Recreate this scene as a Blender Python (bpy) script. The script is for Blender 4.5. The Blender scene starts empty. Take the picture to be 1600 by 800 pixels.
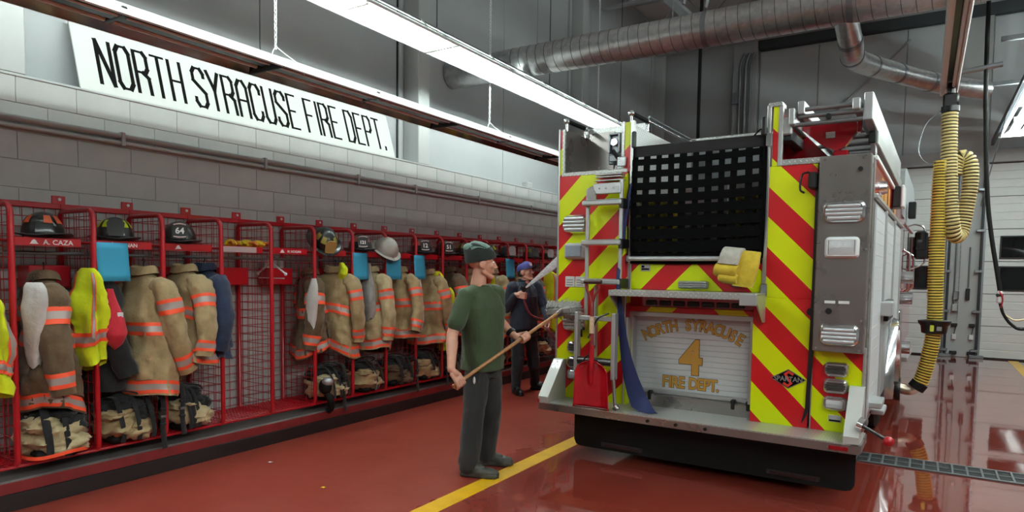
import bpy, bmesh, math, random
from mathutils import Vector, Matrix, noise
from math import sin, cos, pi, radians, sqrt

scene = bpy.context.scene
COL = scene.collection
random.seed(7)

# ---------------------------------------------------------------- camera
cam_data = bpy.data.cameras.new('camera')
cam_data.sensor_width = 36.0
cam_data.lens = 1034.8 / 1600 * 36.0
cam_data.shift_y = 85.7 / 1600
cam_data.clip_start = 0.05
cam_data.clip_end = 200
cam = bpy.data.objects.new('camera', cam_data)
COL.objects.link(cam)
_yaw, _pitch, _roll = radians(31.847), radians(-3.476), radians(0.746)
_F = Vector((-sin(_yaw) * cos(_pitch), cos(_yaw) * cos(_pitch), sin(_pitch)))
_r = _F.cross(Vector((0, 0, 1))).normalized()
_u = _r.cross(_F)
_R = _r * cos(_roll) + _u * sin(_roll)
_U = -_r * sin(_roll) + _u * cos(_roll)
_m = Matrix((_R, _U, -_F)).transposed().to_4x4()
_m.translation = Vector((0, 0, 1.62))
cam.matrix_world = _m
scene.camera = cam

# ---------------------------------------------------------------- world, exposure
world = bpy.data.worlds.new('world')
world.use_nodes = True
world.node_tree.nodes['Background'].inputs[0].default_value = (0.75, 0.85, 1.0, 1)
world.node_tree.nodes['Background'].inputs[1].default_value = 0.02
scene.world = world
scene.view_settings.view_transform = 'Standard'
scene.view_settings.look = 'None'
scene.view_settings.exposure = 0.1
scene.view_settings.gamma = 1.0
scene.view_settings.use_curve_mapping = False
TUBE = 58.0            # radiance of the fluorescent tubes
try:
    scene.cycles.max_bounces = 8
    scene.cycles.diffuse_bounces = 4
    scene.cycles.glossy_bounces = 4
    scene.cycles.transparent_max_bounces = 16
    scene.cycles.caustics_reflective = False
    scene.cycles.caustics_refractive = False
    scene.cycles.sample_clamp_indirect = 6.0
except Exception:
    pass

# ---------------------------------------------------------------- materials
def lin(h):
    h = h.lstrip('#')
    out = []
    for i in (0, 2, 4):
        c = int(h[i:i + 2], 16) / 255.0
        out.append(c / 12.92 if c <= 0.04045 else ((c + 0.055) / 1.055) ** 2.4)
    return tuple(out) + (1.0,)

class NT:
    """tiny node helper"""
    def __init__(s, m):
        m.use_nodes = True
        s.t = m.node_tree
        s.b = s.t.nodes['Principled BSDF']
        s.out = s.t.nodes['Material Output']
    def n(s, kind, **kw):
        x = s.t.nodes.new(kind)
        for k, v in kw.items():
            if k.startswith('i_'):
                x.inputs[int(k[2:])].default_value = v
            else:
                setattr(x, k, v)
        return x
    def l(s, a, b):
        s.t.links.new(a, b)
    def math(s, op, a, b=None, clamp=False):
        x = s.t.nodes.new('ShaderNodeMath')
        x.operation = op
        x.use_clamp = clamp
        for i, v in enumerate((a, b)):
            if v is None:
                continue
            if isinstance(v, (int, float)):
                x.inputs[i].default_value = v
            else:
                s.l(v, x.inputs[i])
        return x.outputs[0]
    def ramp(s, fac, stops):
        r = s.t.nodes.new('ShaderNodeValToRGB')
        el = r.color_ramp.elements
        while len(el) < len(stops):
            el.new(0.5)
        for e, (p, c) in zip(el, stops):
            e.position = p
            e.color = c if len(c) == 4 else tuple(c) + (1,)
        s.l(fac, r.inputs[0])
        return r.outputs[0]
    def mix(s, fac, a, b):
        x = s.t.nodes.new('ShaderNodeMix')
        x.data_type = 'RGBA'
        for i, v in ((0, fac), (6, a), (7, b)):
            if isinstance(v, (tuple, list)) or isinstance(v, (int, float)):
                x.inputs[i].default_value = v
            else:
                s.l(v, x.inputs[i])
        return x.outputs[2]
    def noise(s, scale, detail=4, rough=0.55, vec=None):
        x = s.t.nodes.new('ShaderNodeTexNoise')
        x.inputs['Scale'].default_value = scale
        x.inputs['Detail'].default_value = detail
        x.inputs['Roughness'].default_value = rough
        s.l(vec if vec is not None else s.obj(), x.inputs['Vector'])
        return x.outputs[0]
    def obj(s):
        if not hasattr(s, '_tc'):
            s._tc = s.t.nodes.new('ShaderNodeTexCoord')
        return s._tc.outputs['Object']
    def xyz(s):
        if not hasattr(s, '_sep'):
            s._sep = s.t.nodes.new('ShaderNodeSeparateXYZ')
            s.l(s.obj(), s._sep.inputs[0])
        return s._sep.outputs
    def bump(s, height, strength, dist=0.01):
        x = s.t.nodes.new('ShaderNodeBump')
        x.inputs['Strength'].default_value = strength
        x.inputs['Distance'].default_value = dist
        s.l(height, x.inputs['Height'])
        s.l(x.outputs[0], s.b.inputs['Normal'])

MATS = {}
def M(name, col='888888', rough=0.5, metal=0.0, var=0.0, vs=6.0, bump=0.0, bs=60.0, bd=0.01, spec=None, coat=0.0, emit=None, es=1.0, rvar=0.0, sheen=0.0):
    if name in MATS:
        return MATS[name]
    m = bpy.data.materials.new(name)
    t = NT(m)
    c = lin(col)
    t.b.inputs['Base Color'].default_value = c
    t.b.inputs['Roughness'].default_value = rough
    t.b.inputs['Metallic'].default_value = metal
    if spec is not None:
        t.b.inputs['Specular IOR Level'].default_value = spec
    if coat:
        t.b.inputs['Coat Weight'].default_value = coat
        t.b.inputs['Coat Roughness'].default_value = 0.06
    if sheen:
        t.b.inputs['Sheen Weight'].default_value = sheen
    if var or rvar:
        f = t.noise(vs)
        if var:
            a = tuple(x * (1 - var) for x in c[:3]) + (1,)
            b = tuple(min(1, x * (1 + var)) for x in c[:3]) + (1,)
            t.l(t.ramp(f, [(0.3, a), (0.7, b)]), t.b.inputs['Base Color'])
        if rvar:
            r = t.n('ShaderNodeMapRange')
            r.inputs[1].default_value = 0.3; r.inputs[2].default_value = 0.7
            r.inputs[3].default_value = max(0.02, rough - rvar); r.inputs[4].default_value = min(1, rough + rvar)
            t.l(f, r.inputs[0]); t.l(r.outputs[0], t.b.inputs['Roughness'])
    if bump:
        t.bump(t.noise(bs, 3), bump, bd)
    if emit:
        t.b.inputs['Emission Color'].default_value = lin(emit)
        t.b.inputs['Emission Strength'].default_value = es
    MATS[name] = m
    return m

def tread(axes):
    """bright aluminium tread plate; raised lozenges in the plane given by AXES"""
    key = 'tread_plate_' + axes
    if key in MATS:
        return MATS[key]
    m = bpy.data.materials.new(key)
    t = NT(m)
    o = t.xyz()
    a, b = o['XYZ'.index(axes[0].upper())], o['XYZ'.index(axes[1].upper())]
    S = 1 / 0.028
    u = t.math('MULTIPLY', t.math('ADD', a, b), S * 0.7071)
    v = t.math('MULTIPLY', t.math('SUBTRACT', a, b), S * 0.7071)
    fu = t.math('SUBTRACT', t.math('FRACT', u), 0.5)
    fv = t.math('SUBTRACT', t.math('FRACT', v), 0.5)
    par = t.math('MODULO', t.math('ABSOLUTE', t.math('ADD', t.math('FLOOR', u), t.math('FLOOR', v))), 2.0)
    def loz(x, y):
        return t.math('ADD', t.math('DIVIDE', t.math('ABSOLUTE', x), 0.52), t.math('DIVIDE', t.math('ABSOLUTE', y), 0.17))
    d = t.math('ADD', t.math('MULTIPLY', loz(fu, fv), par), t.math('MULTIPLY', loz(fv, fu), t.math('SUBTRACT', 1.0, par)))
    h = t.math('SUBTRACT', 1.0, d, clamp=True)
    h2 = t.math('MINIMUM', t.math('MULTIPLY', h, 2.2), 1.0)
    t.bump(h2, 1.0, 0.006)
    t.b.inputs['Metallic'].default_value = 0.55
    t.b.inputs['Roughness'].default_value = 0.3
    t.l(t.mix(h2, (0.50, 0.51, 0.50, 1), (0.85, 0.86, 0.85, 1)), t.b.inputs['Base Color'])
    MATS[key] = m
    return m

def chevron_mat():
    m = bpy.data.materials.new('chevron_tape')
    t = NT(m)
    o = t.xyz()
    u = t.math('ADD', o[2], t.math('ABSOLUTE', o[0]))
    f = t.math('FRACT', t.math('DIVIDE', t.math('SUBTRACT', u, 2.612 - 0.45 * 20), 0.45))
    red = t.math('LESS_THAN', f, 0.49)
    n = t.noise(9, 3)
    c = t.mix(red, lin('d9ea00'), lin('c4131c'))
    t.l(c, t.b.inputs['Base Color'])
    t.b.inputs['Roughness'].default_value = 0.32
    t.bump(t.noise(900, 1), 0.05, 0.001)
    return m

def spiral_mat():
    m = bpy.data.materials.new('galvanised_sheet')
    t = NT(m)
    v = t.t.nodes.new('ShaderNodeTexVoronoi')
    v.inputs['Scale'].default_value = 22
    t.l(t.obj(), v.inputs['Vector'])
    t.l(t.ramp(v.outputs['Color'], [(0.0, (0.40, 0.40, 0.40)), (1.0, (0.56, 0.56, 0.56))]), t.b.inputs['Base Color'])
    t.b.inputs['Metallic'].default_value = 0.9
    t.b.inputs['Roughness'].default_value = 0.36
    return m

def floor_mat():
    m = bpy.data.materials.new('red_epoxy_floor')
    t = NT(m)
    big = t.noise(0.55, 5, 0.6)
    mid = t.noise(2.3, 6, 0.65)
    fine = t.noise(14, 5, 0.7)
    c = t.ramp(mid, [(0.25, lin('73291f')), (0.5, lin('803227')), (0.75, lin('8a3f33'))])
    c2 = t.mix(t.math('MULTIPLY', t.ramp(fine, [(0.5, (0, 0, 0)), (0.85, (1, 1, 1))]), 0.22), c, lin('9c5244'))
    t.l(c2, t.b.inputs['Base Color'])
    # wet film: mirror-like where the hose water pooled, matter where it dried
    o = t.xyz()
    wetx = t.math('ADD', t.math('MULTIPLY', t.math('ADD', o[0], 3.1), 0.75), t.math('MULTIPLY', t.math('SUBTRACT', big, 0.5), 2.6))
    wet = t.math('ADD', wetx, t.math('MULTIPLY', t.math('SUBTRACT', mid, 0.5), 0.7), clamp=True)
    r = t.n('ShaderNodeMapRange')
    r.inputs[1].default_value = 0.0; r.inputs[2].default_value = 1.0
    r.inputs[3].default_value = 0.33; r.inputs[4].default_value = 0.05
    t.l(wet, r.inputs[0]); t.l(r.outputs[0], t.b.inputs['Roughness'])
    t.b.inputs['Specular IOR Level'].default_value = 0.5
    t.l(t.math('MULTIPLY', wet, 0.8), t.b.inputs['Coat Weight'])
    t.b.inputs['Coat Roughness'].default_value = 0.03
    sc = t.t.nodes.new('ShaderNodeVectorMath'); sc.operation = 'MULTIPLY'
    sc.inputs[1].default_value = (1.0, 0.6, 1.0)
    t.l(t.obj(), sc.inputs[0])
    h = t.noise(6.5, 3, 0.5, sc.outputs[0])
    t.bump(h, 0.11, 0.012)
    return m

def cmu_mat():
    m = bpy.data.materials.new('painted_block')
    t = NT(m)
    n = t.noise(3.0, 4)
    t.l(t.ramp(n, [(0.3, lin('a6a8a6')), (0.7, lin('b2b4b2'))]), t.b.inputs['Base Color'])
    t.b.inputs['Roughness'].default_value = 0.5
    t.bump(t.noise(160, 3), 0.2, 0.004)
    return m

def wood_mat():
    m = bpy.data.materials.new('wood_pole')
    t = NT(m)
    t.l(t.ramp(t.noise(30, 5), [(0.3, lin('8a5a34')), (0.7, lin('b58457'))]), t.b.inputs['Base Color'])
    t.b.inputs['Roughness'].default_value = 0.45
    return m

def cloth_mat(name, c1, c2, bump=0.5, scale=9.0, rough=0.85, weave=420):
    if name in MATS:
        return MATS[name]
    m = bpy.data.materials.new(name)
    t = NT(m)
    n = t.noise(scale, 5, 0.6)
    t.l(t.ramp(n, [(0.3, lin(c1)), (0.72, lin(c2))]), t.b.inputs['Base Color'])
    t.b.inputs['Roughness'].default_value = rough
    t.b.inputs['Sheen Weight'].default_value = 0.15
    w = t.noise(weave, 1)
    wr = t.noise(26, 4, 0.6)
    t.bump(t.math('ADD', t.math('MULTIPLY', w, 0.06), wr), bump, 0.012)
    MATS[name] = m
    return m

def spray_mat():
    m = bpy.data.materials.new('water_spray')
    t = NT(m)
    sc = t.t.nodes.new('ShaderNodeVectorMath'); sc.operation = 'MULTIPLY'
    sc.inputs[1].default_value = (3.0, 3.0, 16.0)
    t.l(t.obj(), sc.inputs[0])
    n = t.noise(5, 5, 0.7, sc.outputs[0])
    tr = t.n('ShaderNodeBsdfTransparent')
    df = t.n('ShaderNodeBsdfTranslucent'); df.inputs[0].default_value = (0.9, 0.93, 0.95, 1)
    dg = t.n('ShaderNodeBsdfDiffuse'); dg.inputs[0].default_value = (0.9, 0.93, 0.95, 1)
    add = t.n('ShaderNodeMixShader'); add.inputs[0].default_value = 0.5
    t.l(df.outputs[0], add.inputs[1]); t.l(dg.outputs[0], add.inputs[2])
    mx = t.n('ShaderNodeMixShader')
    t.l(t.ramp(n, [(0.3, (0.18, 0.18, 0.18)), (0.75, (0.7, 0.7, 0.7))]), mx.inputs[0])
    t.l(tr.outputs[0], mx.inputs[1]); t.l(add.outputs[0], mx.inputs[2])
    t.l(mx.outputs[0], t.out.inputs[0])
    return m

MAT_FLOOR = floor_mat(); MAT_CMU = cmu_mat(); MAT_CHEV = chevron_mat(); MAT_DUCT = spiral_mat(); MAT_WOOD = wood_mat()
MAT_SPRAY = spray_mat()
GREYWALL = M('grey_wall_panel', 'a2a6a7', 0.55, var=0.05, vs=1.5)
GREYPAINT = M('light_grey_paint', 'a9acab', 0.45, var=0.04, vs=2)
DARKGREY = M('dark_wall_panel', 'bcc3c5', 0.55, var=0.06, vs=1.2)
DOORGREY = M('door_enamel', 'd6dad8', 0.38, var=0.03, vs=3)
BLACK = M('black_plastic', '0c0c0d', 0.42)
RUBBER = M('black_rubber', '060606', 0.65, spec=0.3)
CHROME = M('chrome', 'd4d6d8', 0.16, 0.95)
ALU = M('brushed_aluminium', 'bdbfc0', 0.36, 0.6, rvar=0.08, vs=30)
STEEL = M('brushed_steel', '98928f', 0.3, 0.85, rvar=0.06, vs=5)
GALV = M('galvanised_steel', '8b8f92', 0.4, 0.9)
TRIMMET = M('satin_trim', 'c8c8c6', 0.33, 0.8)
WHITE = M('white_enamel', 'e6e7e5', 0.4)
WHITEPL = M('white_plastic', 'd8dadb', 0.35)
RED = M('rack_red', 'b3121f', 0.28, coat=0.4)
TRUCKRED = M('truck_red', 'a50f1e', 0.18, coat=0.8)
DARKSTEEL = M('dark_steel', '2b2d30', 0.5, 0.4)
YELLOWLINE = M('yellow_floor_paint', 'e0ac12', 0.4, var=0.1, vs=8, coat=0.3)
TAN = cloth_mat('tan_turnout_cloth', '8f7a55', 'b39d74')
TAN2 = cloth_mat('pale_tan_cloth', 'a3926c', 'c6b58d')
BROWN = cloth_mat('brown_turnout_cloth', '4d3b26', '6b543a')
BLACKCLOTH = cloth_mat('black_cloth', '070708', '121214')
GREYCLOTH = cloth_mat('grey_cloth', '85837f', 'a7a5a2')
WHITECLOTH = cloth_mat('white_knit', 'bdbab6', 'd8d5d2')
NAVY = cloth_mat('navy_cloth', '121c33', '1c2c4c')
LIME = cloth_mat('lime_vest_cloth', 'c2d000', 'e0ea10', 0.3)
REDCLOTH = cloth_mat('red_bag_cloth', 'a00c20', 'c41a30', 0.3)
OLIVE = cloth_mat('olive_shirt', '2c3b22', '36482b', 0.35, 4.0)
CHARCOAL = cloth_mat('charcoal_trousers', '171718', '222224', 0.3, 4.0)
NAVYJ = cloth_mat('navy_jacket', '141b2a', '1f293c', 0.35, 4.0)
ORANGE = M('fluorescent_orange_trim', 'ff5a34', 0.6)
SILVER = M('reflective_silver_trim', 'a89a94', 0.45, 0.2)
SKIN = M('skin', 'c08a74', 0.5, var=0.08, vs=14, bump=0.1, bs=90, bd=0.004)
BLUEPAPER = M('blue_paper', '38a2c8', 0.7)
GLASSDARK = M('dark_window_glass', '0a0c0e', 0.05, 0.0, spec=0.7)
BLUESTRAP = M('blue_strap', '152150', 0.7, bump=0.2, bs=200)
GOLD = M('gold_leaf_lettering', 'c99a45', 0.38, 0.25)
BLACKINK = M('black_ink', '070707', 0.9, spec=0.1)
WHITEINK = M('white_ink', 'e8e8e8', 0.6)
LENS = M('clear_lens', 'c9ced2', 0.16, 0.35, bump=0.6, bs=160, bd=0.006)
REDSCOOP = M('red_scoop_plastic', 'a80d1c', 0.25, var=0.15, vs=12, coat=0.3)
TUBEON = M('lit_tube', 'ffffff', 0.5, emit='f0fffb', es=TUBE)
TUBEOFF = M('unlit_tube', 'd7d9da', 0.3)
REFL = M('specular_reflector', '9a9794', 0.12, 1.0)
REFLW = M('white_reflector', 'e9eae8', 0.35)

# ---------------------------------------------------------------- mesh building
class MB:
    def __init__(s):
        s.v, s.f, s.mi = [], [], []
        s.cur = 0
    def add(s, vs, fs, T=None):
        k = len(s.v)
        for p in vs:
            p = Vector(p)
            s.v.append(T @ p if T is not None else p)
        for f in fs:
            s.f.append([i + k for i in f]); s.mi.append(s.cur)
        return s
    def box(s, x0, x1, y0, y1, z0, z1, T=None):
        vs = [(x, y, z) for x in (x0, x1) for y in (y0, y1) for z in (z0, z1)]
        return s.add(vs, [(0, 1, 3, 2), (4, 6, 7, 5), (0, 4, 5, 1), (2, 3, 7, 6), (0, 2, 6, 4), (1, 5, 7, 3)], T)
    def rbox(s, x0, x1, y0, y1, z0, z1, c=0.005, T=None):
        """box with chamfered edges"""
        lo, hi = (x0, y0, z0), (x1, y1, z1)
        c = min(c, 0.49 * min(abs(x1 - x0), abs(y1 - y0), abs(z1 - z0)))
        vs, idx = [], {}
        for sx in (0, 1):
            for sy in (0, 1):
                for sz in (0, 1):
                    sg = (sx, sy, sz)
                    for ax in range(3):
                        p = []
                        for k in range(3):
                            base = hi[k] if sg[k] else lo[k]
                            p.append(base if k == ax else base - c * (1 if sg[k] else -1))
                        idx[(sg, ax)] = len(vs); vs.append(p)
        fs = []
        for ax in range(3):
            o1, o2 = [k for k in range(3) if k != ax]
            for sd in (0, 1):
                q = []
                for a, b in ((0, 0), (1, 0), (1, 1), (0, 1)):
                    sg = [0, 0, 0]; sg[ax] = sd; sg[o1] = a; sg[o2] = b
                    q.append(idx[(tuple(sg), ax)])
                if (sd == 1) != (ax != 1):
                    q.reverse()
                fs.append(q)
        for ax in range(3):           # edges along ax
            o1, o2 = [k for k in range(3) if k != ax]
            for a in (0, 1):
                for b in (0, 1):
                    sg0 = [0, 0, 0]; sg0[o1] = a; sg0[o2] = b; sg1 = list(sg0); sg1[ax] = 1
                    q = [idx[(tuple(sg0), o1)], idx[(tuple(sg0), o2)], idx[(tuple(sg1), o2)], idx[(tuple(sg1), o1)]]
                    fs.append(q)
        for sx in (0, 1):
            for sy in (0, 1):
                for sz in (0, 1):
                    fs.append([idx[((sx, sy, sz), k)] for k in range(3)])
        return s.add(vs, fs, T)
    def tube(s, pts, r, n=10, closed=False, caps=True, flat=None):
        """round bar along PTS; r number or list; flat=(a,b) half sizes of a flat strap section"""
        pts = [Vector(p) for p in pts]
        N = len(pts)
        rs = r if isinstance(r, (list, tuple)) else [r] * N
        rings, up = [], None
        for i in range(N):
            if closed:
                d = pts[(i + 1) % N] - pts[i - 1]
            else:
                d = pts[min(i + 1, N - 1)] - pts[max(i - 1, 0)]
            if d.length < 1e-9:
                d = Vector((0, 0, 1))
            d.normalize()
            if up is None:
                up = Vector((0, 0, 1)) if abs(d.z) < 0.9 else Vector((1, 0, 0))
            a = d.cross(up)
            if a.length < 1e-4:
                a = d.cross(Vector((0, 1, 0)))
            a.normalize()
            b = a.cross(d).normalized()
            up = b
            ra, rb = (rs[i], rs[i]) if flat is None else flat
            rings.append([pts[i] + a * (ra * cos(2 * pi * k / n)) + b * (rb * sin(2 * pi * k / n)) for k in range(n)])
        return s.loft(rings, caps and not closed, closed)
    def loft(s, rings, caps=True, closed=False, ring_closed=True):
        n = len(rings[0]); vs = [p for r in rings for p in r]; fs = []
        R = len(rings)
        for i in range(R if closed else R - 1):
            j = (i + 1) % R
            for k in range(n if ring_closed else n - 1):
                l = (k + 1) % n
                fs.append((i * n + k, i * n + l, j * n + l, j * n + k))
        if caps:
            fs.append(tuple(range(n - 1, -1, -1))); fs.append(tuple((R - 1) * n + k for k in range(n)))
        return s.add(vs, fs)
    def cyl(s, p0, p1, r0, r1=None, n=14, caps=True):
        return s.tube([p0, p1], [r0, r0 if r1 is None else r1], n, caps=caps)
    def lathe(s, prof, n=20, T=None):
        """profile of (r, z) turned about z"""
        vs, fs = [], []
        for r, z in prof:
            for k in range(n):
                a = 2 * pi * k / n
                vs.append((r * cos(a), r * sin(a), z))
        for i in range(len(prof) - 1):
            for k in range(n):
                l = (k + 1) % n
                fs.append((i * n + k, i * n + l, (i + 1) * n + l, (i + 1) * n + k))
        if prof[0][0] > 1e-5:
            fs.append(tuple(range(n - 1, -1, -1)))
        if prof[-1][0] > 1e-5:
            fs.append(tuple((len(prof) - 1) * n + k for k in range(n)))
        return s.add(vs, fs, T)
    def prism(s, poly, axis, a, b, T=None):
        """POLY: 2-D outline; extruded along axis 0/1/2 from a to b (outline in the two other axes, in order)"""
        def P(u, v, w):
            return {0: (w, u, v), 1: (u, w, v), 2: (u, v, w)}[axis]
        n = len(poly)
        vs = [P(u, v, a) for u, v in poly] + [P(u, v, b) for u, v in poly]
        fs = [tuple(range(n - 1, -1, -1)), tuple(range(n, 2 * n))]
        for i in range(n):
            j = (i + 1) % n
            fs.append((i, j, n + j, n + i))
        return s.add(vs, fs, T)
    def ball(s, c, r, nu=14, nv=9, T=None):
        rx, ry, rz = r if isinstance(r, (tuple, list)) else (r, r, r)
        vs = [(c[0], c[1], c[2] - rz)]
        for i in range(1, nv):
            t = pi * i / nv - pi / 2
            for k in range(nu):
                a = 2 * pi * k / nu
                vs.append((c[0] + rx * cos(t) * cos(a), c[1] + ry * cos(t) * sin(a), c[2] + rz * sin(t)))
        vs.append((c[0], c[1], c[2] + rz))
        fs = []
        for k in range(nu):
            fs.append((0, 1 + (k + 1) % nu, 1 + k))
            for i in range(nv - 2):
                a, b = 1 + i * nu, 1 + (i + 1) * nu
                fs.append((a + k, a + (k + 1) % nu, b + (k + 1) % nu, b + k))
            b = 1 + (nv - 2) * nu
            fs.append((b + k, b + (k + 1) % nu, len(vs) - 1))
        return s.add(vs, fs, T)
    def grid(s, fn, nu, nv, T=None):
        vs = [fn(i / nu, j / nv) for j in range(nv + 1) for i in range(nu + 1)]
        fs = [(j * (nu + 1) + i, j * (nu + 1) + i + 1, (j + 1) * (nu + 1) + i + 1, (j + 1) * (nu + 1) + i) for j in range(nv) for i in range(nu)]
        return s.add(vs, fs, T)
    def mesh(s, name, mat, org=None, smooth=None, fix=True):
        me = bpy.data.meshes.new(name)
        o = org or Vector((0, 0, 0))
        me.from_pydata([tuple(p - o) for p in s.v], [], s.f)
        for x in (mat if isinstance(mat, (list, tuple)) else [mat]):
            me.materials.append(x)
        if len(me.materials) > 1:
            me.polygons.foreach_set('material_index', s.mi)
        if fix:
            bm = bmesh.new(); bm.from_mesh(me)
            bmesh.ops.recalc_face_normals(bm, faces=bm.faces)
            bm.to_mesh(me); bm.free()
        if smooth is not None:
            me.polygons.foreach_set('use_smooth', [True] * len(me.polygons))
            if smooth < 170:
                me.set_sharp_from_angle(angle=radians(smooth))
        me.update()
        return me
    def build(s, name, mat, parent=None, smooth=None, kind=None, label=None, fix=True):
        org = ORG.get(parent.name, Vector((0, 0, 0))) if parent is not None else None
        me = s.mesh(name, mat, org, smooth, fix)
        return place(name, me, parent, kind, label)

ORG = {}
def place(name, me, parent=None, kind=None, label=None, loc=None):
    o = bpy.data.objects.new(name, me)
    COL.objects.link(o)
    if parent is not None:
        o.parent = parent
        ORG[o.name] = ORG.get(parent.name, Vector((0, 0, 0)))
    else:
        ORG[o.name] = Vector((0, 0, 0))
    if loc is not None:
        o.location = loc
    if kind:
        o['kind'] = kind
    if label:
        o['label'] = label
    return o

def thing(name, label, cat, loc=(0, 0, 0), group=None, local=False, rotz=0.0, kind=None):
    """Empty at the thing's base; parts are given in world coordinates unless local"""
    o = bpy.data.objects.new(name, None)
    COL.objects.link(o)
    o.empty_display_size = 0.1
    o.location = loc
    o.rotation_euler = (0, 0, rotz)
    ORG[o.name] = Vector((0, 0, 0)) if local else Vector(loc)
    if label:
        o['label'] = label
    if cat:
        o['category'] = cat
    if group:
        o['group'] = group
    if kind:
        o['kind'] = kind
    return o

def tag(o, label, cat, group=None, kind=None):
    o['label'] = label; o['category'] = cat
    if group: o['group'] = group
    if kind: o['kind'] = kind
    return o

def dup(root, loc, rotz=None, label=None):
    r = root.copy(); COL.objects.link(r)
    r.location = loc
    if rotz is not None:
        r.rotation_euler = (0, 0, rotz)
    if label:
        r['label'] = label
    ORG[r.name] = Vector((0, 0, 0))
    for ch in root.children:
        c = ch.copy(); COL.objects.link(c); c.parent = r; ORG[c.name] = Vector((0, 0, 0))
        for g in ch.children:
            d = g.copy(); COL.objects.link(d); d.parent = c
    return r

def arc(c, r, a0, a1, n, plane='xz'):
    out = []
    for i in range(n + 1):
        a = a0 + (a1 - a0) * i / n
        u, v = r * cos(a), r * sin(a)
        out.append({'xz': (c[0] + u, c[1], c[2] + v), 'yz': (c[0], c[1] + u, c[2] + v), 'xy': (c[0] + u, c[1] + v, c[2])}[plane])
    return out

def spline(pts, k=8):
    """Catmull-Rom through PTS"""
    P = [Vector(p) for p in pts]
    P = [P[0] * 2 - P[1]] + P + [P[-1] * 2 - P[-2]]
    out = []
    for i in range(1, len(P) - 2):
        for j in range(k):
            t = j / k
            a, b, c, d = P[i - 1], P[i], P[i + 1], P[i + 2]
            out.append(0.5 * ((2 * b) + (c - a) * t + (2 * a - 5 * b + 4 * c - d) * t * t + (3 * b - 3 * c + d - a) * t ** 3))
    out.append(P[-2])
    return out

def text_mesh(txt, size, depth=0.002, sx=1.0, shear=0.0, offset=0.0, name='letter'):
    cu = bpy.data.curves.new(name, 'FONT')
    cu.body = txt; cu.size = size; cu.extrude = depth; cu.align_x = 'CENTER'; cu.offset = offset
    cu.resolution_u = 3; cu.shear = shear
    o = bpy.data.objects.new('tmp_text', cu)
    COL.objects.link(o)
    bpy.context.view_layer.update()
    me = bpy.data.meshes.new_from_object(o.evaluated_get(bpy.context.evaluated_depsgraph_get()))
    bpy.data.objects.remove(o); bpy.data.curves.remove(cu)
    for v in me.vertices:
        v.co.x *= sx
    return me

def put_text(txt, size, T, mat, parent, name='lettering', **kw):
    """text mesh whose x-y plane is moved by matrix T (world, or local to the thing)"""
    me = text_mesh(txt, size, name=name, **kw)
    org = ORG.get(parent.name, Vector((0, 0, 0)))
    me.transform(Matrix.Translation(-org) @ T)
    me.materials.clear(); me.materials.append(mat)
    return place(name, me, parent)

def frame_mat(o, x, y):
    """matrix with origin o, x axis x, y axis y"""
    x = Vector(x).normalized(); y = Vector(y); y = (y - x * y.dot(x)).normalized(); z = x.cross(y)
    m = Matrix((x, y, z)).transposed().to_4x4(); m.translation = Vector(o)
    return m
ords = ['first', 'second', 'third', 'fourth', 'fifth', 'sixth', 'seventh', 'eighth', 'ninth', 'tenth', 'eleventh', 'twelfth', 'thirteenth', 'fourteenth', 'fifteenth', 'sixteenth', 'seventeenth', 'eighteenth', 'nineteenth', 'twentieth']
# ================================================================ SETTING
XW, XU, YB = -5.55, -5.80, 16.1          # block face, upper wall face, back wall
XR, YF, ZC = 9.0, -7.0, 7.6              # far side, wall behind the camera, ceiling

m = MB(); m.box(XU - 0.1, XR, YF, YB + 0.1, -0.1, 0.0)
floor = m.build('floor', MAT_FLOOR, kind='structure')
m = MB(); m.box(XU - 0.1, XR, YF, YB + 0.1, ZC, ZC + 0.1)
m.build('ceiling', M('roof_deck_white', 'cfd2d2', 0.6), kind='structure')
m = MB(); m.box(XR, XR + 0.1, YF, YB, 0, ZC)
m.build('wall_right', GREYWALL, kind='structure')
m = MB(); m.box(XU, XR, YF - 0.1, YF, 0, ZC)
m.build('wall_front', GREYWALL, kind='structure')

# left wall: concrete block below, sheet panels above, boxed steel columns
m = MB(); m.box(XU - 0.12, XU - 0.03, YF, YB, 0, ZC)
wall_l = m.build('wall_left', M('mortar', 'a0a2a0', 0.6), kind='structure')
m = MB(); m.box(XU - 0.03, XW - 0.006, YF, YB, 0, 2.955)
m.build('block_core', M('mortar'), wall_l)
BH, BL = 0.2, 0.4
def block_mesh(l, h):
    b = MB(); b.rbox(-0.014, 0.0, 0.0015, l - 0.0015, 0.0015, h - 0.0015, 0.003)
    return b.mesh('block', MAT_CMU)
bm_full = block_mesh(BL, BH)
rest = MB(); nb = 0
for c in range(15):
    z = 2.97 - (c + 1) * BH
    y = 0.6 - (BL / 2 if c % 2 else 0)
    while y < YB - 0.05:
        if y + BL > YB: break
        vis = c < 6 and y < 13.5
        if vis and nb < 290:
            place('block', bm_full, wall_l, loc=(XW, y, z)); nb += 1
        elif z > -0.05:
            rest.rbox(XW - 0.014, XW, y + 0.0015, y + BL - 0.0015, max(z, 0) + 0.0015, z + BH - 0.0015, 0.003)
        y += BL
rest.build('blockwork', MAT_CMU, wall_l, kind='stuff')
m = MB(); m.rbox(XU - 0.03, XW + 0.006, YF, YB, 2.955, 2.975, 0.004)
m.build('ledge', GREYPAINT, wall_l)
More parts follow.
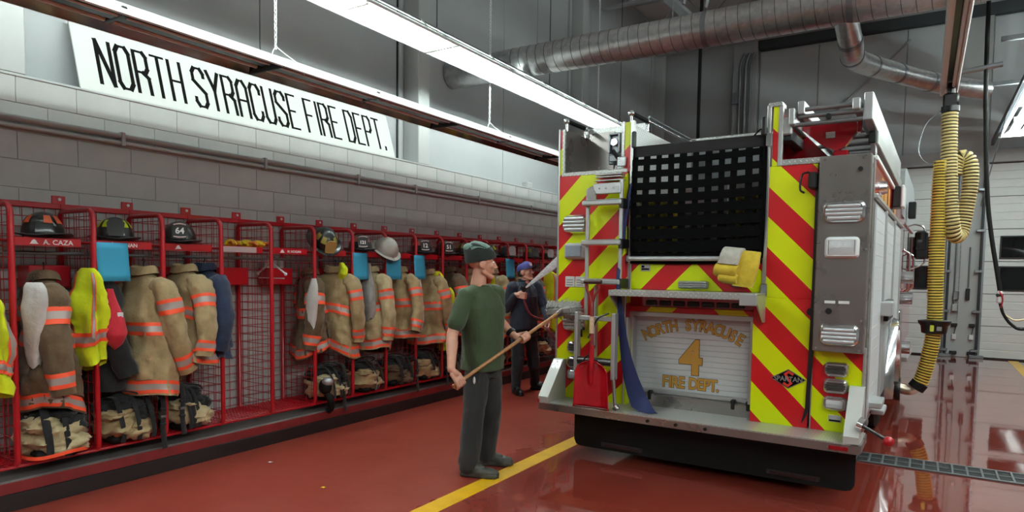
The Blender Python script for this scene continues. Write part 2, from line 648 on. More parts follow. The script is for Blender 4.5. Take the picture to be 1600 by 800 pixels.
# upper sheet panels, about a metre wide, with standing joints
seams = [-6.9, -4.9, -2.9, -0.9, 0.9, 1.95]
y = 2.45
pan = []
edges = [-6.9, -4.6, -2.4, -0.4, 1.0, 2.2, 4.45, 6.55, 6.95, 9.0, 11.7, 12.15, 13.4, 14.7, 16.1]
for a, b in zip(edges[:-1], edges[1:]):
    p = MB(); p.rbox(XU - 0.03, XU, a + 0.006, b - 0.006, 2.975, ZC - 0.02, 0.005)
    p.build('wall_panel', GREYWALL, wall_l, label=None)
for yc in (2.15, 6.72, 11.4, 15.75):
    p = MB(); p.rbox(XU, XW + 0.004, yc - 0.1, yc + 0.12, 2.974, ZC - 0.02, 0.008)
    p.build('boxed_column', GREYPAINT, wall_l)
    p = MB(); p.rbox(XU, XU + 0.05, yc - 0.24, yc - 0.17, 2.98, ZC - 0.02, 0.006)
    p.build('girt_channel', GREYWALL, wall_l)
# conduits clipped under the ledge
t = thing('wall_conduit', 'long painted conduit pair clipped along the block wall above the gear lockers', 'pipe', (XW, 0, 2.6))
for k, (dz, r) in enumerate(((2.655, 0.021), (2.60, 0.017))):
    m = MB(); m.tube([(XW + 0.035, 0.4, dz), (XW + 0.035, 6, dz), (XW + 0.035, 15.9, dz)], r, 10)
    m.build('pipe', GREYPAINT, t, 60)
for yy in (2.9, 4.25, 5.5, 6.5, 7.9, 9.4):
    m = MB(); m.rbox(XW, XW + 0.066, yy, yy + 0.03, 2.575, 2.685, 0.004)
    m.build('clip', GREYPAINT, t)
m = MB(); m.rbox(XW - 0.12, XW - 0.02, 9.38, 9.56, 2.976, 3.07, 0.01)
b = m.build('electrical_box', GREYPAINT); tag(b, 'small grey electrical box sitting on the wall ledge past the sign', 'electrical box')

# low concrete curb under the lockers, red painted face
m = MB(); m.rbox(XW, -5.03, -1.0, 15.6, 0, 0.2, 0.012)
m.build('trim_1', M('curb_concrete', '5d5856', 0.7, var=0.12, vs=5), kind='structure')
m = MB(); m.rbox(-5.03, -5.022, -1.0, 15.6, 0.115, 0.19, 0.002)
m.build('trim_2', M('curb_dark_red_paint', '7a2020', 0.6, var=0.2, vs=5), kind='structure')
m = MB(); m.rbox(-5.03, -5.015, -1.0, 15.6, 0.0, 0.113, 0.002)
m.build('trim_3', M('curb_base_paint', '1c1212', 0.6, var=0.2, vs=5), kind='structure')

# painted floor lines
m = MB(); m.box(-2.855, -2.70, -2.0, 15.6, 0.0, 0.0025)
m.build('trim_4', YELLOWLINE, kind='structure')
m = MB(); m.box(1.44, 1.60, -2.0, 15.9, 0.0, 0.0025)
m.build('trim_5', YELLOWLINE, kind='structure')

# trench drain grating across the bay
t = thing('trench_drain', 'black cast iron trench drain grating running across the wet red floor', 'drain', (0.5, 6.6, 0))
m = MB(); m.box(-2.4, 5.0, 6.44, 6.75, 0.001, 0.004); m.build('channel', RUBBER, t)
for y0, y1 in ((6.425, 6.452), (6.742, 6.768)):
    m = MB(); m.rbox(-2.4, 5.0, y0, y1, 0.0, 0.012, 0.002); m.build('edge_rail', M('grate_iron', '565a5c', 0.45, 0.4), t)
m = MB(); m.rbox(-2.4, 5.0, 6.588, 6.604, 0.0, 0.011, 0.002); m.build('centre_rail', M('grate_iron'), t)
bar = MB(); bar.rbox(-0.009, 0.009, 6.45 - 6.6, 6.744 - 6.6, 0.003, 0.011, 0.002)
GRATE = M('grate_iron', '565a5c', 0.45, 0.4)
barm = bar.mesh('grate_bar', GRATE)
x = -0.55
while x < 2.6:
    place('grate_bar', barm, t, loc=(x - 0.5, 0, 0)); x += 0.102
m = MB()
x = -2.35
while x < 5:
    if not -0.6 < x < 2.6: m.rbox(x - 0.008, x + 0.008, 6.45, 6.744, 0.003, 0.011, 0.002)
    x += 0.102
m.build('far_grating', DARKSTEEL, t, kind='stuff')

# ---------------------------------------------------------------- back wall
m = MB(); m.box(XU, XR, YB + 0.02, YB + 0.12, 0, ZC)
wall_b = m.build('wall_back', DARKGREY, kind='structure')
for a, b, mt in ((-5.8, -4.75, GREYWALL), (-4.75, -3.95, GREYWALL)):
    p = MB(); p.rbox(a + 0.006, b - 0.006, YB - 0.02, YB + 0.02, 0.0, ZC - 0.02, 0.006)
    p.build('wall_panel', mt, wall_b)
for a, b in ((-3.4, -2.17), (-2.17, -0.5), (-0.5, 0.38), (0.95, 3.0), (3.0, 5.2), (5.2, 9.0)):
    p = MB(); p.rbox(a + 0.006, b - 0.006, YB - 0.02, YB + 0.02, 4.1, 6.66, 0.006)
    p.build('wall_panel', DARKGREY, wall_b)
    p = MB(); p.rbox(a + 0.006, b - 0.006, YB - 0.02, YB + 0.02, 7.02, ZC - 0.02, 0.006)
    p.build('wall_panel', DARKGREY, wall_b)
m = MB(); m.rbox(-3.4, XR, YB - 0.2, YB + 0.02, 6.68, 7.0, 0.01)
m.build('steel_beam', M('beam_paint', '33383c', 0.6), wall_b)
m = MB(); m.rbox(-3.4, 0.36, YB - 0.16, YB + 0.02, 3.84, 4.09, 0.01)
m.build('door_header', DARKGREY, wall_b)
m = MB(); m.rbox(0.94, 5.2, YB - 0.16, YB + 0.02, 3.84, 4.09, 0.01)
m.build('door_header', DARKGREY, wall_b)
m = MB(); m.rbox(-3.95, -3.42, YB - 0.22, YB + 0.02, 0, ZC - 0.02, 0.01)
m.build('boxed_column', GREYWALL, wall_b)
m = MB(); m.rbox(0.36, 0.94, YB - 0.06, YB + 0.02, 0, ZC - 0.02, 0.01)
m.build('door_pillar', GREYPAINT, wall_b)
for p0, p1 in (((-2.1, YB - 0.05, 4.85), (-0.45, YB - 0.05, 6.45)),):
    m = MB(); m.cyl(p0, p1, 0.022, n=8); m.build('brace_rod', GREYWALL, wall_b, 60)
t = thing('pipe_riser', 'vertical run of steel conduit on the dark column at the back wall corner', 'pipe', (-3.6, YB - 0.26, 0))
for x, r in ((-3.78, 0.03), (-3.66, 0.04), (-3.55, 0.022)):
    m = MB(); m.tube([(x, YB - 0.27, 0.02), (x, YB - 0.27, 6.3), (x + 0.03, YB - 0.275, 6.45), (x + 0.09, YB - 0.28, 6.6)], r, 8)
    m.build('pipe', GALV, t, 60)
m = MB(); m.rbox(-3.95, -3.8, YB - 0.31, YB - 0.225, 5.5, 5.75, 0.01); m.build('junction_box', GALV, t)

# sectional doors
def sect_profile(h, n=4):
    """front outline (depth, z) of one ribbed section"""
    pts = [(0.045, 0.0), (0.045, h - 0.006), (0.0, h - 0.006)]
    for k in range(n - 1, 0, -1):
        z = h * k / n
        pts += [(0.0, z + 0.012), (0.007, z + 0.006), (0.007, z - 0.006), (0.0, z - 0.012)]
    pts += [(0.0, 0.0)]
    return pts
def make_door(name, x0, x1, panes):
    b = MB(); b.box(x0, x1, YB, YB + 0.02, 0.0, 3.84)
    d = b.build(name, DARKSTEEL, kind='structure')
    for k in range(6):
        z0 = 0.02 + k * 0.635; h = 0.628
        sec = MB()
        poly = [(YB - 0.06 + q, z0 + z) for q, z in sect_profile(h)]
        sec.prism(poly, 0, x0 + 0.004, x1 - 0.004)
        so = sec.build('door_panel', DOORGREY, d)
        if k in (2, 3):
            for a, bb in panes:
                z_a, z_b = (1.345, 1.83) if k == 2 else (1.97, 2.42)
                fr = MB()
                y0, y1 = YB - 0.078, YB - 0.05
                for q in ((a, bb, z_a, z_a + 0.03), (a, bb, z_b - 0.03, z_b), (a, a + 0.03, z_a, z_b), (bb - 0.03, bb, z_a, z_b)):
                    fr.rbox(q[0], q[1], y0, y1, q[2], q[3], 0.006)
                fr.build('window_frame', BLACK, so)
                g = MB(); g.box(a + 0.02, bb - 0.02, YB - 0.068, YB - 0.058, z_a + 0.02, z_b - 0.02)
                g.build('window_pane', GLASSDARK, so)
    s = MB(); s.rbox(x0, x1, YB - 0.07, YB - 0.01, 0.0, 0.03, 0.005); s.build('bottom_seal', BLACK, d)
    return d
make_door('door_1', -3.4, 0.36, [(-3.2, -2.15), (-2.08, -1.03), (-0.95, 0.09)])
make_door('door_2', 0.94, 5.2, [(1.22, 2.3), (2.4, 3.48), (3.6, 4.7)])
# vertical door tracks
for n_, x, sgn in (('first', 0.40, 1), ('second', 0.93, -1)):
    t = thing('door_track', 'galvanised vertical roller track on the pillar edge of the ' + ('door behind the yellow hose' if sgn > 0 else 'door beside the hanging cord'), 'track', (x, YB - 0.1, 0))
    m = MB(); m.rbox(x - 0.02, x + 0.02, YB - 0.16, YB - 0.07, 0, 3.85, 0.004); m.build('rail', DARKSTEEL, t)
    m = MB(); m.rbox(x + 0.03 * sgn * -1 - 0.025, x + 0.03 * sgn * -1 + 0.025, YB - 0.12, YB - 0.08, 0.05, 3.85, 0.004); m.build('angle', GALV, t)
    for z in (0.12, 0.9, 1.7, 2.5, 3.3):
        m = MB(); m.rbox(x - 0.1, x + 0.05, YB - 0.17, YB - 0.08, z, z + 0.05, 0.004); m.build('bracket', GALV, t)
    m = MB(); m.rbox(x - 0.12, x + 0.12, YB - 0.2, YB - 0.06, 0.0, 0.06, 0.006); m.build('foot', GALV, t)
# horizontal track of the second door, running back under the roof
t = thing('overhead_door_track', 'dark overhead door track running inward under the roof beside the lit fixture', 'track', (0.98, 12, 4.1))
for dx, z, w in ((0.0, 4.15, 0.05), (0.2, 4.5, 0.09), (0.42, 4.3, 0.05)):
    m = MB(); m.rbox(0.98 + dx, 0.98 + dx + w, 6.8, YB - 0.2, z, z + 0.11, 0.006); m.build('rail', M('blue_grey_steel', '5a646c', 0.45, 0.5), t)
m = MB(); m.tube([(0.92, 6.8, 4.05), (0.9, 12, 3.95), (0.87, YB - 0.2, 3.0)], 0.008, 6); m.build('cable', GALV, t)
for yy in (8.2, 10.6, 13.0):
    m = MB(); m.rbox(0.7, 1.5, yy, yy + 0.06, 4.62, 4.68, 0.005); m.build('cross_bar', GALV, t)
m = MB(); m.cyl((1.75, 6.5, 4.75), (1.75, YB - 0.2, 4.75), 0.15, n=20)
o = m.build('overhead_duct', M('grey_duct', '6a7278', 0.4, 0.5), smooth=50); tag(o, 'dull grey duct pipe under the roof at the outer edge over the hanging cord', 'duct')

# pillar fittings
t = thing('door_control', 'grey door control conduit, boxes and black remote on the pillar between doors', 'control box', (0.64, YB - 0.06, 0))
for x, z0, z1 in ((0.52, 0.9, 3.9), (0.75, 1.4, 2.2)):
    m = MB(); m.cyl((x, YB - 0.075, z0), (x, YB - 0.075, z1), 0.014, n=8); m.build('conduit', GALV, t, 60)
m = MB(); m.rbox(0.50, 0.60, YB - 0.14, YB - 0.06, 1.15, 1.32, 0.01); m.build('switch_box', GALV, t)
m = MB(); m.rbox(0.49, 0.60, YB - 0.14, YB - 0.06, 0.92, 1.06, 0.01); m.build('junction_box', GREYPAINT, t)
m = MB(); m.rbox(0.71, 0.78, YB - 0.12, YB - 0.06, 1.15, 1.38, 0.01); m.build('remote', BLACK, t)
m = MB(); m.rbox(0.62, 0.70, YB - 0.11, YB - 0.06, 2.55, 2.65, 0.01); m.build('outlet_box', GALV, t)
t = thing('pull_chain', 'thin hanging door chain against the pillar between the doors', 'chain', (0.57, YB - 0.2, 0.7))
m = MB()
for k in range(60):
    z = 0.75 + k * 0.05
    m.tube([(0.585 + (0.008 * cos(a) if k % 2 else 0), YB - 0.2 + (0 if k % 2 else 0.008 * cos(a)), z + 0.03 * sin(a)) for a in [2 * pi * q / 8 for q in range(8)]], 0.003, 4, closed=True)
m.build('chain_links', GALV, t, kind='stuff')
for side, x in (('chain', 0.55), ('remote', 0.84)):
    t = thing('door_sensor', 'small white door safety sensor low on the pillar under the ' + side, 'sensor', (x, YB - 0.1, 0))
    m = MB(); m.rbox(x - 0.05, x + 0.05, YB - 0.13, YB - 0.06, 0.62, 0.68, 0.006); m.build('bracket', BLACK, t)
    m = MB(); m.rbox(x - 0.035, x + 0.035, YB - 0.12, YB - 0.06, 0.36, 0.46, 0.006); m.build('eye', WHITEPL, t)
    m = MB(); m.cyl((x, YB - 0.09, 0.46), (x + 0.03, YB - 0.09, 0.62), 0.008, n=6); m.build('cord', BLACK, t)
    m = MB(); m.rbox(x - 0.06, x + 0.06, YB - 0.13, YB - 0.06, 0.06, 0.12, 0.006); m.build('lower_bracket', DARKSTEEL, t)

# ---------------------------------------------------------------- roof steel
def joist(y, x0, x1, zb, h):
    t = thing('roof_joist', None, 'joist', (0.5 * (x0 + x1), y, zb), 'open web roof joists')
    for z in (zb, zb + h):
        m = MB(); m.rbox(x0, x1, y - 0.05, y + 0.05, z - 0.025, z + 0.025, 0.004); m.build('chord', M('joist_paint', '8d9092', 0.5), t)
    n = int((x1 - x0) / 0.55)
    m = MB()
    for k in range(n):
        a = x0 + (x1 - x0) * k / n; b = x0 + (x1 - x0) * (k + 1) / n
        m.cyl((a, y, zb if k % 2 else zb + h), (b, y, zb + h if k % 2 else zb), 0.017, n=6)
    m.build('web', M('joist_paint'), t)
    return t
for q_, yy in enumerate((9.0, 10.6, 12.2, 13.8, 15.4)):
    joist(yy, -5.6, 8.8, 6.75, 0.62)['label'] = 'grey open web steel roof joist, %s one behind the round duct' % ords[q_]
t = thing('roof_brace', 'pale steel brace angle rising to the roof from behind the round duct', 'brace', (-3.3, 8.5, 5.3))
m = MB(); m.rbox(-0.05, 0.05, 0, 5.6, -0.05, 0.05, 0.004, frame_mat((-2.52, 8.3, 4.68), (0.55, 0.83, 0), (-0.80, -0.48, 0.36)))
m.build('angle', M('joist_paint'), t)
for k in range(5):
    m = MB(); m.cyl((-2.45 - k * 0.28, 8.4 + (0.0), 4.9 + k * 0.1), (-2.2 - k * 0.3, 8.9, 6.7), 0.02, n=6); m.build('strut', M('joist_paint'), t)

# ---------------------------------------------------------------- ductwork
t = thing('spiral_duct', 'long round galvanised spiral duct crossing under the roof above the fire engine', 'duct', (0, 7.62, 4.36))
R_D = 0.192
m = MB(); m.cyl((XU + 0.02, 7.62, 4.36), (8.9, 7.62, 4.36), R_D, n=40, caps=False); m.build('duct_wall', MAT_DUCT, t, 50)
x = -4.75; k = 0
seam = MB(); seam.tube([(0.0 + 0.11 * a / (2 * pi), (R_D + 0.001) * cos(a), (R_D + 0.001) * sin(a)) for a in [2 * pi * q / 28 for q in range(29)]], 0.0035, 5)
seamm = seam.mesh('seam', M('seam_dark', '54565a', 0.4, 0.8))
while x < 1.2:
    place('seam', seamm, t, loc=(x, 0, 0)); x += 0.125
for xx in (-2.2, -0.75, 0.9):
    m = MB(); m.lathe([(R_D + 0.001, -0.03), (R_D + 0.006, -0.028), (R_D + 0.006, 0.028), (R_D + 0.001, 0.03)], 36, Matrix.Translation((xx, 7.62, 4.36)) @ Matrix.Rotation(pi / 2, 4, 'Y'))
    m.build('coupling', GALV, t, 40)
for xx in (-4.4, -2.6, -0.3):
    m = MB(); m.cyl((xx, 7.62, 4.55), (xx, 7.62, 7.58), 0.006, n=6); m.build('hanger_rod', GALV, t)
t = thing('branch_duct', 'smaller round branch duct with elbows bending down under the big spiral duct', 'duct', (-0.75, 7.5, 4.1))
path = spline([(-0.80, 7.67, 4.25), (-0.755, 7.9, 4.02), (-0.74, 8.3, 3.98), (-0.45, 9.2, 4.05), (0.04, 9.9, 4.01), (0.55, 10.4, 3.98)], 6)
m = MB(); m.tube(path, [0.115] * len(path), 22, caps=False); m.build('duct_wall', MAT_DUCT, t, 60)
for i in (5, 10, 15, 19, 23):
    m = MB(); d = (path[i + 1] - path[i]).normalized(); m.cyl(path[i] - d * 0.02, path[i] + d * 0.02, 0.122, n=22); m.build('coupling', GALV, t, 40)

# black drop cable in front of the back wall, from the roof
m = MB(); m.tube([(-3.45, 11.6, 7.55), (-3.45, 11.6, 5.0), (-3.45, 11.6, 2.6)], 0.03, 8)
o = m.build('drop_cable', RUBBER, smooth=60); tag(o, 'thick black cable hanging straight from the roof behind the engine', 'cable')
for y_, x_, z_ in ((6.3, -5.62, 3.9),):
    m = MB(); m.tube([(x_, y_, 7.5), (x_, y_, 3.0)], 0.012, 6)
    o = m.build('wall_cable', RUBBER, smooth=60); tag(o, 'thin black cable running down the upper wall before the column', 'cable')

# ---------------------------------------------------------------- light fixtures
HW = 0.225
SLOT = 0.13
def fixture(name, label, x, y0, y1, zb, lit, group, tubes_every=1.22, slot=0.165):
    """open strip reflector along Y: ridge channel, two sloped wings, tubes below"""
    L = y1 - y0
    t = thing(name, label, 'light fixture', (x, 0.5 * (y0 + y1), zb), group)
    gi, zi = slot if lit else 0.075, zb + 0.118 if not lit else zb + 0.012 + 0.106 * (HW - slot) / (HW - 0.075)
    for sg in (-1, 1):
        m = MB()
        m.prism([(x + sg * HW, zb), (x + sg * (HW + 0.004), zb + 0.012), (x + sg * gi, zi), (x + sg * gi, zi - 0.003), (x + sg * (HW + 0.001), zb + 0.008)], 1, y0, y1)
        m.build('wing', WHITE, t)
        m = MB()
        m.loft([[(u, yy, v) for u, v in ((x + sg * (HW - 0.004), zb + 0.003), (x + sg * (gi + 0.002), zi - 0.007))] for yy in (y0, y1)], caps=False, ring_closed=False)
        m.build('reflector', REFLW if lit else REFL, t, fix=False)
    m = MB(); m.rbox(x - 0.058 if lit else x - 0.078, x + 0.058 if lit else x + 0.078, y0, y1, zb + 0.098, zb + 0.135, 0.006)
    m.build('ballast_channel', WHITE, t)
    if not lit:
        m = MB(); m.rbox(x - 0.03, x + 0.12, y0 + 0.01, y1 - 0.01, zb + 0.035, zb + 0.06, 0.006); m.build('unlit_underside', BLACK, t)  # black box added; its colour stands for the unlit underside
    for yy in (y0, y1 - 0.004):
        m = MB(); m.prism([(x - HW, zb), (x - 0.07, zb + 0.12), (x + 0.07, zb + 0.12), (x + HW, zb)], 1, yy, yy + 0.004); m.build('end_plate', WHITE if lit else DARKSTEEL, t)
    n = max(1, round(L / tubes_every))
    for k in range(n):
        a = y0 + L * k / n + 0.03; b = y0 + L * (k + 1) / n - 0.03
        for dx in (-0.085, 0.085):
            m = MB(); m.cyl((x + dx, a, zb + 0.045), (x + dx, b, zb + 0.045), 0.019, n=10)
            m.build('lamp_tube', TUBEON if lit else TUBEOFF, t, 60)
        if k:
            m = MB(); m.rbox(x - 0.13, x + 0.13, a - 0.05, a - 0.01, zb + 0.03, zb + 0.1, 0.006); m.build('lampholder', WHITE if lit else DARKSTEEL, t)
    return t
R2 = -4.53
for k in range(6):
    y0 = -4.2 + k * 2.5
    lab = {3: 'lit twin tube strip light hanging highest over the lockers, nearest length in view', 4: 'lit twin tube strip light running in line toward the engine roof, second length', 5: 'lit twin tube strip light in line, far length ending behind the engine'}.get(k, 'lit twin tube strip light above the camera, %s from the near wall' % ords[k])
    fixture('strip_light', lab, R2, y0, y0 + 2.47, 3.99, True, 'lit strip lights above the lockers', slot=0.085)
t = thing('light_conduit', 'thin white conduit carried along the top of the lit strip light row', 'pipe', (R2, 5, 4.17))
m = MB(); m.tube([(R2 + 0.07, -4.2, 4.143), (R2 + 0.07, 15.8, 4.143)], 0.014, 8); m.build('pipe', GALV, t, 60)
for k in range(9):
    yy = 1.6 + k * 1.25
    m = MB(); m.tube([(R2 + 0.07, yy, 4.16), (R2 + 0.10, yy, 4.13), (R2 + 0.17, yy, 4.06)], 0.006, 6); m.build('hook', WHITE, t)
for k in range(5):
    yy = 0.7 + k * 2.5
    m = MB(); m.cyl((R2, yy, 4.1), (R2, yy, 7.58), 0.006, n=6); m.build('hanger_rod', DARKSTEEL, t)

R1 = -4.87
for k in range(5):
    y0 = -1.2 + k * 2.5
    lab = {0: 'unlit white strip light at the near end of the lower row', 1: 'unlit white strip light hanging in front of the big sign, nearest to the camera', 2: 'unlit white strip light crossing the end of the big sign', 3: 'unlit white strip light of the lower row past the sign, before the engine', 4: 'unlit white strip light at the far end of the lower row behind the engine'}[k]
    fixture('dark_strip_light', lab, R1, y0, y0 + 2.49, 3.30, False, 'unlit strip lights above the lockers')
def chain(x, y, z0, z1, lab):
    t = thing('light_chain', lab, 'chain', (x, y, z0), 'chains of the lower strip lights')
    m = MB(); z = z0 + 0.1; k = 0
    while z < z1:
        w, h = 0.011, 0.026
        m.tube([(x + (w * cos(a) if k % 2 else 0), y + (0 if k % 2 else w * cos(a)), z + h * sin(a)) for a in [2 * pi * q / 10 for q in range(10)]], 0.0042, 5, closed=True)
        z += 0.038; k += 1
    m.build('chain_links', WHITEPL, t, kind='stuff')
    m = MB(); m.tube([(x, y - 0.05, z0 - 0.01), (x, y - 0.03, z0 + 0.05), (x, y, z0 + 0.1), (x, y + 0.1, z0 + 0.06), (x, y + 0.13, z0 + 0.05), (x + 0.1, y + 0.14, z0 - 0.02), (x + 0.2, y + 0.14, z0 - 0.13)], 0.006, 6)
    m.build('wire_hook', WHITEPL, t, 60)
chain(R1 + 0.02, 3.88, 3.43, 7.5, 'white chain holding the unlit strip light above the middle of the sign')
chain(R1 + 0.02, 7.2, 3.43, 7.5, 'white chain holding the unlit strip light past the end of the sign')
chain(R1 + 0.02, 0.55, 3.43, 7.5, 'white chain holding the unlit strip light at the near end of the lower row')
chain(R1 + 0.02, 10.5, 3.43, 7.5, 'white chain holding the unlit strip light behind the engine')
# next bay's row, reaching into the frame; then a row added unseen for brightness
for k in range(7):
    y0 = -3.0 + k * 2.5
    fixture('bay_light', 'lit strip light over the next bay, %s counted from the near wall' % ords[k], 1.22, y0, y0 + 2.47, 4.05, True, 'lit strip lights over the next bay')
for k in range(7):  # added row outside the frame, put in to brighten the lockers
    y0 = -3.0 + k * 2.5
    fixture('bay_light', 'added unseen strip light over the far bay, %s counted from the near wall' % ords[k], 2.9, y0, y0 + 2.47, 4.2, True, 'added unseen strip lights over the far bay')

# ---------------------------------------------------------------- the big sign on the ledge
sign = thing('wall_sign', 'long white board sign with tall black lettering NORTH SYRACUSE FIRE DEPT. leaning on the ledge', 'sign', (-5.6, 4.4, 2.976))
sy0, sy1 = 2.64, 6.21
base, top = Vector((-5.565, 0, 2.978)), Vector((-5.735, 0, 3.535))
upv = (top - base); SH = upv.length; upv.normalize(); nrm = Vector((upv.z, 0, -upv.x))
TS = frame_mat((base.x, sy0, base.z), (0, 1, 0), upv)
m = MB(); m.rbox(0, sy1 - sy0, 0, SH, -0.016, 0.0, 0.003, TS); m.build('board', M('white_board', 'b9bbb8', 0.5), sign)
# stroke letters on a 3 x 6 grid; chamfered corners, each letter its own mesh
GL = {
 'N': [[(0, 0), (0, 6), (2.6, 0), (2.6, 6)]],
 'O': [[(0.6, 0), (0, 0.8), (0, 5.2), (0.6, 6), (2.0, 6), (2.6, 5.2), (2.6, 0.8), (2.0, 0), (0.6, 0)]],
 'R': [[(0, 0), (0, 6), (1.9, 6), (2.5, 5.4), (2.5, 3.6), (2.0, 3.0), (0, 3.0)], [(1.4, 3.0), (2.5, 2.3), (2.6, 0)]],
 'T': [[(-0.1, 6), (2.7, 6)], [(1.3, 6), (1.3, 0)]],
 'H': [[(0, 0), (0, 6)], [(2.6, 0), (2.6, 6)], [(0, 3), (2.6, 3)]],
 'S': [[(0, 1.3), (0, 0.7), (0.6, 0), (2.0, 0), (2.6, 0.7), (2.6, 2.2), (0, 4.0), (0, 5.3), (0.6, 6), (2.0, 6), (2.6, 5.3), (2.6, 4.7)]],
 'Y': [[(-0.1, 6), (1.3, 3.1), (2.7, 6)], [(1.3, 3.1), (1.3, 0)]],
 'A': [[(0, 0), (0, 5.0), (0.8, 6), (1.8, 6), (2.6, 5.0), (2.6, 0)], [(0, 2.7), (2.6, 2.7)]],
 'C': [[(2.6, 1.5), (2.6, 0.8), (2.0, 0), (0.6, 0), (0, 0.8), (0, 5.2), (0.6, 6), (2.0, 6), (2.6, 5.2), (2.6, 4.5)]],
 'U': [[(0, 6), (0, 0.8), (0.6, 0), (2.0, 0), (2.6, 0.8), (2.6, 6)]],
 'E': [[(2.5, 6), (0, 6), (0, 0), (2.5, 0)], [(0, 3.1), (2.0, 3.1)]],
 'F': [[(2.5, 6), (0, 6), (0, 0)], [(0, 3.1), (2.0, 3.1)]],
 'I': [[(0.3, 0), (0.3, 6)]],
 'D': [[(0, 0), (0, 6), (1.8, 6), (2.6, 5.0), (2.6, 1.0), (1.8, 0), (0, 0)]],
 'P': [[(0, 0), (0, 6), (1.9, 6), (2.5, 5.4), (2.5, 3.5), (1.9, 2.9), (0, 2.9)]],
 '.': [[(0.1, 0), (0.1, 0.55)]],
}
def stroke_letter(ch, x, y, sx, sy, w, wv, T, z=0.001):
    m = MB()
    for line in GL[ch]:
        for (a, b) in zip(line[:-1], line[1:]):
            p, q = Vector((x + a[0] * sx, y + a[1] * sy)), Vector((x + b[0] * sx, y + b[1] * sy))
            d = (q - p).normalized(); n = Vector((-d.y, d.x))
            hw = 0.5 * (w * abs(d.y) + wv * abs(d.x)); e = d * hw * 0.7
            k = [(p - e + n * hw), (p - e - n * hw), (q + e - n * hw), (q + e + n * hw)]
            zz = z
            m.add([(v.x, v.y, zz) for v in k] + [(v.x, v.y, -0.001) for v in k], [(0, 1, 2, 3), (0, 4, 5, 1), (1, 5, 6, 2), (2, 6, 7, 3), (3, 7, 4, 0)], T)
            z += 0.00015
    return m
words_ = 'NORTH SYRACUSE FIRE DEPT.'
adv = {'I': 1.45, ' ': 1.75, '.': 1.0}
tot = sum(adv.get(c, 3.75) for c in words_)
sx = 3.30 / tot
x = 0.17
for ch in words_:
    if ch != ' ':
        stroke_letter(ch, x, 0.085, sx, 0.062, 0.030, 0.021, TS).build('letter', BLACKINK, sign)
    x += adv.get(ch, 3.75) * sx
# ================================================================ FIRE ENGINE (local frame: x right, y forward, origin under the rear panel)
TR = thing('fire_engine', 'fire engine with red and yellow chevron stripes, number 4 on its rear roller door', 'fire engine', (-1.585, 5.345, 0), local=True, rotz=radians(-1.2))
TM = Matrix.Translation((-1.585, 5.345, 0)) @ Matrix.Rotation(radians(-1.2), 4, 'Z')
def tw(x, y, z):
    return TM @ Vector((x, y, z))
def part(name, mb, mat, parent=None, smooth=None, **k):
    return mb.build(name, mat, parent or TR, smooth, **k)
def B(name, mat, x0, x1, y0, y1, z0, z1, c=0.005, parent=None, **k):
    m = MB(); m.rbox(x0, x1, y0, y1, z0, z1, c)
    return part(name, m, mat, parent, **k)
TXZ, TXY, TYZ = tread('xz'), tread('xy'), tread('yz')

# body blocks
B('body_side', TRUCKRED, -1.25, -0.62, 0.025, 3.7, 0.48, 2.47, 0.01, label='red body side box, near the lockers')
B('body_side', TRUCKRED, 0.57, 1.22, 0.46, 3.7, 0.48, 2.2, 0.01, label='red body side box, near the yellow hose')
B('body_core', BLACK, 0.565, 1.235, 0.03, 0.46, 0.48, 2.42, 0.006)
B('rear_core', BLACK, -0.62, 0.57, 0.19, 3.7, 0.45, 1.62, 0.006)
# chevron panels
B('chevron_panel', MAT_CHEV, -1.262, -0.60, -0.004, 0.026, 0.47, 2.475, 0.004)
B('chevron_panel', MAT_CHEV, -0.60, -0.575, 0.0, 0.2, 0.47, 1.44, 0.002)
B('chevron_panel', MAT_CHEV, 0.47, 0.885, -0.004, 0.2, 0.47, 1.44, 0.004)
B('chevron_panel', MAT_CHEV, 0.553, 0.893, -0.004, 0.03, 1.44, 2.43, 0.004)
B('chevron_panel', MAT_CHEV, 0.905, 1.247, 0.0, 0.03, 0.47, 1.10, 0.004)
B('chevron_panel', MAT_CHEV, -0.60, 0.553, -0.002, 0.19, 1.475, 1.70, 0.004)
B('chevron_panel', MAT_CHEV, -0.575, 0.47, 0.05, 0.19, 1.285, 1.33, 0.003)
B('chevron_panel', MAT_CHEV, -1.262, -1.232, -0.004, 0.026, 2.475, 2.88, 0.003)
B('chevron_panel', MAT_CHEV, -0.632, -0.578, -0.004, 0.026, 2.475, 2.89, 0.003)
B('chevron_panel', MAT_CHEV, 0.568, 0.612, -0.004, 0.026, 2.43, 2.88, 0.003)
B('valance', TRUCKRED, -0.575, 0.47, 0.06, 0.19, 1.33, 1.44, 0.003)
for k in range(7):
    x = -0.43 + k * 0.12
    B('louvre', DARKSTEEL, x, x + 0.10, 0.045, 0.08, 1.342, 1.385, 0.008)
# bright edge trims
for x0, x1, z0, z1 in ((-1.272, -1.256, 0.47, 2.895), (-0.578, -0.545, 1.44, 2.90), (0.525, 0.556, 1.47, 2.89), (-0.60, -0.588, 0.47, 1.44), (1.238, 1.256, 0.47, 1.1)):
    B('edge_trim', TRIMMET, x0, x1, -0.012, 0.03, z0, z1, 0.004)
B('post_cap', TXZ, 0.535, 0.635, -0.016, 0.12, 2.872, 2.905, 0.005)
B('edge_trim', TRIMMET, 0.608, 0.64, -0.012, 0.028, 2.43, 2.88, 0.004)
B('edge_trim', TRIMMET, 0.90, 0.908, -0.008, 0.03, 0.47, 1.1, 0.003)
for z in (1.445, 2.58):
    B('hinge', CHROME, 0.52, 0.57, -0.028, -0.008, z, z + 0.1, 0.006)
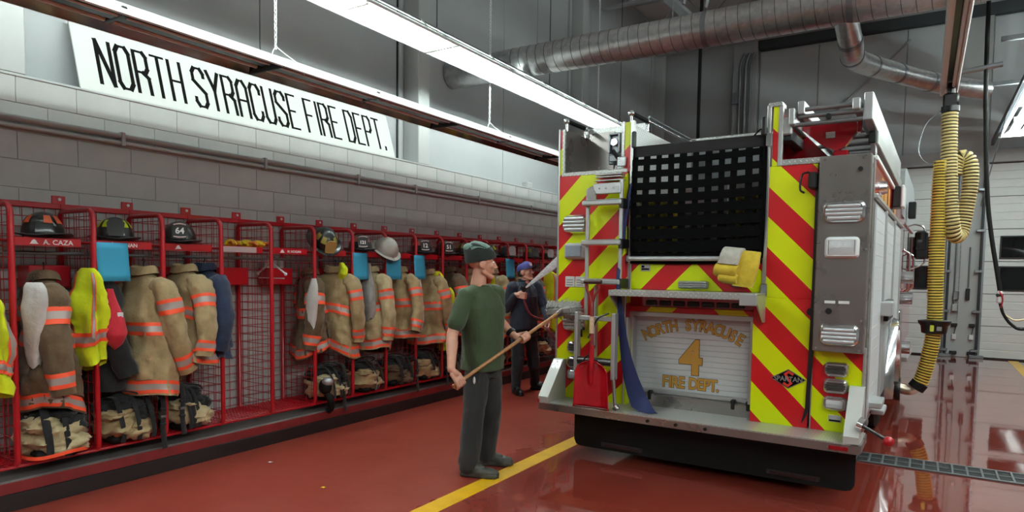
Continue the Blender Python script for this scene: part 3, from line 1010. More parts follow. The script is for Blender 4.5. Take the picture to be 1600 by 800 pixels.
# left top recess of tread plate
B('recess_floor', TXY, -1.24, -0.62, 0.02, 0.5, 2.462, 2.475, 0.002)
B('recess_wall', STEEL, -1.245, -1.225, 0.02, 3.7, 2.47, 2.90, 0.004, label='smooth outer wall of the rear recess')
B('recess_wall', TXZ, -1.235, -0.63, 0.47, 0.49, 2.47, 2.98, 0.003, label='tread plate end wall of the recess')
B('recess_wall', TYZ, -0.66, -0.62, 0.02, 3.7, 2.0, 2.88, 0.004, label='tread plate inner wall of the recess')
m = MB(); m.rbox(-1.235, -0.94, 0.455, 0.468, 2.475, 2.93, 0.002); part('smooth_lining', m, STEEL)
B('recess_lip', TXZ, -1.24, -0.60, -0.008, 0.03, 2.468, 2.505, 0.006)
B('recess_lip', TXZ, -1.235, -1.208, -0.008, 0.02, 2.5, 2.89, 0.004)
B('recess_lip', TXZ, -0.66, -0.634, -0.008, 0.03, 2.5, 2.90, 0.004)
B('lip_clasp', CHROME, -0.69, -0.61, -0.03, -0.008, 2.52, 2.60, 0.006)
# hatchet mounting bracket in the recess
br = B('tool_bracket', GALV, -0.99, -0.85, 0.44, 0.466, 2.62, 2.91, 0.02)
for q in ((-0.975, -0.955, 0.40, 0.445, 2.72, 2.9), (-0.88, -0.86, 0.40, 0.445, 2.72, 2.9), (-0.975, -0.86, 0.40, 0.445, 2.885, 2.905), (-0.96, -0.875, 0.39, 0.445, 2.64, 2.70)):
    B('bracket_arm', GALV, *q, 0.006, br)
m = MB(); m.cyl((-0.918, 0.40, 2.82), (-0.918, 0.45, 2.82), 0.034, n=16); part('bracket_boss', m, CHROME, br, 40)
m = MB(); m.cyl((-0.918, 0.38, 2.74), (-0.87, 0.40, 2.66), 0.018, n=8); part('bracket_latch', m, BLACK, br, 40)
# grab rails on the recess walls
for x in (-1.225, -0.60):
    m = MB(); m.cyl((x, 0.05, 2.975), (x, 0.42, 2.975), 0.019, n=12)
    g = part('grab_rail', m, RUBBER, None, 50)
    for yy in (0.05, 0.42):
        m = MB(); m.cyl((x, yy, 2.885), (x, yy, 2.96), 0.014, n=10); m.ball((x, yy, 2.972), 0.028, 10, 7)
        part('stanchion', m, CHROME, g, 60)
# hose bed interior
B('bed_wall', TYZ, -0.60, -0.585, 0.05, 3.6, 1.62, 2.88, 0.003)
B('bed_wall', TRUCKRED, 0.56, 0.58, 0.05, 3.6, 1.62, 2.88, 0.003)
B('bed_floor', DARKSTEEL, -0.59, 0.565, 0.03, 3.6, 1.62, 1.70, 0.003)
B('bed_end', M('bed_grey', '63676a', 0.5, 0.2), -0.59, 0.565, 1.62, 1.66, 1.7, 3.0, 0.004)
B('bed_end_cap', TXZ, -0.60, 0.30, 1.59, 1.69, 2.99, 3.02, 0.006)
for x in (-0.2, 0.18):
    B('bed_divider', ALU, x - 0.006, x + 0.006, 0.25, 1.6, 1.7, 2.35, 0.002)
m = MB(); m.tube([(-0.6, 0.45, 2.98), (-0.6, 1.6, 2.98)], 0.016, 8); part('side_rail', m, CHROME, None, 60)
m = MB(); m.tube([(-0.6, 0.45, 3.02), (-0.6, 1.6, 3.02)], 0.012, 8); part('side_rail', m, GALV, None, 60)

# diamond step shelf under the bed
B('rear_shelf', TXY, -0.61, 0.56, -0.31, 0.0, 1.462, 1.474, 0.003)
B('shelf_lip', TXZ, -0.61, 0.47, -0.318, -0.306, 1.425, 1.474, 0.003)
for x in (-0.60, 0.555):
    m = MB(); m.prism([(-0.31, 1.46), (-0.31, 1.42), (-0.05, 1.25), (0.0, 1.25), (0.0, 1.46)], 0, x - 0.006, x + 0.006)
    part('shelf_bracket', m, ALU)
B('shelf_end_plate', ALU, 0.44, 0.565, -0.32, -0.306, 1.385, 1.47, 0.004)
m = MB(); m.cyl((-0.55, -0.055, 1.735), (0.35, -0.055, 1.735), 0.02, n=12)
part('grab_bar', m, ALU, None, 50)
for x in (-0.55, 0.34):
    m = MB(); m.cyl((x, -0.06, 1.735), (x, 0.01, 1.735), 0.028, n=12); part('bar_mount', m, CHROME, None, 50)
lab = B('warning_plate', M('label_silver', 'b6b4b2', 0.4), -0.458, -0.375, -0.01, -0.002, 1.63, 1.685, 0.003)
B('plate_print', BLACKINK, -0.45, -0.383, -0.013, -0.009, 1.64, 1.655, 0.001, lab)
B('plate_print', BLACKINK, -0.45, -0.425, -0.013, -0.009, 1.66, 1.678, 0.001, lab)
h = B('step_handle', ALU, -0.125, 0.12, -0.03, -0.002, 1.495, 1.555, 0.008)
for z in (1.51, 1.527, 1.544):
    m = MB(); m.cyl((-0.115, -0.035, z), (0.11, -0.035, z), 0.006, n=8); part('grip_ridge', m, CHROME, h)

# ---- roller door with slats, frame, lettering
B('door_frame', ALU, -0.585, -0.545, 0.06, 0.19, 0.585, 1.285, 0.004)
B('door_frame', ALU, 0.435, 0.475, 0.06, 0.19, 0.585, 1.285, 0.004)
B('door_frame', ALU, -0.585, 0.475, 0.055, 0.19, 1.245, 1.285, 0.004)
RD = B('roller_door', M('door_backing', '888888', 0.5), -0.55, 0.44, 0.165, 0.175, 0.585, 1.25, 0.002)
slat = MB(); slat.prism([(0.166, 0.0005), (0.153, 0.001), (0.151, 0.005), (0.151, 0.041), (0.153, 0.0445), (0.166, 0.045)], 0, -0.548, 0.438)
slm = slat.mesh('slat', M('satin_slat', 'ccd0d3', 0.42, 0.15))
for k in range(14):
    place('slat', slm, RD, loc=(0, 0, 0.612 + k * 0.0455))
B('bottom_bar', ALU, -0.55, 0.44, 0.135, 0.17, 0.575, 0.612, 0.006, RD)
B('lift_bar', CHROME, -0.38, 0.43, 0.10, 0.115, 0.548, 0.565, 0.005, RD)
for x in (-0.39, 0.315, 0.435):
    B('latch', BLACK, x - 0.02, x + 0.02, 0.085, 0.14, 0.52, 0.605, 0.01, RD)
B('door_sill', STEEL, -0.585, 0.475, 0.09, 0.19, 0.455, 0.575, 0.004)
yl = 0.1495
R_ = 0.86
def arc_text(txt, cx, zt, R, size, span, mat, off, dy):
    n = len(txt)
    for i, ch in enumerate(txt):
        if ch == ' ': continue
        a = (i - (n - 1) / 2) / (n - 1) * span
        o = (cx + R * sin(a), yl - dy, zt - R + R * cos(a))
        T = frame_mat(o, (cos(a), 0, -sin(a)), (sin(a), 0, cos(a)))
        put_text(ch, size, T @ Matrix.Translation((0, -size * 0.35, 0)), mat, RD, name='letter', depth=0.0006, offset=off, sx=0.8)
for mt, off, dy in ((BLACKINK, 0.0075, 0.001), (GOLD, 0.0045, 0.0022)):
    arc_text('NORTH SYRACUSE', -0.055, 1.185, R_, 0.132, 0.96, mt, off * 0.8, dy)
    for txt, size, z, sxx in (('4', 0.40, 0.775, 0.95),):
        put_text(txt, size, frame_mat((-0.055, yl - dy, z), (1, 0, 0), (0, 0, 1)), mt, RD, name='numeral', depth=0.0006, offset=off * 2.6 if mt is GOLD else off * 2.1, sx=sxx)
    w_ = 'FIRE DEPT.'
    for i, ch in enumerate(w_):
        if ch == ' ': continue
        xs = -0.275 + [0, .046, .088, .145, 0, .245, .305, .358, .412, .448][i]
        put_text(ch, 0.135, frame_mat((xs, yl - dy, 0.645), (1, 0, 0), (0, 0, 1)), mt, RD, name='letter', depth=0.0006, offset=off, sx=0.82)

# ---- net of black webbing straps over the bed
NET = B('cargo_net', BLACKCLOTH, -0.548, 0.525, -0.02, -0.008, 2.585, 2.675, 0.004)
strap_m = M('black_webbing', '030304', 0.9, spec=0.12, bump=0.3, bs=260, bd=0.003)
rnd = random.Random(3)
nx, x0n, x1n = 11, -0.525, 0.505
for i in range(nx):
    x = x0n + (x1n - x0n) * i / (nx - 1)
    w = 0.026 + rnd.uniform(-0.003, 0.006)
    a, b_ = rnd.uniform(-0.012, 0.012), rnd.uniform(-0.012, 0.012)
    pts = [(x + a * sin(pi * t) + b_ * t, -0.014 - 0.022 * sin(pi * t), 2.6 - 0.86 * t) for t in [q / 8 for q in range(9)]]
    m = MB(); m.loft([[(p[0] - w, p[1], p[2]), (p[0] + w, p[1], p[2]), (p[0] + w, p[1] + 0.004, p[2]), (p[0] - w, p[1] + 0.004, p[2])] for p in pts])
    part('strap', m, strap_m, NET)
for j in range(9):
    z = 2.545 - j * 0.1
    w = 0.026 + j * 0.0026
    sag = rnd.uniform(0.004, 0.014)
    pts = [(-0.55 + 1.07 * t, -0.022 - 0.022 * sin(pi * (2.6 - z) / 0.86) , z - sag * sin(pi * t) + 0.012 * (t - 0.5)) for t in [q / 10 for q in range(11)]]
    m = MB(); m.loft([[(p[0], p[1], p[2] - w), (p[0], p[1], p[2] + w), (p[0], p[1] + 0.004, p[2] + w), (p[0], p[1] + 0.004, p[2] - w)] for p in pts])
    part('strap', m, strap_m, NET)
for x in (-0.535, 0.515):
    m = MB(); m.tube([(x, -0.02, 2.73), (x - 0.005, -0.02, 2.2), (x, -0.02, 1.75)], 0.02, 8, flat=(0.024, 0.004)); part('border_strap', m, strap_m, NET)
for x, lx in ((-0.535, -0.02), (0.51, 0.02)):
    B('strap_buckle', BLACK, x - 0.02, x + 0.02, -0.05, -0.02, 2.66, 2.80, 0.01, NET)
m = MB(); m.tube([(0.51, -0.03, 2.72), (0.48, -0.03, 2.71), (0.44, -0.03, 2.67)], 0.012, 6, flat=(0.016, 0.003)); part('strap_tail', m, strap_m, NET)

# ---- rear step (tailboard)
m = MB(); m.prism([(-1.25, 0.1), (-1.25, -0.33), (1.20, -0.33), (1.265, -0.28), (1.265, 0.1)], 2, 0.462, 0.472); part('tailboard', m, TXY)
m = MB(); m.loft([[(-1.255, -0.325, z), (1.195, -0.335, z), (1.262, -0.335, z), (1.275, -0.29, z), (1.275, 0.1, z), (1.262, 0.1, z), (1.262, -0.28, z), (1.2, -0.32, z), (-1.25, -0.31, z)] for z in (0.405, 0.463)], caps=True)
part('tailboard_edge', m, STEEL)
B('tailboard_edge', STEEL, -1.258, -1.246, -0.325, 0.1, 0.405, 0.464, 0.003)
for x in (-0.237, -0.006, 0.225):
    m = MB(); m.cyl((x, -0.345, 0.436), (x, -0.325, 0.436), 0.013, n=10); part('edge_bolt', m, BLACK, None, 50)
B('marker_strip', M('red_reflector', '8a0f16', 0.25), 1.08, 1.20, -0.341, -0.33, 0.42, 0.448, 0.002)
B('marker_lamp', M('red_reflector'), -1.262, -1.245, -0.335, -0.29, 0.46, 0.50, 0.006)
for x0, x1 in ((-1.258, -1.16), (1.165, 1.262)):
    m = MB(); m.prism([(-0.325, 0.472), (-0.325, 0.52), (-0.06, 0.825), (0.0, 0.825), (0.0, 0.472)], 0, x0, x1)
    w_ = part('end_gusset', m, M('satin_plate', 'c0c1bd', 0.5, 0.4))
m = MB(); m.prism([(-0.29, 0.51), (-0.055, 0.80), (-0.07, 0.815), (-0.312, 0.53)], 0, -1.25, -1.168); part('tread_strip', m, TXY)
# black flaps below
m = MB(); m.prism([(-1.03, 0.42), (-1.03, 0.12), (-1.01, 0.078), (-0.97, 0.065), (1.16, 0.065), (1.205, 0.078), (1.226, 0.12), (1.226, 0.42)], 1, -0.065, -0.045); part('mud_flap', m, RUBBER)
for x, z in ((-0.57, 0.108), (0.81, 0.115)):
    f = B('flap_bar', M('flap_bar_grey', '2c2a2a', 0.4), x - 0.19, x + 0.19, -0.078, -0.062, z - 0.018, z + 0.022, 0.006)
    B('bar_insert', M('dull_red', '2e1012', 0.4), x - 0.16, x + 0.16, -0.083, -0.074, z - 0.008, z + 0.012, 0.004, f)
B('underside_light_block', RUBBER, -1.0, 1.15, -0.04, 8.2, 0.3, 0.44, 0.01)  # dark box added under the engine to block light
# wheels
def wheel(x, y, r, w, lab):
    T = Matrix.Translation((x, y, r)) @ Matrix.Rotation(pi / 2, 4, 'Y')
    m = MB(); m.lathe([(r * 0.55, -w / 2), (r * 0.92, -w / 2), (r, -w / 2 + 0.03), (r, w / 2 - 0.03), (r * 0.92, w / 2), (r * 0.55, w / 2)], 40, T)
    o = part('wheel', m, RUBBER, None, 40, label=lab)
    m = MB(); m.lathe([(0.0, w / 2 - 0.06), (0.1, w / 2 - 0.05), (r * 0.35, w / 2 - 0.09), (r * 0.55, w / 2 - 0.01), (r * 0.57, w / 2 - 0.005), (r * 0.57, -w / 2 + 0.02)], 32, T); part('rim', m, CHROME, o, 40)
wheel(1.02, 2.75, 0.52, 0.32, 'rear tyre near the yellow hose'); wheel(-1.02, 2.75, 0.52, 0.32, 'rear tyre near the lockers')
wheel(1.02, 6.6, 0.52, 0.32, 'front tyre near the yellow hose'); wheel(-1.02, 6.6, 0.52, 0.32, 'front tyre near the lockers')

# ---- access ladder
LAD = thing('tmp', None, None); bpy.data.objects.remove(LAD)
m = MB(); m.rbox(-0.925, -0.895, -0.135, -0.105, 1.20, 2.33, 0.006)
LAD = part('access_ladder', m, ALU, None, label='fixed bright ladder on the chevron panel')
m = MB(); m.rbox(-0.615, -0.585, -0.135, -0.105, 1.20, 2.40, 0.006); part('rail', m, ALU, LAD)
for z in (2.205, 1.868, 1.535):
    m = MB(); m.rbox(-0.94, -0.575, -0.19, -0.115, z - 0.022, z + 0.022, 0.01); r_ = part('rung', m, ALU, LAD)
    m = MB(); m.rbox(-0.90, -0.615, -0.185, -0.12, z + 0.022, z + 0.026, 0.001); part('rung_tread', m, TXY, LAD)
    m = MB(); m.rbox(-0.60, -0.565, -0.17, -0.01, z - 0.05, z + 0.03, 0.006); part('stand_off', m, BLACK, LAD)
B('top_bracket', ALU, -0.85, -0.60, -0.15, -0.10, 2.28, 2.37, 0.006, LAD)
for z in (2.39, 2.42, 2.44):
    B('hinge_leaf', TRIMMET, -0.845, -0.605, -0.13, -0.03, z, z + 0.012, 0.004, LAD)
m = MB(); m.prism([(-0.90, 2.33), (-0.86, 2.35), (-0.82, 2.28), (-0.815, 2.19), (-0.86, 2.185), (-0.905, 2.26)], 1, -0.155, -0.14); part('latch_plate', m, STEEL, LAD)
for x in (-0.79, -0.73, -0.66):
    m = MB(); m.cyl((x, -0.155, 2.325), (x, -0.148, 2.325), 0.008, n=8); part('bolt', m, CHROME, LAD)
# fold-down lower section
m = MB(); m.rbox(-0.945, -0.915, -0.27, -0.20, 0.77, 1.275, 0.006)
LOW = part('folding_ladder', m, ALU, None, label='folded lower ladder section of flat bars')
for q in ((-0.60, -0.565, -0.27, -0.20, 0.72, 1.275), (-0.925, -0.585, -0.245, -0.215, 1.205, 1.245), (-0.54, -0.52, -0.12, -0.06, 0.70, 1.24), (-0.84, -0.82, -0.12, -0.06, 0.8, 1.5)):
    B('flat_bar', ALU, *q, 0.005, LOW)
m = MB(); m.cyl((-0.92, -0.235, 0.86), (-0.59, -0.235, 0.86), 0.032, n=14); part('rung', m, M('dark_rung', '4a4846', 0.3, 0.8), LOW, 50)
m = MB(); m.cyl((-0.585, -0.25, 0.80), (-0.555, -0.26, 0.50), 0.015, n=10); part('leg_strut', m, CHROME, LOW, 50)
m = MB(); m.cyl((-0.555, -0.26, 0.50), (-0.53, -0.26, 0.475), 0.03, n=10); part('strut_foot', m, STEEL, LOW, 50)
m = MB(); m.tube(spline([(-0.63, -0.25, 1.275), (-0.72, -0.27, 1.23), (-0.77, -0.28, 1.12), (-0.80, -0.29, 1.06)], 5), 0.008, 6); part('tether', m, BLACK, LOW, 60)
m = MB(); m.tube(spline([(-0.745, -0.27, 1.0), (-0.77, -0.28, 0.93), (-0.82, -0.28, 0.90), (-0.86, -0.28, 0.84)], 5), 0.007, 6); part('tether', m, BLACK, LOW, 60)

# ---- lamps
def rrect(cx, cz, w, h, r, n=4):
    out = []
    for sx, sz, a0 in ((1, 1, 0), (-1, 1, pi / 2), (-1, -1, pi), (1, -1, 1.5 * pi)):
        for k in range(n + 1):
            a = a0 + pi / 2 * k / n
            out.append((cx + sx * (w / 2 - r) + r * cos(a), cz + sz * (h / 2 - r) + r * sin(a)))
    return out
def lamp(cx, cz, w, h, y, lens, lab, ribs=4, bez=CHROME, rr=0.3, d=0.03):
    m = MB()
    rings = []
    for k, (yy, g) in enumerate(((y, 0.012), (y - d * 0.6, 0.006), (y - d, -0.006), (y - d, -0.014), (y - d * 0.7, -0.016))):
        rings.append([(u, yy, v) for u, v in rrect(cx, cz, w + 2 * g, h + 2 * g, rr * h + g)])
    m.loft(rings, caps=True)
    b = part('lamp', m, bez, None, 40, label=lab)
    m = MB()
    n = ribs
    for k in range(n):
        z0 = cz - h / 2 + 0.012 + (h - 0.024) * k / n; z1 = cz - h / 2 + 0.012 + (h - 0.024) * (k + 1) / n
        cut = 0.02 if k in (0, n - 1) else 0.008
        m.prism([(y - d * 0.6, z0), (y - d * 1.05, z0 + 0.003), (y - d * 1.2, (z0 + z1) / 2), (y - d * 1.05, z1 - 0.003), (y - d * 0.6, z1)], 0, cx - w / 2 + cut, cx + w / 2 - cut)
    part('lens', m, lens, b)
    return b
DARKLENS = M('smoked_lens', '4a4644', 0.2, 0.3, bump=0.9, bs=140, bd=0.01)
FLATW = M('white_lens', 'c3c7cb', 0.3)
lamp(-1.075, 2.04, 0.225, 0.15, -0.01, LENS, 'wide clear lamp, highest on the panel beside the ladder', d=0.055)
sl = lamp(-1.075, 1.80, 0.19, 0.125, -0.01, WHITEPL, 'square white scene lamp beside the ladder', 1, M('white_bezel', 'b9bcc0', 0.4), 0.15, d=0.05)
B('led_array', M('led_blue_grey', '8f9aa6', 0.3, bump=0.8, bs=120), -1.15, -1.0, -0.075, -0.066, 1.75, 1.85, 0.004, sl)
for x in (-1.13, -1.03):
    pl_ = B('data_plate', M('label_white', 'cfcfcb', 0.5), x - 0.05, x + 0.045, -0.012, -0.002, 1.48, 1.575, 0.004)
    for k in range(3):
        B('plate_print', M('print_grey', '77736f', 0.6), x - 0.035, x + 0.03, -0.014, -0.011, 1.497 + k * 0.022, 1.503 + k * 0.022, 0.001, pl_)
lamp(-1.06, 1.165, 0.22, 0.15, -0.01, LENS, 'wide clear lamp behind the scrubbing brush', d=0.055)
lamp(-1.078, 0.938, 0.12, 0.09, -0.005, DARKLENS, 'upper small dark lamp beside the shovel', 3)
lamp(-1.076, 0.80, 0.12, 0.09, -0.005, DARKLENS, 'lower small dark lamp beside the shovel', 3)
lamp(-1.068, 0.69, 0.13, 0.08, -0.005, FLATW, 'small white lamp beside the shovel', 1)
m = MB(); m.tube([(-1.02, -0.02, 1.13), (-0.99, -0.06, 1.12), (-0.985, -0.06, 1.04)], 0.014, 8); m.rbox(-1.02, -0.95, -0.07, -0.04, 1.10, 1.13, 0.006); part('tee_handle', m, BLACK, None, 50)
# stainless lamp cabinet
CAB = B('lamp_cabinet', STEEL, 0.915, 1.247, -0.105, 0.05, 1.067, 2.462, 0.008, label='tall brushed steel lamp cabinet')
for x, z in ((0.95, 2.435), (1.20, 2.435), (0.94, 1.09), (1.22, 1.09), (1.225, 1.3), (1.235, 1.8)):
    m = MB(); m.cyl((x, -0.112, z), (x, -0.104, z), 0.008, n=8); part('rivet', m, CHROME, CAB, 50)
m = MB(); m.cyl((1.18, -0.125, 2.355), (1.18, -0.1, 2.355), 0.016, n=12); part('camera_eye', m, BLACK, CAB, 50)
lamp(1.088, 2.062, 0.25, 0.135, -0.105, LENS, 'upper wide clear lamp on the steel cabinet', 4)
s2 = lamp(1.083, 1.812, 0.20, 0.13, -0.105, LENS, 'square white framed lamp on the steel cabinet', 1, WHITEPL, 0.15)
lamp(1.088, 1.19, 0.24, 0.135, -0.105, LENS, 'lower wide clear lamp on the steel cabinet', 4)
for x in (0.985, 1.075):
    B('label_strip', WHITEPL, x, x + 0.07, -0.108, -0.104, 1.415, 1.435, 0.001, CAB)
m = MB(); m.cyl((1.015, -0.112, 1.36), (1.015, -0.104, 1.36), 0.022, n=12); part('grommet', m, BLACK, CAB, 50)
lamp(1.068, 0.932, 0.15, 0.09, -0.002, DARKLENS, 'upper small dark lamp under the steel cabinet', 4)
lamp(1.068, 0.808, 0.15, 0.09, -0.002, DARKLENS, 'lower small dark lamp under the steel cabinet', 4)
lamp(1.068, 0.68, 0.15, 0.085, -0.002, FLATW, 'small white lamp under the steel cabinet', 1)
mp = B('maker_plate', M('label_silver'), 1.03, 1.115, -0.008, 0.0, 0.545, 0.595, 0.003)
B('plate_print', BLACKINK, 1.035, 1.11, -0.01, -0.007, 0.55, 0.562, 0.001, mp)
# diamond badge
m = MB(); m.prism([(0.620, 0.83), (0.742, 0.905), (0.868, 0.832), (0.745, 0.757)], 1, -0.010, -0.003)
bd = part('diamond_badge', m, M('badge_grey', '5b5b5b', 0.4))
m = MB(); m.prism([(0.630, 0.83), (0.742, 0.898), (0.858, 0.832), (0.745, 0.764)], 1, -0.012, -0.009); part('badge_face', m, BLACKINK, bd)
m = MB()
sp = [(0.775, 0.868), (0.745, 0.885), (0.722, 0.865), (0.765, 0.80), (0.742, 0.778), (0.715, 0.795)]
for a, b_ in zip(sp[:-1], sp[1:]):
    a, b_ = Vector(a), Vector(b_); d = (b_ - a).normalized(); n_ = Vector((-d.y, d.x)) * 0.0085; e = d * 0.006
    m.prism([tuple(a - e + n_), tuple(b_ + e + n_), tuple(b_ + e - n_), tuple(a - e - n_)], 1, -0.0135, -0.0115)
part('badge_emblem', m, M('badge_red', 'd8362a', 0.5), bd)
put_text('SPARTAN', 0.052, frame_mat((0.744, -0.0145, 0.8135), (1, 0, 0), (0, 0, 1)), M('badge_silver', '8a8a8a', 0.4), bd, depth=0.0006, offset=0.0008, sx=0.92)
# black strap hanging along the cabinet edge
m = MB(); m.loft([[(0.878 + dx - w, -0.02, z), (0.878 + dx + w, -0.02, z), (0.878 + dx + w, -0.008, z), (0.878 + dx - w, -0.008, z)] for dx, w, z in ((0.022, 0.018, 2.32), (0.025, 0.018, 1.7), (0.022, 0.017, 1.3), (0.016, 0.015, 0.95), (0.005, 0.013, 0.62), (-0.01, 0.010, 0.56), (-0.028, 0.002, 0.51))])
part('black_strap', m, BLACK)
m = MB(); m.cyl((0.885, -0.03, 1.345), (0.885, 0.0, 1.345), 0.03, n=8); part('strap_clip', m, BLACK, None, 40)
B('rope_hook', BLACK, 0.84, 0.90, -0.09, -0.005, 2.24, 2.36, 0.012)
m = MB(); m.tube(spline([(0.845, -0.08, 2.36), (0.80, -0.09, 2.34), (0.79, -0.09, 2.24), (0.82, -0.09, 2.21)], 5), 0.008, 6); part('rope_hook_wire', m, BLACK, None, 60)
B('ledge_tread', TXZ, 0.63, 0.92, -0.01, 0.06, 2.43, 2.475, 0.005)
m = MB(); m.prism([(0.56, 2.47), (0.92, 2.47), (0.92, 2.52), (0.6, 2.86), (0.56, 2.86)], 1, 0.50, 0.52); part('inner_bulkhead', m, TRUCKRED)
m = MB(); m.prism([(0.05, 2.47), (3.6, 2.47), (3.6, 2.88), (0.05, 2.88)], 0, 0.565, 0.585); part('side_wall', m, TRUCKRED)
B('roof_deck', TXY, 0.58, 1.2, 0.52, 3.7, 2.2, 2.22, 0.003)

# ---- ladder rack
RK = B('ladder_rack', TRUCKRED, 0.95, 1.05, 0.28, 0.36, 2.2, 2.56, 0.006, label='red ladder rack post with shaped plate')
m = MB(); m.prism([(0.73, 2.775), (1.105, 2.765), (1.107, 2.69), (1.03, 2.585), (0.97, 2.555), (0.88, 2.60), (0.73, 2.73)], 1, 0.27, 0.33); part('shaped_plate', m, TRUCKRED, RK)
for q in ((1.105, 1.135, 0.25, 0.34, 2.68, 2.78),):
    B('side_flange', TRUCKRED, *q, 0.006, RK)
B('plate_label', M('label_silver'), 0.895, 0.96, 0.262, 0.27, 2.655, 2.70, 0.003, RK)
B('rack_arm', DARKSTEEL, 0.62, 0.70, 0.03, 2.6, 2.62, 2.70, 0.006, RK)
B('rack_arm_end', ALU, 0.615, 0.70, 0.0, 0.05, 2.66, 2.79, 0.01, RK)
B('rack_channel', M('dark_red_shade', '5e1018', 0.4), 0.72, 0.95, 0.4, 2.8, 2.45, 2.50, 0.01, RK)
GL2 = thing('ground_ladder', 'stacked aluminium ladders lying flat in the rack on top of the engine', 'ladder', (-1.585, 5.345, 0), local=True, rotz=radians(-1.2))
def Bg(name, mat, *q, c=0.006):
    m = MB(); m.rbox(*q, c); m.build(name, mat, GL2)
Bg('beam', ALU, 1.165, 1.225, 0.05, 3.55, 2.72, 2.915)
Bg('beam', M('ladder_side', '9c9e9b', 0.45, 0.5), 1.175, 1.235, 0.45, 3.65, 2.615, 2.715)
Bg('beam', ALU, 1.10, 1.15, -0.02, 3.4, 2.79, 2.87)
Bg('beam', ALU, 0.735, 0.785, 0.0, 3.4, 2.80, 2.895)
Bg('beam', ALU, 0.685, 0.725, -0.05, 3.4, 2.72, 2.84)
for z, xa, xb in ((2.835, 0.775, 1.155), (2.785, 0.74, 1.165), (2.728, 0.71, 1.165)):
    for k in range(3):
        m = MB(); m.cyl((xa, 0.03 + k * 0.9, z - (0.02 if k else 0)), (xb, 0.03 + k * 0.9, z - (0.02 if k else 0)), 0.0165, n=10); m.build('rung', GALV, GL2, 50)
m = MB(); m.cyl((0.945, -0.0, 2.765), (0.945, 0.03, 2.765), 0.02, n=10); m.build('ladder_stop', BLACK, GL2, 50)
Bg('end_cap', BLACK, 1.17, 1.222, 0.42, 0.45, 2.62, 2.71)
m = MB(); m.prism([(0.44, 2.62), (0.62, 2.45), (0.72, 2.45), (0.62, 2.62)], 0, 1.185, 1.215); m.build('lower_bracket', ALU, GL2)

# ---- the side facing the yellow hose
SX = 1.248
B('side_skin', M('side_grey', '9a9c9d', 0.4, 0.5), 1.2, SX, 0.05, 3.62, 0.5, 2.2, 0.004)
B('side_edge', STEEL, 1.225, SX + 0.006, 0.03, 0.13, 0.47, 2.45, 0.005)
B('upper_band', TRUCKRED, 1.2, SX, 0.13, 3.7, 2.2, 2.45, 0.004)
B('drip_rail', ALU, SX, SX + 0.03, 0.1, 3.65, 2.17, 2.205, 0.006)
B('top_rail', WHITE, SX - 0.02, SX + 0.02, 0.1, 2.6, 2.44, 2.475, 0.006)
for y0, w in ((0.75, 0.22), (1.05, 0.3), (1.5, 0.2), (2.3, 0.3)):
    B('gold_stripe', M('gold_stripe', 'd89a45', 0.35, 0.4), SX, SX + 0.003, y0, y0 + w, 2.215, 2.40, 0.001)
for y0, y1, z0 in ((0.18, 1.12, 0.56), (1.2, 2.28, 1.15), (2.38, 3.5, 0.56)):
    s_ = B('side_shutter', ALU, SX, SX + 0.012, y0, y1, z0, 2.15, 0.004)
    n_ = int((2.1 - z0) / 0.09)
    m = MB()
    for k in range(n_):
        m.rbox(SX + 0.01, SX + 0.0155, y0 + 0.06, y1 - 0.06, z0 + 0.04 + k * 0.09, z0 + 0.1285 + k * 0.09, 0.0012)
    part('shutter_slats', m, M('satin_slat'), s_, kind='stuff')
    B('shutter_post', ALU, SX + 0.008, SX + 0.03, y1 - 0.04, y1 + 0.03, z0, 2.16, 0.005, s_)
# wheel arch and fittings
m = MB(); rings = []
for k in range(15):
    a = radians(-10 + 200 * k / 14)
    rings.append([(SX + dx, 2.75 + rr * cos(a), 0.52 + rr * sin(a)) for dx, rr in ((0.0, 0.56), (0.07, 0.58), (0.08, 0.63), (0.02, 0.66), (0.0, 0.66))])
m.loft(rings); part('wheel_arch', m, CHROME, None, 50)
m = MB(); m.cyl((SX, 0.62, 2.30), (SX + 0.05, 0.62, 2.30), 0.06, 0.045, n=18); part('round_lamp', m, CHROME, None, 40)
B('box_lamp', BLACK, SX, SX + 0.07, 2.0, 2.25, 2.27, 2.47, 0.01)
B('box_lamp_lens', WHITEPL, SX + 0.07, SX + 0.10, 2.0, 2.28, 2.27, 2.48, 0.01)
B('box_lamp', BLACK, SX, SX + 0.09, 5.2, 5.4, 2.4, 2.62, 0.01)
for y0, z0, dz in ((0.3, 0.62, 0.05), (0.6, 0.52, 0.04), (1.0, 1.28, 0.12)):
    B('side_step', ALU, SX, SX + 0.10, y0, y0 + 0.3, z0, z0 + dz, 0.008)
B('tool_mount', BLACK, SX, SX + 0.06, 1.3, 1.9, 1.22, 1.40, 0.01)
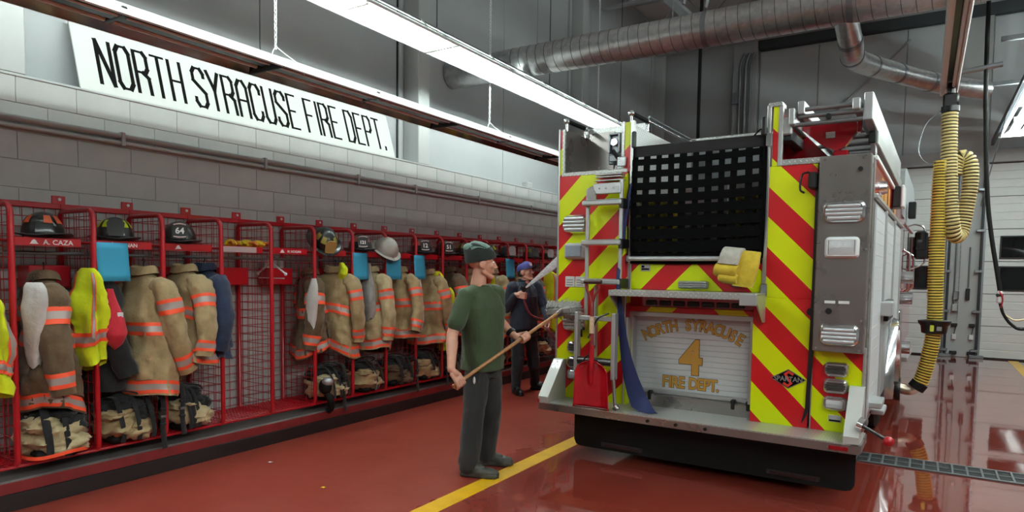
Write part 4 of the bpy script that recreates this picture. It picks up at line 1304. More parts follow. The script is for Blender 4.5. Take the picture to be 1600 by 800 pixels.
# pump panel area and cab
B('pump_panel', TRUCKRED, -1.22, SX, 3.7, 4.4, 0.5, 2.35, 0.01)
B('pump_band', CHROME, SX, SX + 0.03, 3.75, 4.3, 1.0, 1.2, 0.01)
for z in (0.75, 1.35, 1.6):
    m = MB(); m.cyl((SX, 4.0, z), (SX + 0.14, 4.0, z), 0.075, n=16); part('intake_cap', m, CHROME, None, 40)
m = MB(); m.rbox(-1.2, SX - 0.02, 4.45, 7.9, 0.55, 2.35, 0.08); CABN = part('cab', m, TRUCKRED)
m = MB(); m.prism([(4.45, 2.33), (7.9, 2.33), (7.6, 2.95), (7.2, 3.02), (4.8, 3.02), (4.5, 2.95)], 0, -1.2, SX - 0.02); part('cab_roof', m, M('cab_silver', 'aab0b2', 0.35, 0.4), CABN)
for y0 in (4.6, 5.9):
    B('cab_window', GLASSDARK, SX - 0.025, SX - 0.005, y0, y0 + 1.0, 1.55, 2.25, 0.01, CABN)
    m = MB(); m.tube([(SX, y0 - 0.05, 1.95), (SX + 0.07, y0 - 0.05, 1.9), (SX + 0.07, y0 - 0.05, 1.45), (SX, y0 - 0.05, 1.4)], 0.018, 8); part('hand_rail', m, CHROME, CABN, 60)
B('cab_step', ALU, SX - 0.02, SX + 0.1, 4.7, 6.0, 0.5, 0.56, 0.01, CABN)
# mirror
m = MB(); m.rbox(1.33, 1.49, 5.46, 5.56, 1.85, 2.24, 0.03); MI = part('side_mirror', m, BLACK)
m = MB(); m.tube(spline([(1.22, 5.5, 2.30), (1.32, 5.5, 2.33), (1.42, 5.5, 2.30), (1.45, 5.5, 2.24)], 5), 0.012, 8); part('mirror_arm', m, CHROME, MI, 60)
m = MB(); m.tube(spline([(1.46, 5.52, 1.86), (1.45, 5.52, 1.80), (1.36, 5.52, 1.74), (1.22, 5.52, 1.70)], 5), 0.012, 8); part('mirror_arm', m, CHROME, MI, 60)
m = MB(); m.rbox(1.345, 1.475, 5.452, 5.462, 1.98, 2.22, 0.01); part('mirror_glass', m, GLASSDARK, MI)
# lever with red knob, round boss at the corner
m = MB(); m.cyl((1.255, -0.27, 0.61), (1.29, -0.28, 0.60), 0.05, n=16); part('corner_boss', m, CHROME, None, 40)
m = MB(); m.cyl((1.28, -0.30, 0.60), (1.43, -0.33, 0.53), 0.012, n=8); lv = part('lever', m, BLACK, None, 50)
m = MB(); m.ball((1.437, -0.33, 0.525), 0.034, 14, 10); part('knob', m, REDSCOOP, lv, 80)

# ================================================================ things on the engine
# hoses folded in the bed, one coil per column
for k, (x0, x1, cname, zt, lab) in enumerate(((-0.56, -0.22, ('b9a514', '8f7f0c'), 2.24, 'yellow fire hose folded in the bed, column nearest the ladder'), (-0.18, 0.16, ('6f6c66', '55524d'), 2.1, 'grey fire hose folded in the middle of the bed behind the net'), (0.20, 0.54, ('9c8f20', '6e6416'), 2.28, 'dull yellow fire hose folded in the bed, column nearest the steel cabinet'))):
    t = thing('bed_hose', lab, 'hose', (-1.585, 5.345, 0), 'hoses folded in the hose bed', local=True, rotz=radians(-1.2))
    mt = cloth_mat('hose_jacket_%s' % ['yellow', 'grey', 'olive'][k], cname[1], cname[0], 0.3, 20)
    z = 1.705; rr = random.Random(k); layer = 0
    while z < zt:
        m = MB(); n_ = 3
        for q in range(n_):
            xa = x0 + (x1 - x0) * q / n_ + 0.01; xb = x0 + (x1 - x0) * (q + 1) / n_ - 0.01
            yo = 0.10 + rr.uniform(0, 0.06)
            m.rbox(xa, xb, yo, 1.5, z, z + 0.05, 0.02)
        m.build('hose_layer', mt, t); z += 0.055; layer += 1
# folded yellow hose hung over the grab bar
t = thing('folded_hose', 'folded yellow hose with a pale grey wrapped end hung over the bar below the net', 'hose', (-1.585, 5.345, 0), local=True, rotz=radians(-1.2))
def slab(pts, w, th, axis_tilt=0.0):
    """flat folded strip: centre line PTS (x,y,z), width w along x"""
    rings = []
    P = [Vector(p) for p in pts]
    for i, p in enumerate(P):
        d = (P[min(i + 1, len(P) - 1)] - P[max(i - 1, 0)]).normalized()
        n_ = Vector((1, 0, axis_tilt)).cross(d).normalized()
        a = Vector((1, 0, axis_tilt)).normalized() * w / 2
        rings.append([p - a - n_ * th / 2, p - a * 0.9 - n_ * th * 0.6, p + a * 0.9 - n_ * th * 0.6, p + a - n_ * th / 2, p + a + n_ * th / 2, p - a + n_ * th / 2])
    return MB().loft(rings)
YH = cloth_mat('yellow_hose_jacket', 'b59a1e', 'd8bd3a', 0.3, 14)
slab(spline([(0.44, 0.0, 1.76), (0.45, -0.07, 1.77), (0.45, -0.10, 1.70), (0.43, -0.11, 1.60), (0.41, -0.11, 1.52)], 4), 0.15, 0.035, -0.12).build('hose_fold', YH, t, 60)
slab(spline([(0.30, -0.02, 1.67), (0.30, -0.10, 1.685), (0.29, -0.15, 1.66), (0.28, -0.14, 1.62), (0.29, -0.08, 1.60)], 4), 0.17, 0.03, -0.1).build('hose_fold', YH, t, 60)
slab(spline([(0.32, -0.05, 1.60), (0.31, -0.13, 1.605), (0.30, -0.14, 1.57), (0.32, -0.08, 1.55)], 4), 0.14, 0.025, -0.15).build('hose_fold', YH, t, 60)
slab(spline([(0.33, 0.0, 1.79), (0.325, -0.08, 1.79), (0.315, -0.12, 1.75), (0.30, -0.13, 1.69)], 4), 0.15, 0.05, -0.1).build('wrapped_end', M('pale_wrap', 'b5b1a6', 0.8, var=0.15, vs=25), t, 60)
m = MB(); m.rbox(0.30, 0.40, -0.03, -0.005, 1.515, 1.545, 0.006); m.build('hose_tag', STEEL, t)
# blue webbing strap
t = thing('blue_strap', 'long navy blue webbing strap hanging beside the ladder down to the rear step', 'strap', (-1.585, 5.345, 0), local=True, rotz=radians(-1.2))
pts = [(-0.552, -0.05, 2.36, .012), (-0.575, -0.06, 2.2, .018), (-0.602, -0.06, 2.02, .022), (-0.60, -0.07, 1.9, .02), (-0.622, -0.08, 1.75, .016), (-0.632, -0.08, 1.58, .016), (-0.626, -0.08, 1.45, .02), (-0.605, -0.08, 1.32, .024), (-0.575, -0.08, 1.08, .034), (-0.54, -0.08, 0.90, .048), (-0.495, -0.08, 0.74, .066), (-0.44, -0.08, 0.6, .08), (-0.385, -0.10, 0.51, .09), (-0.32, -0.14, 0.485, .07), (-0.27, -0.16, 0.482, .05)]
pts = [(x + (0.036 if z < 1.7 else 0.0), y - (0.09 if z < 1.7 else 0.0), z, w) for x, y, z, w in pts]
rings = []
for x, y, z, w in pts:
    rings.append([(x - w, y + 0.004, z - w * 0.1), (x, y - 0.006, z), (x + w, y + 0.004, z + w * 0.1), (x + w, y + 0.010, z + w * 0.1), (x, y + 0.002, z), (x - w, y + 0.010, z - w * 0.1)])
m = MB(); m.loft(rings); m.build('webbing', BLUESTRAP, t, 60)
# red scoop shovel standing on the step
t = thing('scoop_shovel', 'red scoop shovel with wooden shaft and D grip standing on the rear step', 'shovel', (-1.585, 5.345, 0), local=True, rotz=radians(-1.2))
def scoop(u, v):
    z = 0.478 + 0.39 * v
    hw = 0.165 * (1 - 0.10 * v) if v < 0.72 else 0.165 * 0.928 * sqrt(max(0.02, 1 - ((v - 0.72) / 0.285) ** 2 * 0.93))
    x = -0.735 + (u - 0.5) * 2 * hw - 0.02 * v
    e = abs(u - 0.5) * 2
    y = -0.27 - 0.035 * (1 - v) + 0.0 - 0.05 * (e ** 4) + 0.03 * max(0, 1 - abs(u - 0.5) * 6) * max(0, v - 0.35) * -1.6
    return (x, y, z)
m = MB(); m.grid(scoop, 20, 16)
me = m.mesh('blade', REDSCOOP, None, 60)
bo = place('blade', me, t)
bm = bmesh.new(); bm.from_mesh(me)
bmesh.ops.solidify(bm, geom=bm.faces[:], thickness=0.006); bm.to_mesh(me); bm.free()
m = MB(); m.tube([(-0.905, -0.345, 0.482), (-0.735, -0.315, 0.478), (-0.57, -0.345, 0.482)], 0.008, 8); m.build('blade_edge', M('scoop_edge', '5a2a2a', 0.4), t, 60)
m = MB(); m.tube([(-0.76, -0.30, 0.68), (-0.757, -0.30, 0.85), (-0.762, -0.29, 1.0)], [0.02, 0.022, 0.02], 12); m.build('socket', REDSCOOP, t, 60)
m = MB(); m.tube([(-0.762, -0.29, 1.0), (-0.775, -0.27, 1.2), (-0.79, -0.25, 1.36)], 0.0165, 12); m.build('shaft', M('red_shaft', '7e1a1c', 0.4, var=0.2, vs=20), t, 60)
m = MB(); m.tube([(-0.764, -0.291, 1.10), (-0.774, -0.272, 1.24)], 0.021, 12); m.build('paper_sleeve', M('sleeve_paper', 'c9a98f', 0.7, var=0.2, vs=60), t, 60)
m = MB(); m.tube(spline([(-0.79, -0.25, 1.34), (-0.815, -0.245, 1.42), (-0.845, -0.24, 1.47), (-0.848, -0.24, 1.53)], 5), 0.0105, 10); m.build('yoke_arm', M('red_shaft'), t, 60)
m = MB(); m.tube(spline([(-0.79, -0.25, 1.34), (-0.765, -0.245, 1.42), (-0.735, -0.24, 1.47), (-0.732, -0.24, 1.53)], 5), 0.0105, 10); m.build('yoke_arm', M('red_shaft'), t, 60)
m = MB(); m.cyl((-0.87, -0.24, 1.535), (-0.71, -0.24, 1.535), 0.017, n=12); m.build('grip', M('grip_dark', '3a1d18', 0.5), t, 50)
# ================================================================ GEAR LOCKERS
def lk_y(n): return 1.95 + 0.505 * n
BW = 0.505
def locker_proto(loc, label):
    t = thing('gear_locker', label, 'locker', loc, 'red wire gear lockers along the wall', local=True)
    def loop(y):
        P = []
        r = 0.07
        P += arc((0.50 - r, y, 0.265 + r), r, -pi / 2, 0, 5) + arc((0.50 - r, y, 2.015 - r), r, 0, pi / 2, 5)
        P += [(0.045, y, 2.015), (0.025, y, 1.995), (0.025, y, 0.285), (0.045, y, 0.265)]
        return P
    m = MB(); m.tube(loop(BW), 0.0185, 10, closed=True); m.build('side_frame', RED, t, 60)
    m = MB()
    for k in range(6):
        x = 0.08 + k * 0.073; m.cyl((x, BW, 0.27), (x, BW, 2.01), 0.0028, n=4, caps=False)
    for k in range(23):
        z = 0.31 + k * 0.0755; m.cyl((0.03, BW + 0.005, z), (0.495, BW + 0.005, z), 0.0028, n=4, caps=False)
    m.build('side_mesh', RED, t, kind='stuff')
    m = MB()
    for k in range(7):
        y = 0.04 + k * 0.0725; m.cyl((0.02, y, 0.27), (0.02, y, 2.05), 0.0028, n=4, caps=False)
    for k in range(24):
        z = 0.31 + k * 0.0755; m.cyl((0.025, 0, z), (0.025, BW, z), 0.0028, n=4, caps=False)
    m.build('back_mesh', RED, t, kind='stuff')
    m = MB(); m.rbox(0.005, 0.03, 0, BW, 2.035, 2.075, 0.004); m.build('back_rail', RED, t)
    m = MB(); m.rbox(0.002, 0.012, BW - 0.05, BW + 0.045, 2.06, 2.135, 0.004); b = m.build('wall_tab', RED, t)
    m = MB(); m.cyl((0.012, BW, 2.108), (0.022, BW, 2.108), 0.012, n=8); m.build('bolt', WHITEPL, b)
    m = MB(); m.rbox(0.474, 0.482, 0.018, 0.43, 1.745, 1.80, 0.002); m.build('name_plate', RED, t)
    m = MB()
    for k in range(7):
        x = 0.05 + k * 0.07; m.cyl((x, 0.0, 1.782), (x, BW, 1.782), 0.0032, n=4, caps=False)
    for k in range(6):
        y = 0.05 + k * 0.08; m.cyl((0.03, y, 1.778), (0.48, y, 1.778), 0.0032, n=4, caps=False)
    m.build('top_shelf', RED, t, kind='stuff')
    m = MB(); m.cyl((0.31, 0.0, 1.70), (0.31, BW, 1.70), 0.0135, n=10); m.build('hanging_rod', GALV, t, 50)
    m = MB(); m.rbox(0.035, 0.22, 0.21, BW - 0.03, 1.455, 1.615, 0.006); m.build('back_box', RED, t)
    m = MB()
    for k in range(10):
        x = 0.04 + k * 0.05; m.cyl((x, 0.0, 0.285), (x, BW, 0.285), 0.004, n=4, caps=False)
    for k in range(17):
        y = 0.015 + k * 0.03; m.cyl((0.03, y, 0.28), (0.49, y, 0.28), 0.0035, n=4, caps=False)
    m.build('bottom_shelf', RED, t, kind='stuff')
    m = MB(); m.cyl((0.48, 0.0, 0.275), (0.48, BW, 0.275), 0.012, n=8); m.build('front_rail', RED, t, 50)
    return t
nth = lambda k: ords[k]
LK = {}
extra = {-2: 'nearest to the camera', -1: 'with a yellow vest at its post', 0: 'holding a black helmet with orange stickers', 1: 'with a blue sheet and red bag', 2: 'holding the helmet numbered 64', 3: 'standing empty with yellow gloves on top', 4: 'standing empty with a bare white hanger', 5: 'under the tilted black helmet', 6: 'holding the helmet numbered 121', 7: 'behind the second blue sheet in the row', 8: 'behind the narrow blue sheet', 9: 'beside the man in green', 10: 'behind the man in green', 11: 'past the head of the man in green', 12: 'with the farthest blue sheet', 13: 'behind the man with the hose', 14: 'beside the water spray', 15: 'half hidden by the engine'}
first = None
for n in range(-2, 16):
    lab = 'red wire gear locker, %s in the row, %s' % (nth(n + 2), extra[n])
    if first is None:
        first = locker_proto((XW, lk_y(n), 0), lab); LK[n] = first
    else:
        LK[n] = dup(first, (XW, lk_y(n), 0), label=lab)
def plate_of(n):
    for c in LK[n].children:
        if c.name.startswith('name_plate'): return c
def plate_text(n, txt, size, y, sx=1.0):
    T = frame_mat((0.4826, y, 1.772 - size * 0.35), (0, 1, 0), (0, 0, 1))
    me = text_mesh(txt, size, 0.0004, sx, 0, 0.001)
    me.transform(T); me.materials.clear(); me.materials.append(WHITEINK)
    place('plate_lettering', me, plate_of(n))
plate_text(0, 'A. CAZA', 0.046, 0.285, 1.05)
plate_text(1, 'NAN', 0.040, 0.275)
plate_text(4, 'M. HOGAN', 0.032, 0.275)
for n in (0, 1, 2, 4):
    m = MB(); m.prism([(0.11, 1.758), (0.165, 1.758), (0.155, 1.768), (0.15, 1.78), (0.138, 1.79), (0.125, 1.78), (0.12, 1.768)], 0, 0.482, 0.4835)
    m.build('plate_emblem', WHITEINK, plate_of(n))
m = MB(); m.rbox(0.4822, 0.486, 0.02, 0.36, 1.748, 1.796, 0.001); m.build('plate_tape', M('grey_tape', 'b9a6a4', 0.6), plate_of(3))

# ---------------------------------------------------------------- clothing
def lerp(tab, t):
    for (a, va), (b, vb) in zip(tab[:-1], tab[1:]):
        if t <= b:
            u = (t - a) / (b - a) if b > a else 0
            return va + (vb - va) * u
    return tab[-1][1]
def nz(x, y, z): return noise.noise(Vector((x, y, z)))

class Shell:
    """hanging garment surface: P(theta, t, offset)"""
    def __init__(s, wt, dt, z0, H, seed, fold=0.05, ex=0.8, sway=(0, 0)):
        s.wt, s.dt, s.z0, s.H, s.seed, s.fold, s.ex, s.sway = wt, dt, z0, H, seed, fold, ex, sway
    def P(s, th, t, off=0.0):
        w, d = lerp(s.wt, t) + off, lerp(s.dt, t) + off
        c, sn = cos(th), sin(th)
        f = 1 + s.fold * (t ** 0.7) * (0.6 * sin(5 * th + s.seed) + 0.5 * sin(3 * th + 2.1 * s.seed + 2 * t))
        k = 0.062 * min(1, t * 3) * nz(c * 1.3 + s.seed * 3.1, sn * 1.3, t * 3.2) + 0.024 * min(1, t * 4) * nz(c * 3.2 + s.seed * 7, sn * 3.2, t * 9) + 0.011 * min(1, t * 4) * abs(nz(c * 4.5 + s.seed, sn * 4.5, t * 16 + c * 3))
        x = (w * f + k) * (abs(c) ** s.ex) * (1 if c >= 0 else -1)
        y = (d * f + k) * (abs(sn) ** s.ex) * (1 if sn >= 0 else -1)
        z = s.z0 - s.H * t + t * s.H * (0.05 * sin(th + s.seed * 2) + 0.03 * sin(2 * th + s.seed))
        return Vector((x + s.sway[0] * t, y + s.sway[1] * t, z))
    def mesh(s, mb, n=28, rows=22, t0=0.0, t1=1.0, off=0.0, th0=0.0, th1=2 * pi, caps=False):
        full = abs(th1 - th0 - 2 * pi) < 1e-6
        R = []
        for j in range(rows + 1):
            t = t0 + (t1 - t0) * j / rows
            R.append([s.P(th0 + (th1 - th0) * k / (n if full else n - 1), t, off) for k in range(n)])
        mb.loft(R, caps=caps, ring_closed=full)
        return mb
    def band(s, t0, t1, off=0.005, th0=0.0, th1=2 * pi, n=28):
        mb = MB(); full = abs(th1 - th0 - 2 * pi) < 1e-6
        cuts = (0, 0.28, 0.72, 1.0)
        for i in range(3):
            mb.cur = 1 if i == 1 else 0
            a, b = t0 + (t1 - t0) * cuts[i], t0 + (t1 - t0) * cuts[i + 1]
            s.mesh(mb, n, 2, a, b, off, th0, th1)
        return mb

class Sleeve:
    def __init__(s, path, radii, seed, flat=0.75):
        s.path = spline(path, 6); s.rad = radii; s.seed = seed; s.flat = flat
    def ring(s, t, off=0.0, n=18):
        f = t * (len(s.path) - 1); i = min(int(f), len(s.path) - 2); u = f - i
        p = s.path[i].lerp(s.path[i + 1], u); d = (s.path[i + 1] - s.path[i]).normalized()
        a = d.cross(Vector((0, 1, 0))).normalized(); b = a.cross(d)
        r = lerp(s.rad, t) + off
        out = []
        for k in range(n):
            th = 2 * pi * k / n
            q = r * (1 + 0.22 * nz(cos(th) * 1.5 + s.seed * 5, sin(th) * 1.5, t * 5) + 0.11 * nz(cos(th) * 3 + s.seed, sin(th) * 3, t * 16) + 0.05 * sin(t * 34 + 2 * th + s.seed) * (0.3 + t))
            out.append(p + a * (q * s.flat * cos(th)) + b * (q * sin(th)))
        return out
    def mesh(s, t0=0, t1=1, off=0.0, rows=20, caps=False):
        mb = MB(); mb.loft([s.ring(t0 + (t1 - t0) * j / rows, off) for j in range(rows + 1)], caps=caps); return mb
    def band(s, t0, t1, off=0.005):
        mb = MB(); cuts = (0, 0.28, 0.72, 1.0)
        for i in range(3):
            mb.cur = 1 if i == 1 else 0
            a, b = t0 + (t1 - t0) * cuts[i], t0 + (t1 - t0) * cuts[i + 1]
            mb.loft([s.ring(a + (b - a) * j / 2, off) for j in range(3)], caps=False)
        return mb

def coat(label, loc, rotz, mat, seed, H=0.80, W=1.0, bands=True, dark=BLACKCLOTH, name='turnout_coat', cat='coat', group='turnout coats hanging in the lockers', sl=0.62, trim=(None, None), badge=False):
    t = thing(name, label, cat, loc, group, local=True, rotz=rotz)
    sh = Shell([(0, .07), (.025, .10), (.06, .16 * W), (.10, .195 * W), (.3, .195 * W), (.6, .205 * W), (1, .25 * W)],
               [(0, .055), (.04, .07), (.09, .085), (.2, .105), (.5, .125), (1, .165)], -0.10, H, seed, 0.075)
    sh.mesh(MB(), 44, 36).build('coat_body', mat, t, 75)
    sh.mesh(MB(), 28, 14, 0.3, 0.985, -0.012).build('lining', dark, t, 75)
    # collar
    m = MB(); R = []
    for zz, k in ((-0.115, 1.15), (-0.07, 1.15), (-0.045, 1.3), (-0.06, 1.5), (-0.105, 1.7)):
        R.append([Vector((0.07 * k * cos(a), 0.06 * k * sin(a), zz + 0.01 * cos(2 * a))) for a in [2 * pi * q / 20 for q in range(20)]])
    m.loft(R, caps=False); m.build('collar', mat, t, 75)
    m = MB(); m.tube(spline([(0, 0, -0.09), (0, 0.0, -0.03), (0.012, 0, 0.0), (0, 0, 0.016), (-0.014, 0, 0.0)], 4), 0.004, 6); m.build('hanging_loop', DARKSTEEL, t, 60)
    # front flap and pockets
    fl = MB(); sh.mesh(fl, 5, 16, 0.10, 0.96, 0.010, radians(82), radians(104)); fl.build('storm_flap', mat, t, 75)
    for a0, a1 in ((40, 74), (112, 146), (-74, -40)):
        p = MB(); sh.mesh(p, 8, 8, 0.66, 0.87, 0.016, radians(a0), radians(a1)); p.build('pocket', mat, t, 75)
        p = MB(); sh.mesh(p, 8, 3, 0.64, 0.71, 0.022, radians(a0 - 1), radians(a1 + 1)); p.build('pocket_flap', mat, t, 75)
    dtb = 0.10 / H
    bm_ = [ORANGE, SILVER]
    if bands:
        sh.band(0.40, 0.40 + dtb).build('reflective_band', bm_, t, 75, fix=False)
        sh.band(0.985 - dtb, 0.985).build('reflective_band', bm_, t, 75, fix=False)
    rr = random.Random(seed)
    for sgn in (1, -1):
        fx = rr.uniform(-0.05, 0.06); gx = rr.uniform(-0.02, 0.05)
        sv = Sleeve([(sgn * 0.125 * W, 0, -0.165), (sgn * 0.205 * W, fx * 0.3, -0.25), (sgn * (0.255 * W + gx * 0.5), fx, -0.28 - sl * 0.42), (sgn * (0.245 * W + gx), fx * 3.0 + 0.01, -0.22 - sl)],
                    [(0, .08), (.2, .102), (.6, .092), (1, .074)], seed + sgn, 0.72)
        so = sv.mesh(0, 1, 0, 34).build('sleeve', mat, t, 75)
        sv.mesh(0.8, 0.99, -0.012, 5, True).build('cuff', dark, so, 75)
        if bands:
            sv.band(0.40, 0.40 + 0.12).build('sleeve_band', bm_, so, 75, fix=False)
            sv.band(0.84, 0.95).build('sleeve_band', bm_, so, 75, fix=False)
    if badge:
        m = MB(); m.ball((0.05, 0.15, -0.42), 0.028, 12, 8); m.build('flashlight', CHROME, t, 80)
        p = MB(); sh.mesh(p, 6, 8, 0.30, 0.56, 0.02, radians(70), radians(88)); p.build('radio_strap', M('radio_yellow', 'd8c020', 0.5), t, 75)
    return t

def vest(label, loc, rotz, seed, H=0.62, W=0.17):
    t = thing('safety_vest', label, 'vest', loc, 'yellow safety vests on the lockers', local=True, rotz=rotz)
    sh = Shell([(0, .05), (.06, W * 0.8), (.14, W), (.5, W * 0.95), (1, W)], [(0, .02), (.1, .035), (.5, .045), (1, .05)], -0.06, H, seed, 0.10)
    sh.mesh(MB()).build('vest_body', LIME, t, 75)
    for a in (55, 125, 235, 305):
        p = MB(); sh.mesh(p, 4, 14, 0.05, 0.72, 0.004, radians(a - 9), radians(a + 9)); p.build('orange_edge', ORANGE, t, 75)
        p = MB(); sh.mesh(p, 3, 14, 0.05, 0.72, 0.007, radians(a - 5), radians(a + 5)); p.build('silver_stripe', SILVER, t, 75)
    sh.band(0.66, 0.80, 0.008).build('reflective_band', [ORANGE, SILVER], t, 75, fix=False)
    m = MB(); m.tube(spline([(0, 0, -0.07), (0, 0, 0.0), (0.01, 0, 0.015)], 4), 0.004, 6); m.build('hanging_loop', DARKSTEEL, t, 60)
    return t

def drape(name, label, cat, loc, mat, prof, seed, group=None, fold=0.12, flat=0.6, rotz=0.0, extra=None):
    """hanging soft thing: PROF of (z, radius) from the top down"""
    t = thing(name, label, cat, loc, group, local=True, rotz=rotz)
    m = MB(); R = []
    z0, z1 = prof[0][0], prof[-1][0]
    for j in range(27):
        u = j / 26; z = z0 + (z1 - z0) * u
        r = lerp([((a - z0) / (z1 - z0), b) for a, b in prof], u)
        ring = []
        for k in range(24):
            th = 2 * pi * k / 24
            q = r * (1 + fold * (sin(4 * th + seed + 2 * u) * 0.6 + 1.2 * nz(cos(th) + seed, sin(th), u * 4)))
            ring.append(Vector((q * cos(th) + 0.02 * sin(seed + 4 * u), q * flat * sin(th), z + 0.015 * sin(3 * th + seed) * u)))
        R.append(ring)
    m.loft(R, caps=True); m.build(extra or (name + '_cloth'), mat, t, 70)
    m = MB(); m.tube([(0, 0, z0 - 0.01), (0, 0, z0 + 0.03), (0.012, 0, z0 + 0.045)], 0.004, 6); m.build('loop', DARKSTEEL, t, 60)
    return t

ROD = XW + 0.31
def place_coat(n_or_y, lab, mat, seed, dx=0.0, rot=0.0, z=1.70, **k):
    return coat(lab, (ROD + 0.03 + dx, n_or_y, z), rot, mat, seed, **k)
CT = [
 # y, x shift, rot deg, material, seed, z, kwargs, label
 (2.20, 0.0, -12, BROWN, 1.3, 1.62, dict(H=0.92, sl=0.66), 'old brown turnout coat hanging beside the white hood'),
 (2.88, 0.03, 14, TAN, 2.2, 1.66, dict(H=0.92, sl=0.66), 'tan turnout coat half behind the nearest blue sheet'),
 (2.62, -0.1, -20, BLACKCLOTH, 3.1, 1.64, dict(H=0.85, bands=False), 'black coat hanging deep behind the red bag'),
 (3.22, 0.02, 8, TAN, 4.7, 1.68, dict(H=0.74, sl=0.56), 'tan turnout coat with bright bands next to the navy jacket'),
 (4.86, 0.03, 18, TAN, 5.2, 1.69, dict(H=0.84, sl=0.60, badge=True), 'tan turnout coat with a flashlight and yellow radio strap'),
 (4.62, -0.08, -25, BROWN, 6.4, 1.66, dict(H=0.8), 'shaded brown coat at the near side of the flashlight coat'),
 (5.36, 0.03, 10, TAN2, 7.7, 1.69, dict(H=0.86, sl=0.62), 'pale tan turnout coat between the grey hood and second blue sheet'),
 (5.86, 0.0, 16, TAN, 8.8, 1.69, dict(H=0.74, sl=0.56), 'tan turnout coat below the narrow blue sheet'),
 (6.36, 0.02, 10, TAN, 9.1, 1.67, dict(H=0.82, sl=0.6), 'tan turnout coat under a yellow vest collar'),
 (6.82, 0.0, -8, BROWN, 10.2, 1.70, dict(H=0.85, sl=0.6), 'tan brown coat beside the shoulder of the man in green'),
 (7.20, 0.0, 12, TAN, 11.3, 1.68, dict(H=0.82, sl=0.6), 'tan coat hidden behind the man in green'),
 (7.78, 0.02, 15, TAN2, 12.6, 1.68, dict(H=0.86, sl=0.62), 'pale tan coat in front of the face of the man in green'),
 (8.42, 0.0, 8, TAN, 13.5, 1.66, dict(H=0.85, sl=0.6), 'tan coat at the near shoulder of the man with the hose'),
 (8.86, -0.03, 8, BROWN, 14.1, 1.66, dict(H=0.85, sl=0.6), 'brown coat behind the man with the hose'),
 (9.40, 0.02, 10, TAN, 15.4, 1.66, dict(H=0.85, sl=0.6), 'tan coat under the water spray beside the engine'),
]
for y, dx, rd, mt, sd, z, kw, lab in CT:
    place_coat(y, lab, mt, sd, dx, radians(rd), z, **kw)
coat('dark navy jacket without bands beside the first empty locker', (ROD + 0.0, 3.43, 1.69), radians(5), NAVY, 21.0, H=0.72, bands=False, name='navy_work_jacket', group=None, sl=0.55)
vest('yellow safety vest hanging on the post with a blue sheet', (-5.07, 2.42, 1.66), radians(20), 1.0, 0.70, 0.13)
vest('yellow safety vest at the nearest post, cut by the frame edge', (-5.08, 1.83, 1.48), radians(10), 2.0, 0.62, 0.15)
vest('yellow safety vest hanging low beside the man in green', (-5.06, 6.60, 1.46), radians(10), 3.0, 0.75, 0.11)
vest('yellow safety vest over the tan coat before the man in green', (-5.10, 6.42, 1.66), radians(30), 4.0, 0.5, 0.10)
vest('yellow safety vest at the far side of the man with the hose', (-5.06, 9.22, 1.68), radians(15), 5.0, 0.95, 0.2)
vest('yellow vest peeking out above the coat behind the man in green', (-5.14, 7.62, 1.62), radians(15), 6.0, 0.35, 0.1)
drape('fire_hood', 'white knit hood with a red seam hanging at the nearest full post', 'hood', (-5.03, 2.06, 1.50), WHITECLOTH, [(0.0, .07), (-0.03, .10), (-0.15, .115), (-0.28, .10), (-0.36, .085), (-0.5, .07), (-0.56, .055)], 1.0, 'knit hoods')
drape('fire_hood', 'white knit hood hanging at the post before the flashlight coat', 'hood', (-5.04, 4.44, 1.52), WHITECLOTH, [(0.0, .03), (-0.08, .06), (-0.2, .075), (-0.4, .06), (-0.5, .03)], 2.0, 'knit hoods')
drape('fire_hood', 'grey knit hood hanging tall below the blue sheet after the tilted helmet', 'hood', (-5.06, 5.22, 1.68), GREYCLOTH, [(0.0, .03), (-0.12, .055), (-0.22, .085), (-0.35, .11), (-0.5, .09), (-0.6, .05)], 3.0, 'knit hoods')
drape('fire_hood', 'pale hood hanging beside the tan coat under the narrow blue sheet', 'hood', (-5.04, 6.04, 1.52), WHITECLOTH, [(0.0, .03), (-0.1, .05), (-0.3, .06), (-0.5, .05), (-0.62, .02)], 4.0, 'knit hoods')
rb = drape('red_bag', 'red drawstring bag with a white tag beside the first blue sheet', 'bag', (-5.03, 2.55, 1.45), REDCLOTH, [(0.0, .03), (-0.08, .05), (-0.2, .09), (-0.33, .115), (-0.40, .09), (-0.43, .04)], 5.0, None, 0.06, 0.8)
m = MB(); m.rbox(0.085, 0.097, 0.0, 0.04, -0.21, -0.17, 0.003); m.build('white_tag', WHITEPL, rb)
drape('sling_bag', 'lime bag hanging at the top of the flashlight coat', 'bag', (-5.05, 4.83, 1.68), LIME, [(0.0, .02), (-0.05, .05), (-0.12, .06), (-0.18, .02)], 6.0)
# bare hanger
t = thing('coat_hanger', 'bare white tubular hanger on the rod of an empty locker', 'hanger', (ROD, 4.12, 1.70), local=True)
m = MB(); m.tube(spline([(0, 0, -0.03), (0, 0, 0.0), (0.014, 0, 0.016), (0.02, 0, 0.0)], 5), 0.0035, 6); m.build('hook', GALV, t, 60)
m = MB(); m.tube([(-0.20, 0.0, -0.14), (0, 0, -0.03), (0.20, 0.0, -0.14)], 0.009, 8); m.ball((0.20, 0, -0.14), 0.016, 10, 7); m.ball((-0.20, 0, -0.14), 0.016, 10, 7); m.build('shoulder_bar', WHITEPL, t, 60)
m = MB(); m.cyl((0, 0, -0.03), (0, 0, -0.18), 0.006, n=6); m.cyl((-0.18, 0, -0.18), (0.18, 0, -0.18), 0.006, n=6); m.build('lower_bar', WHITEPL, t)

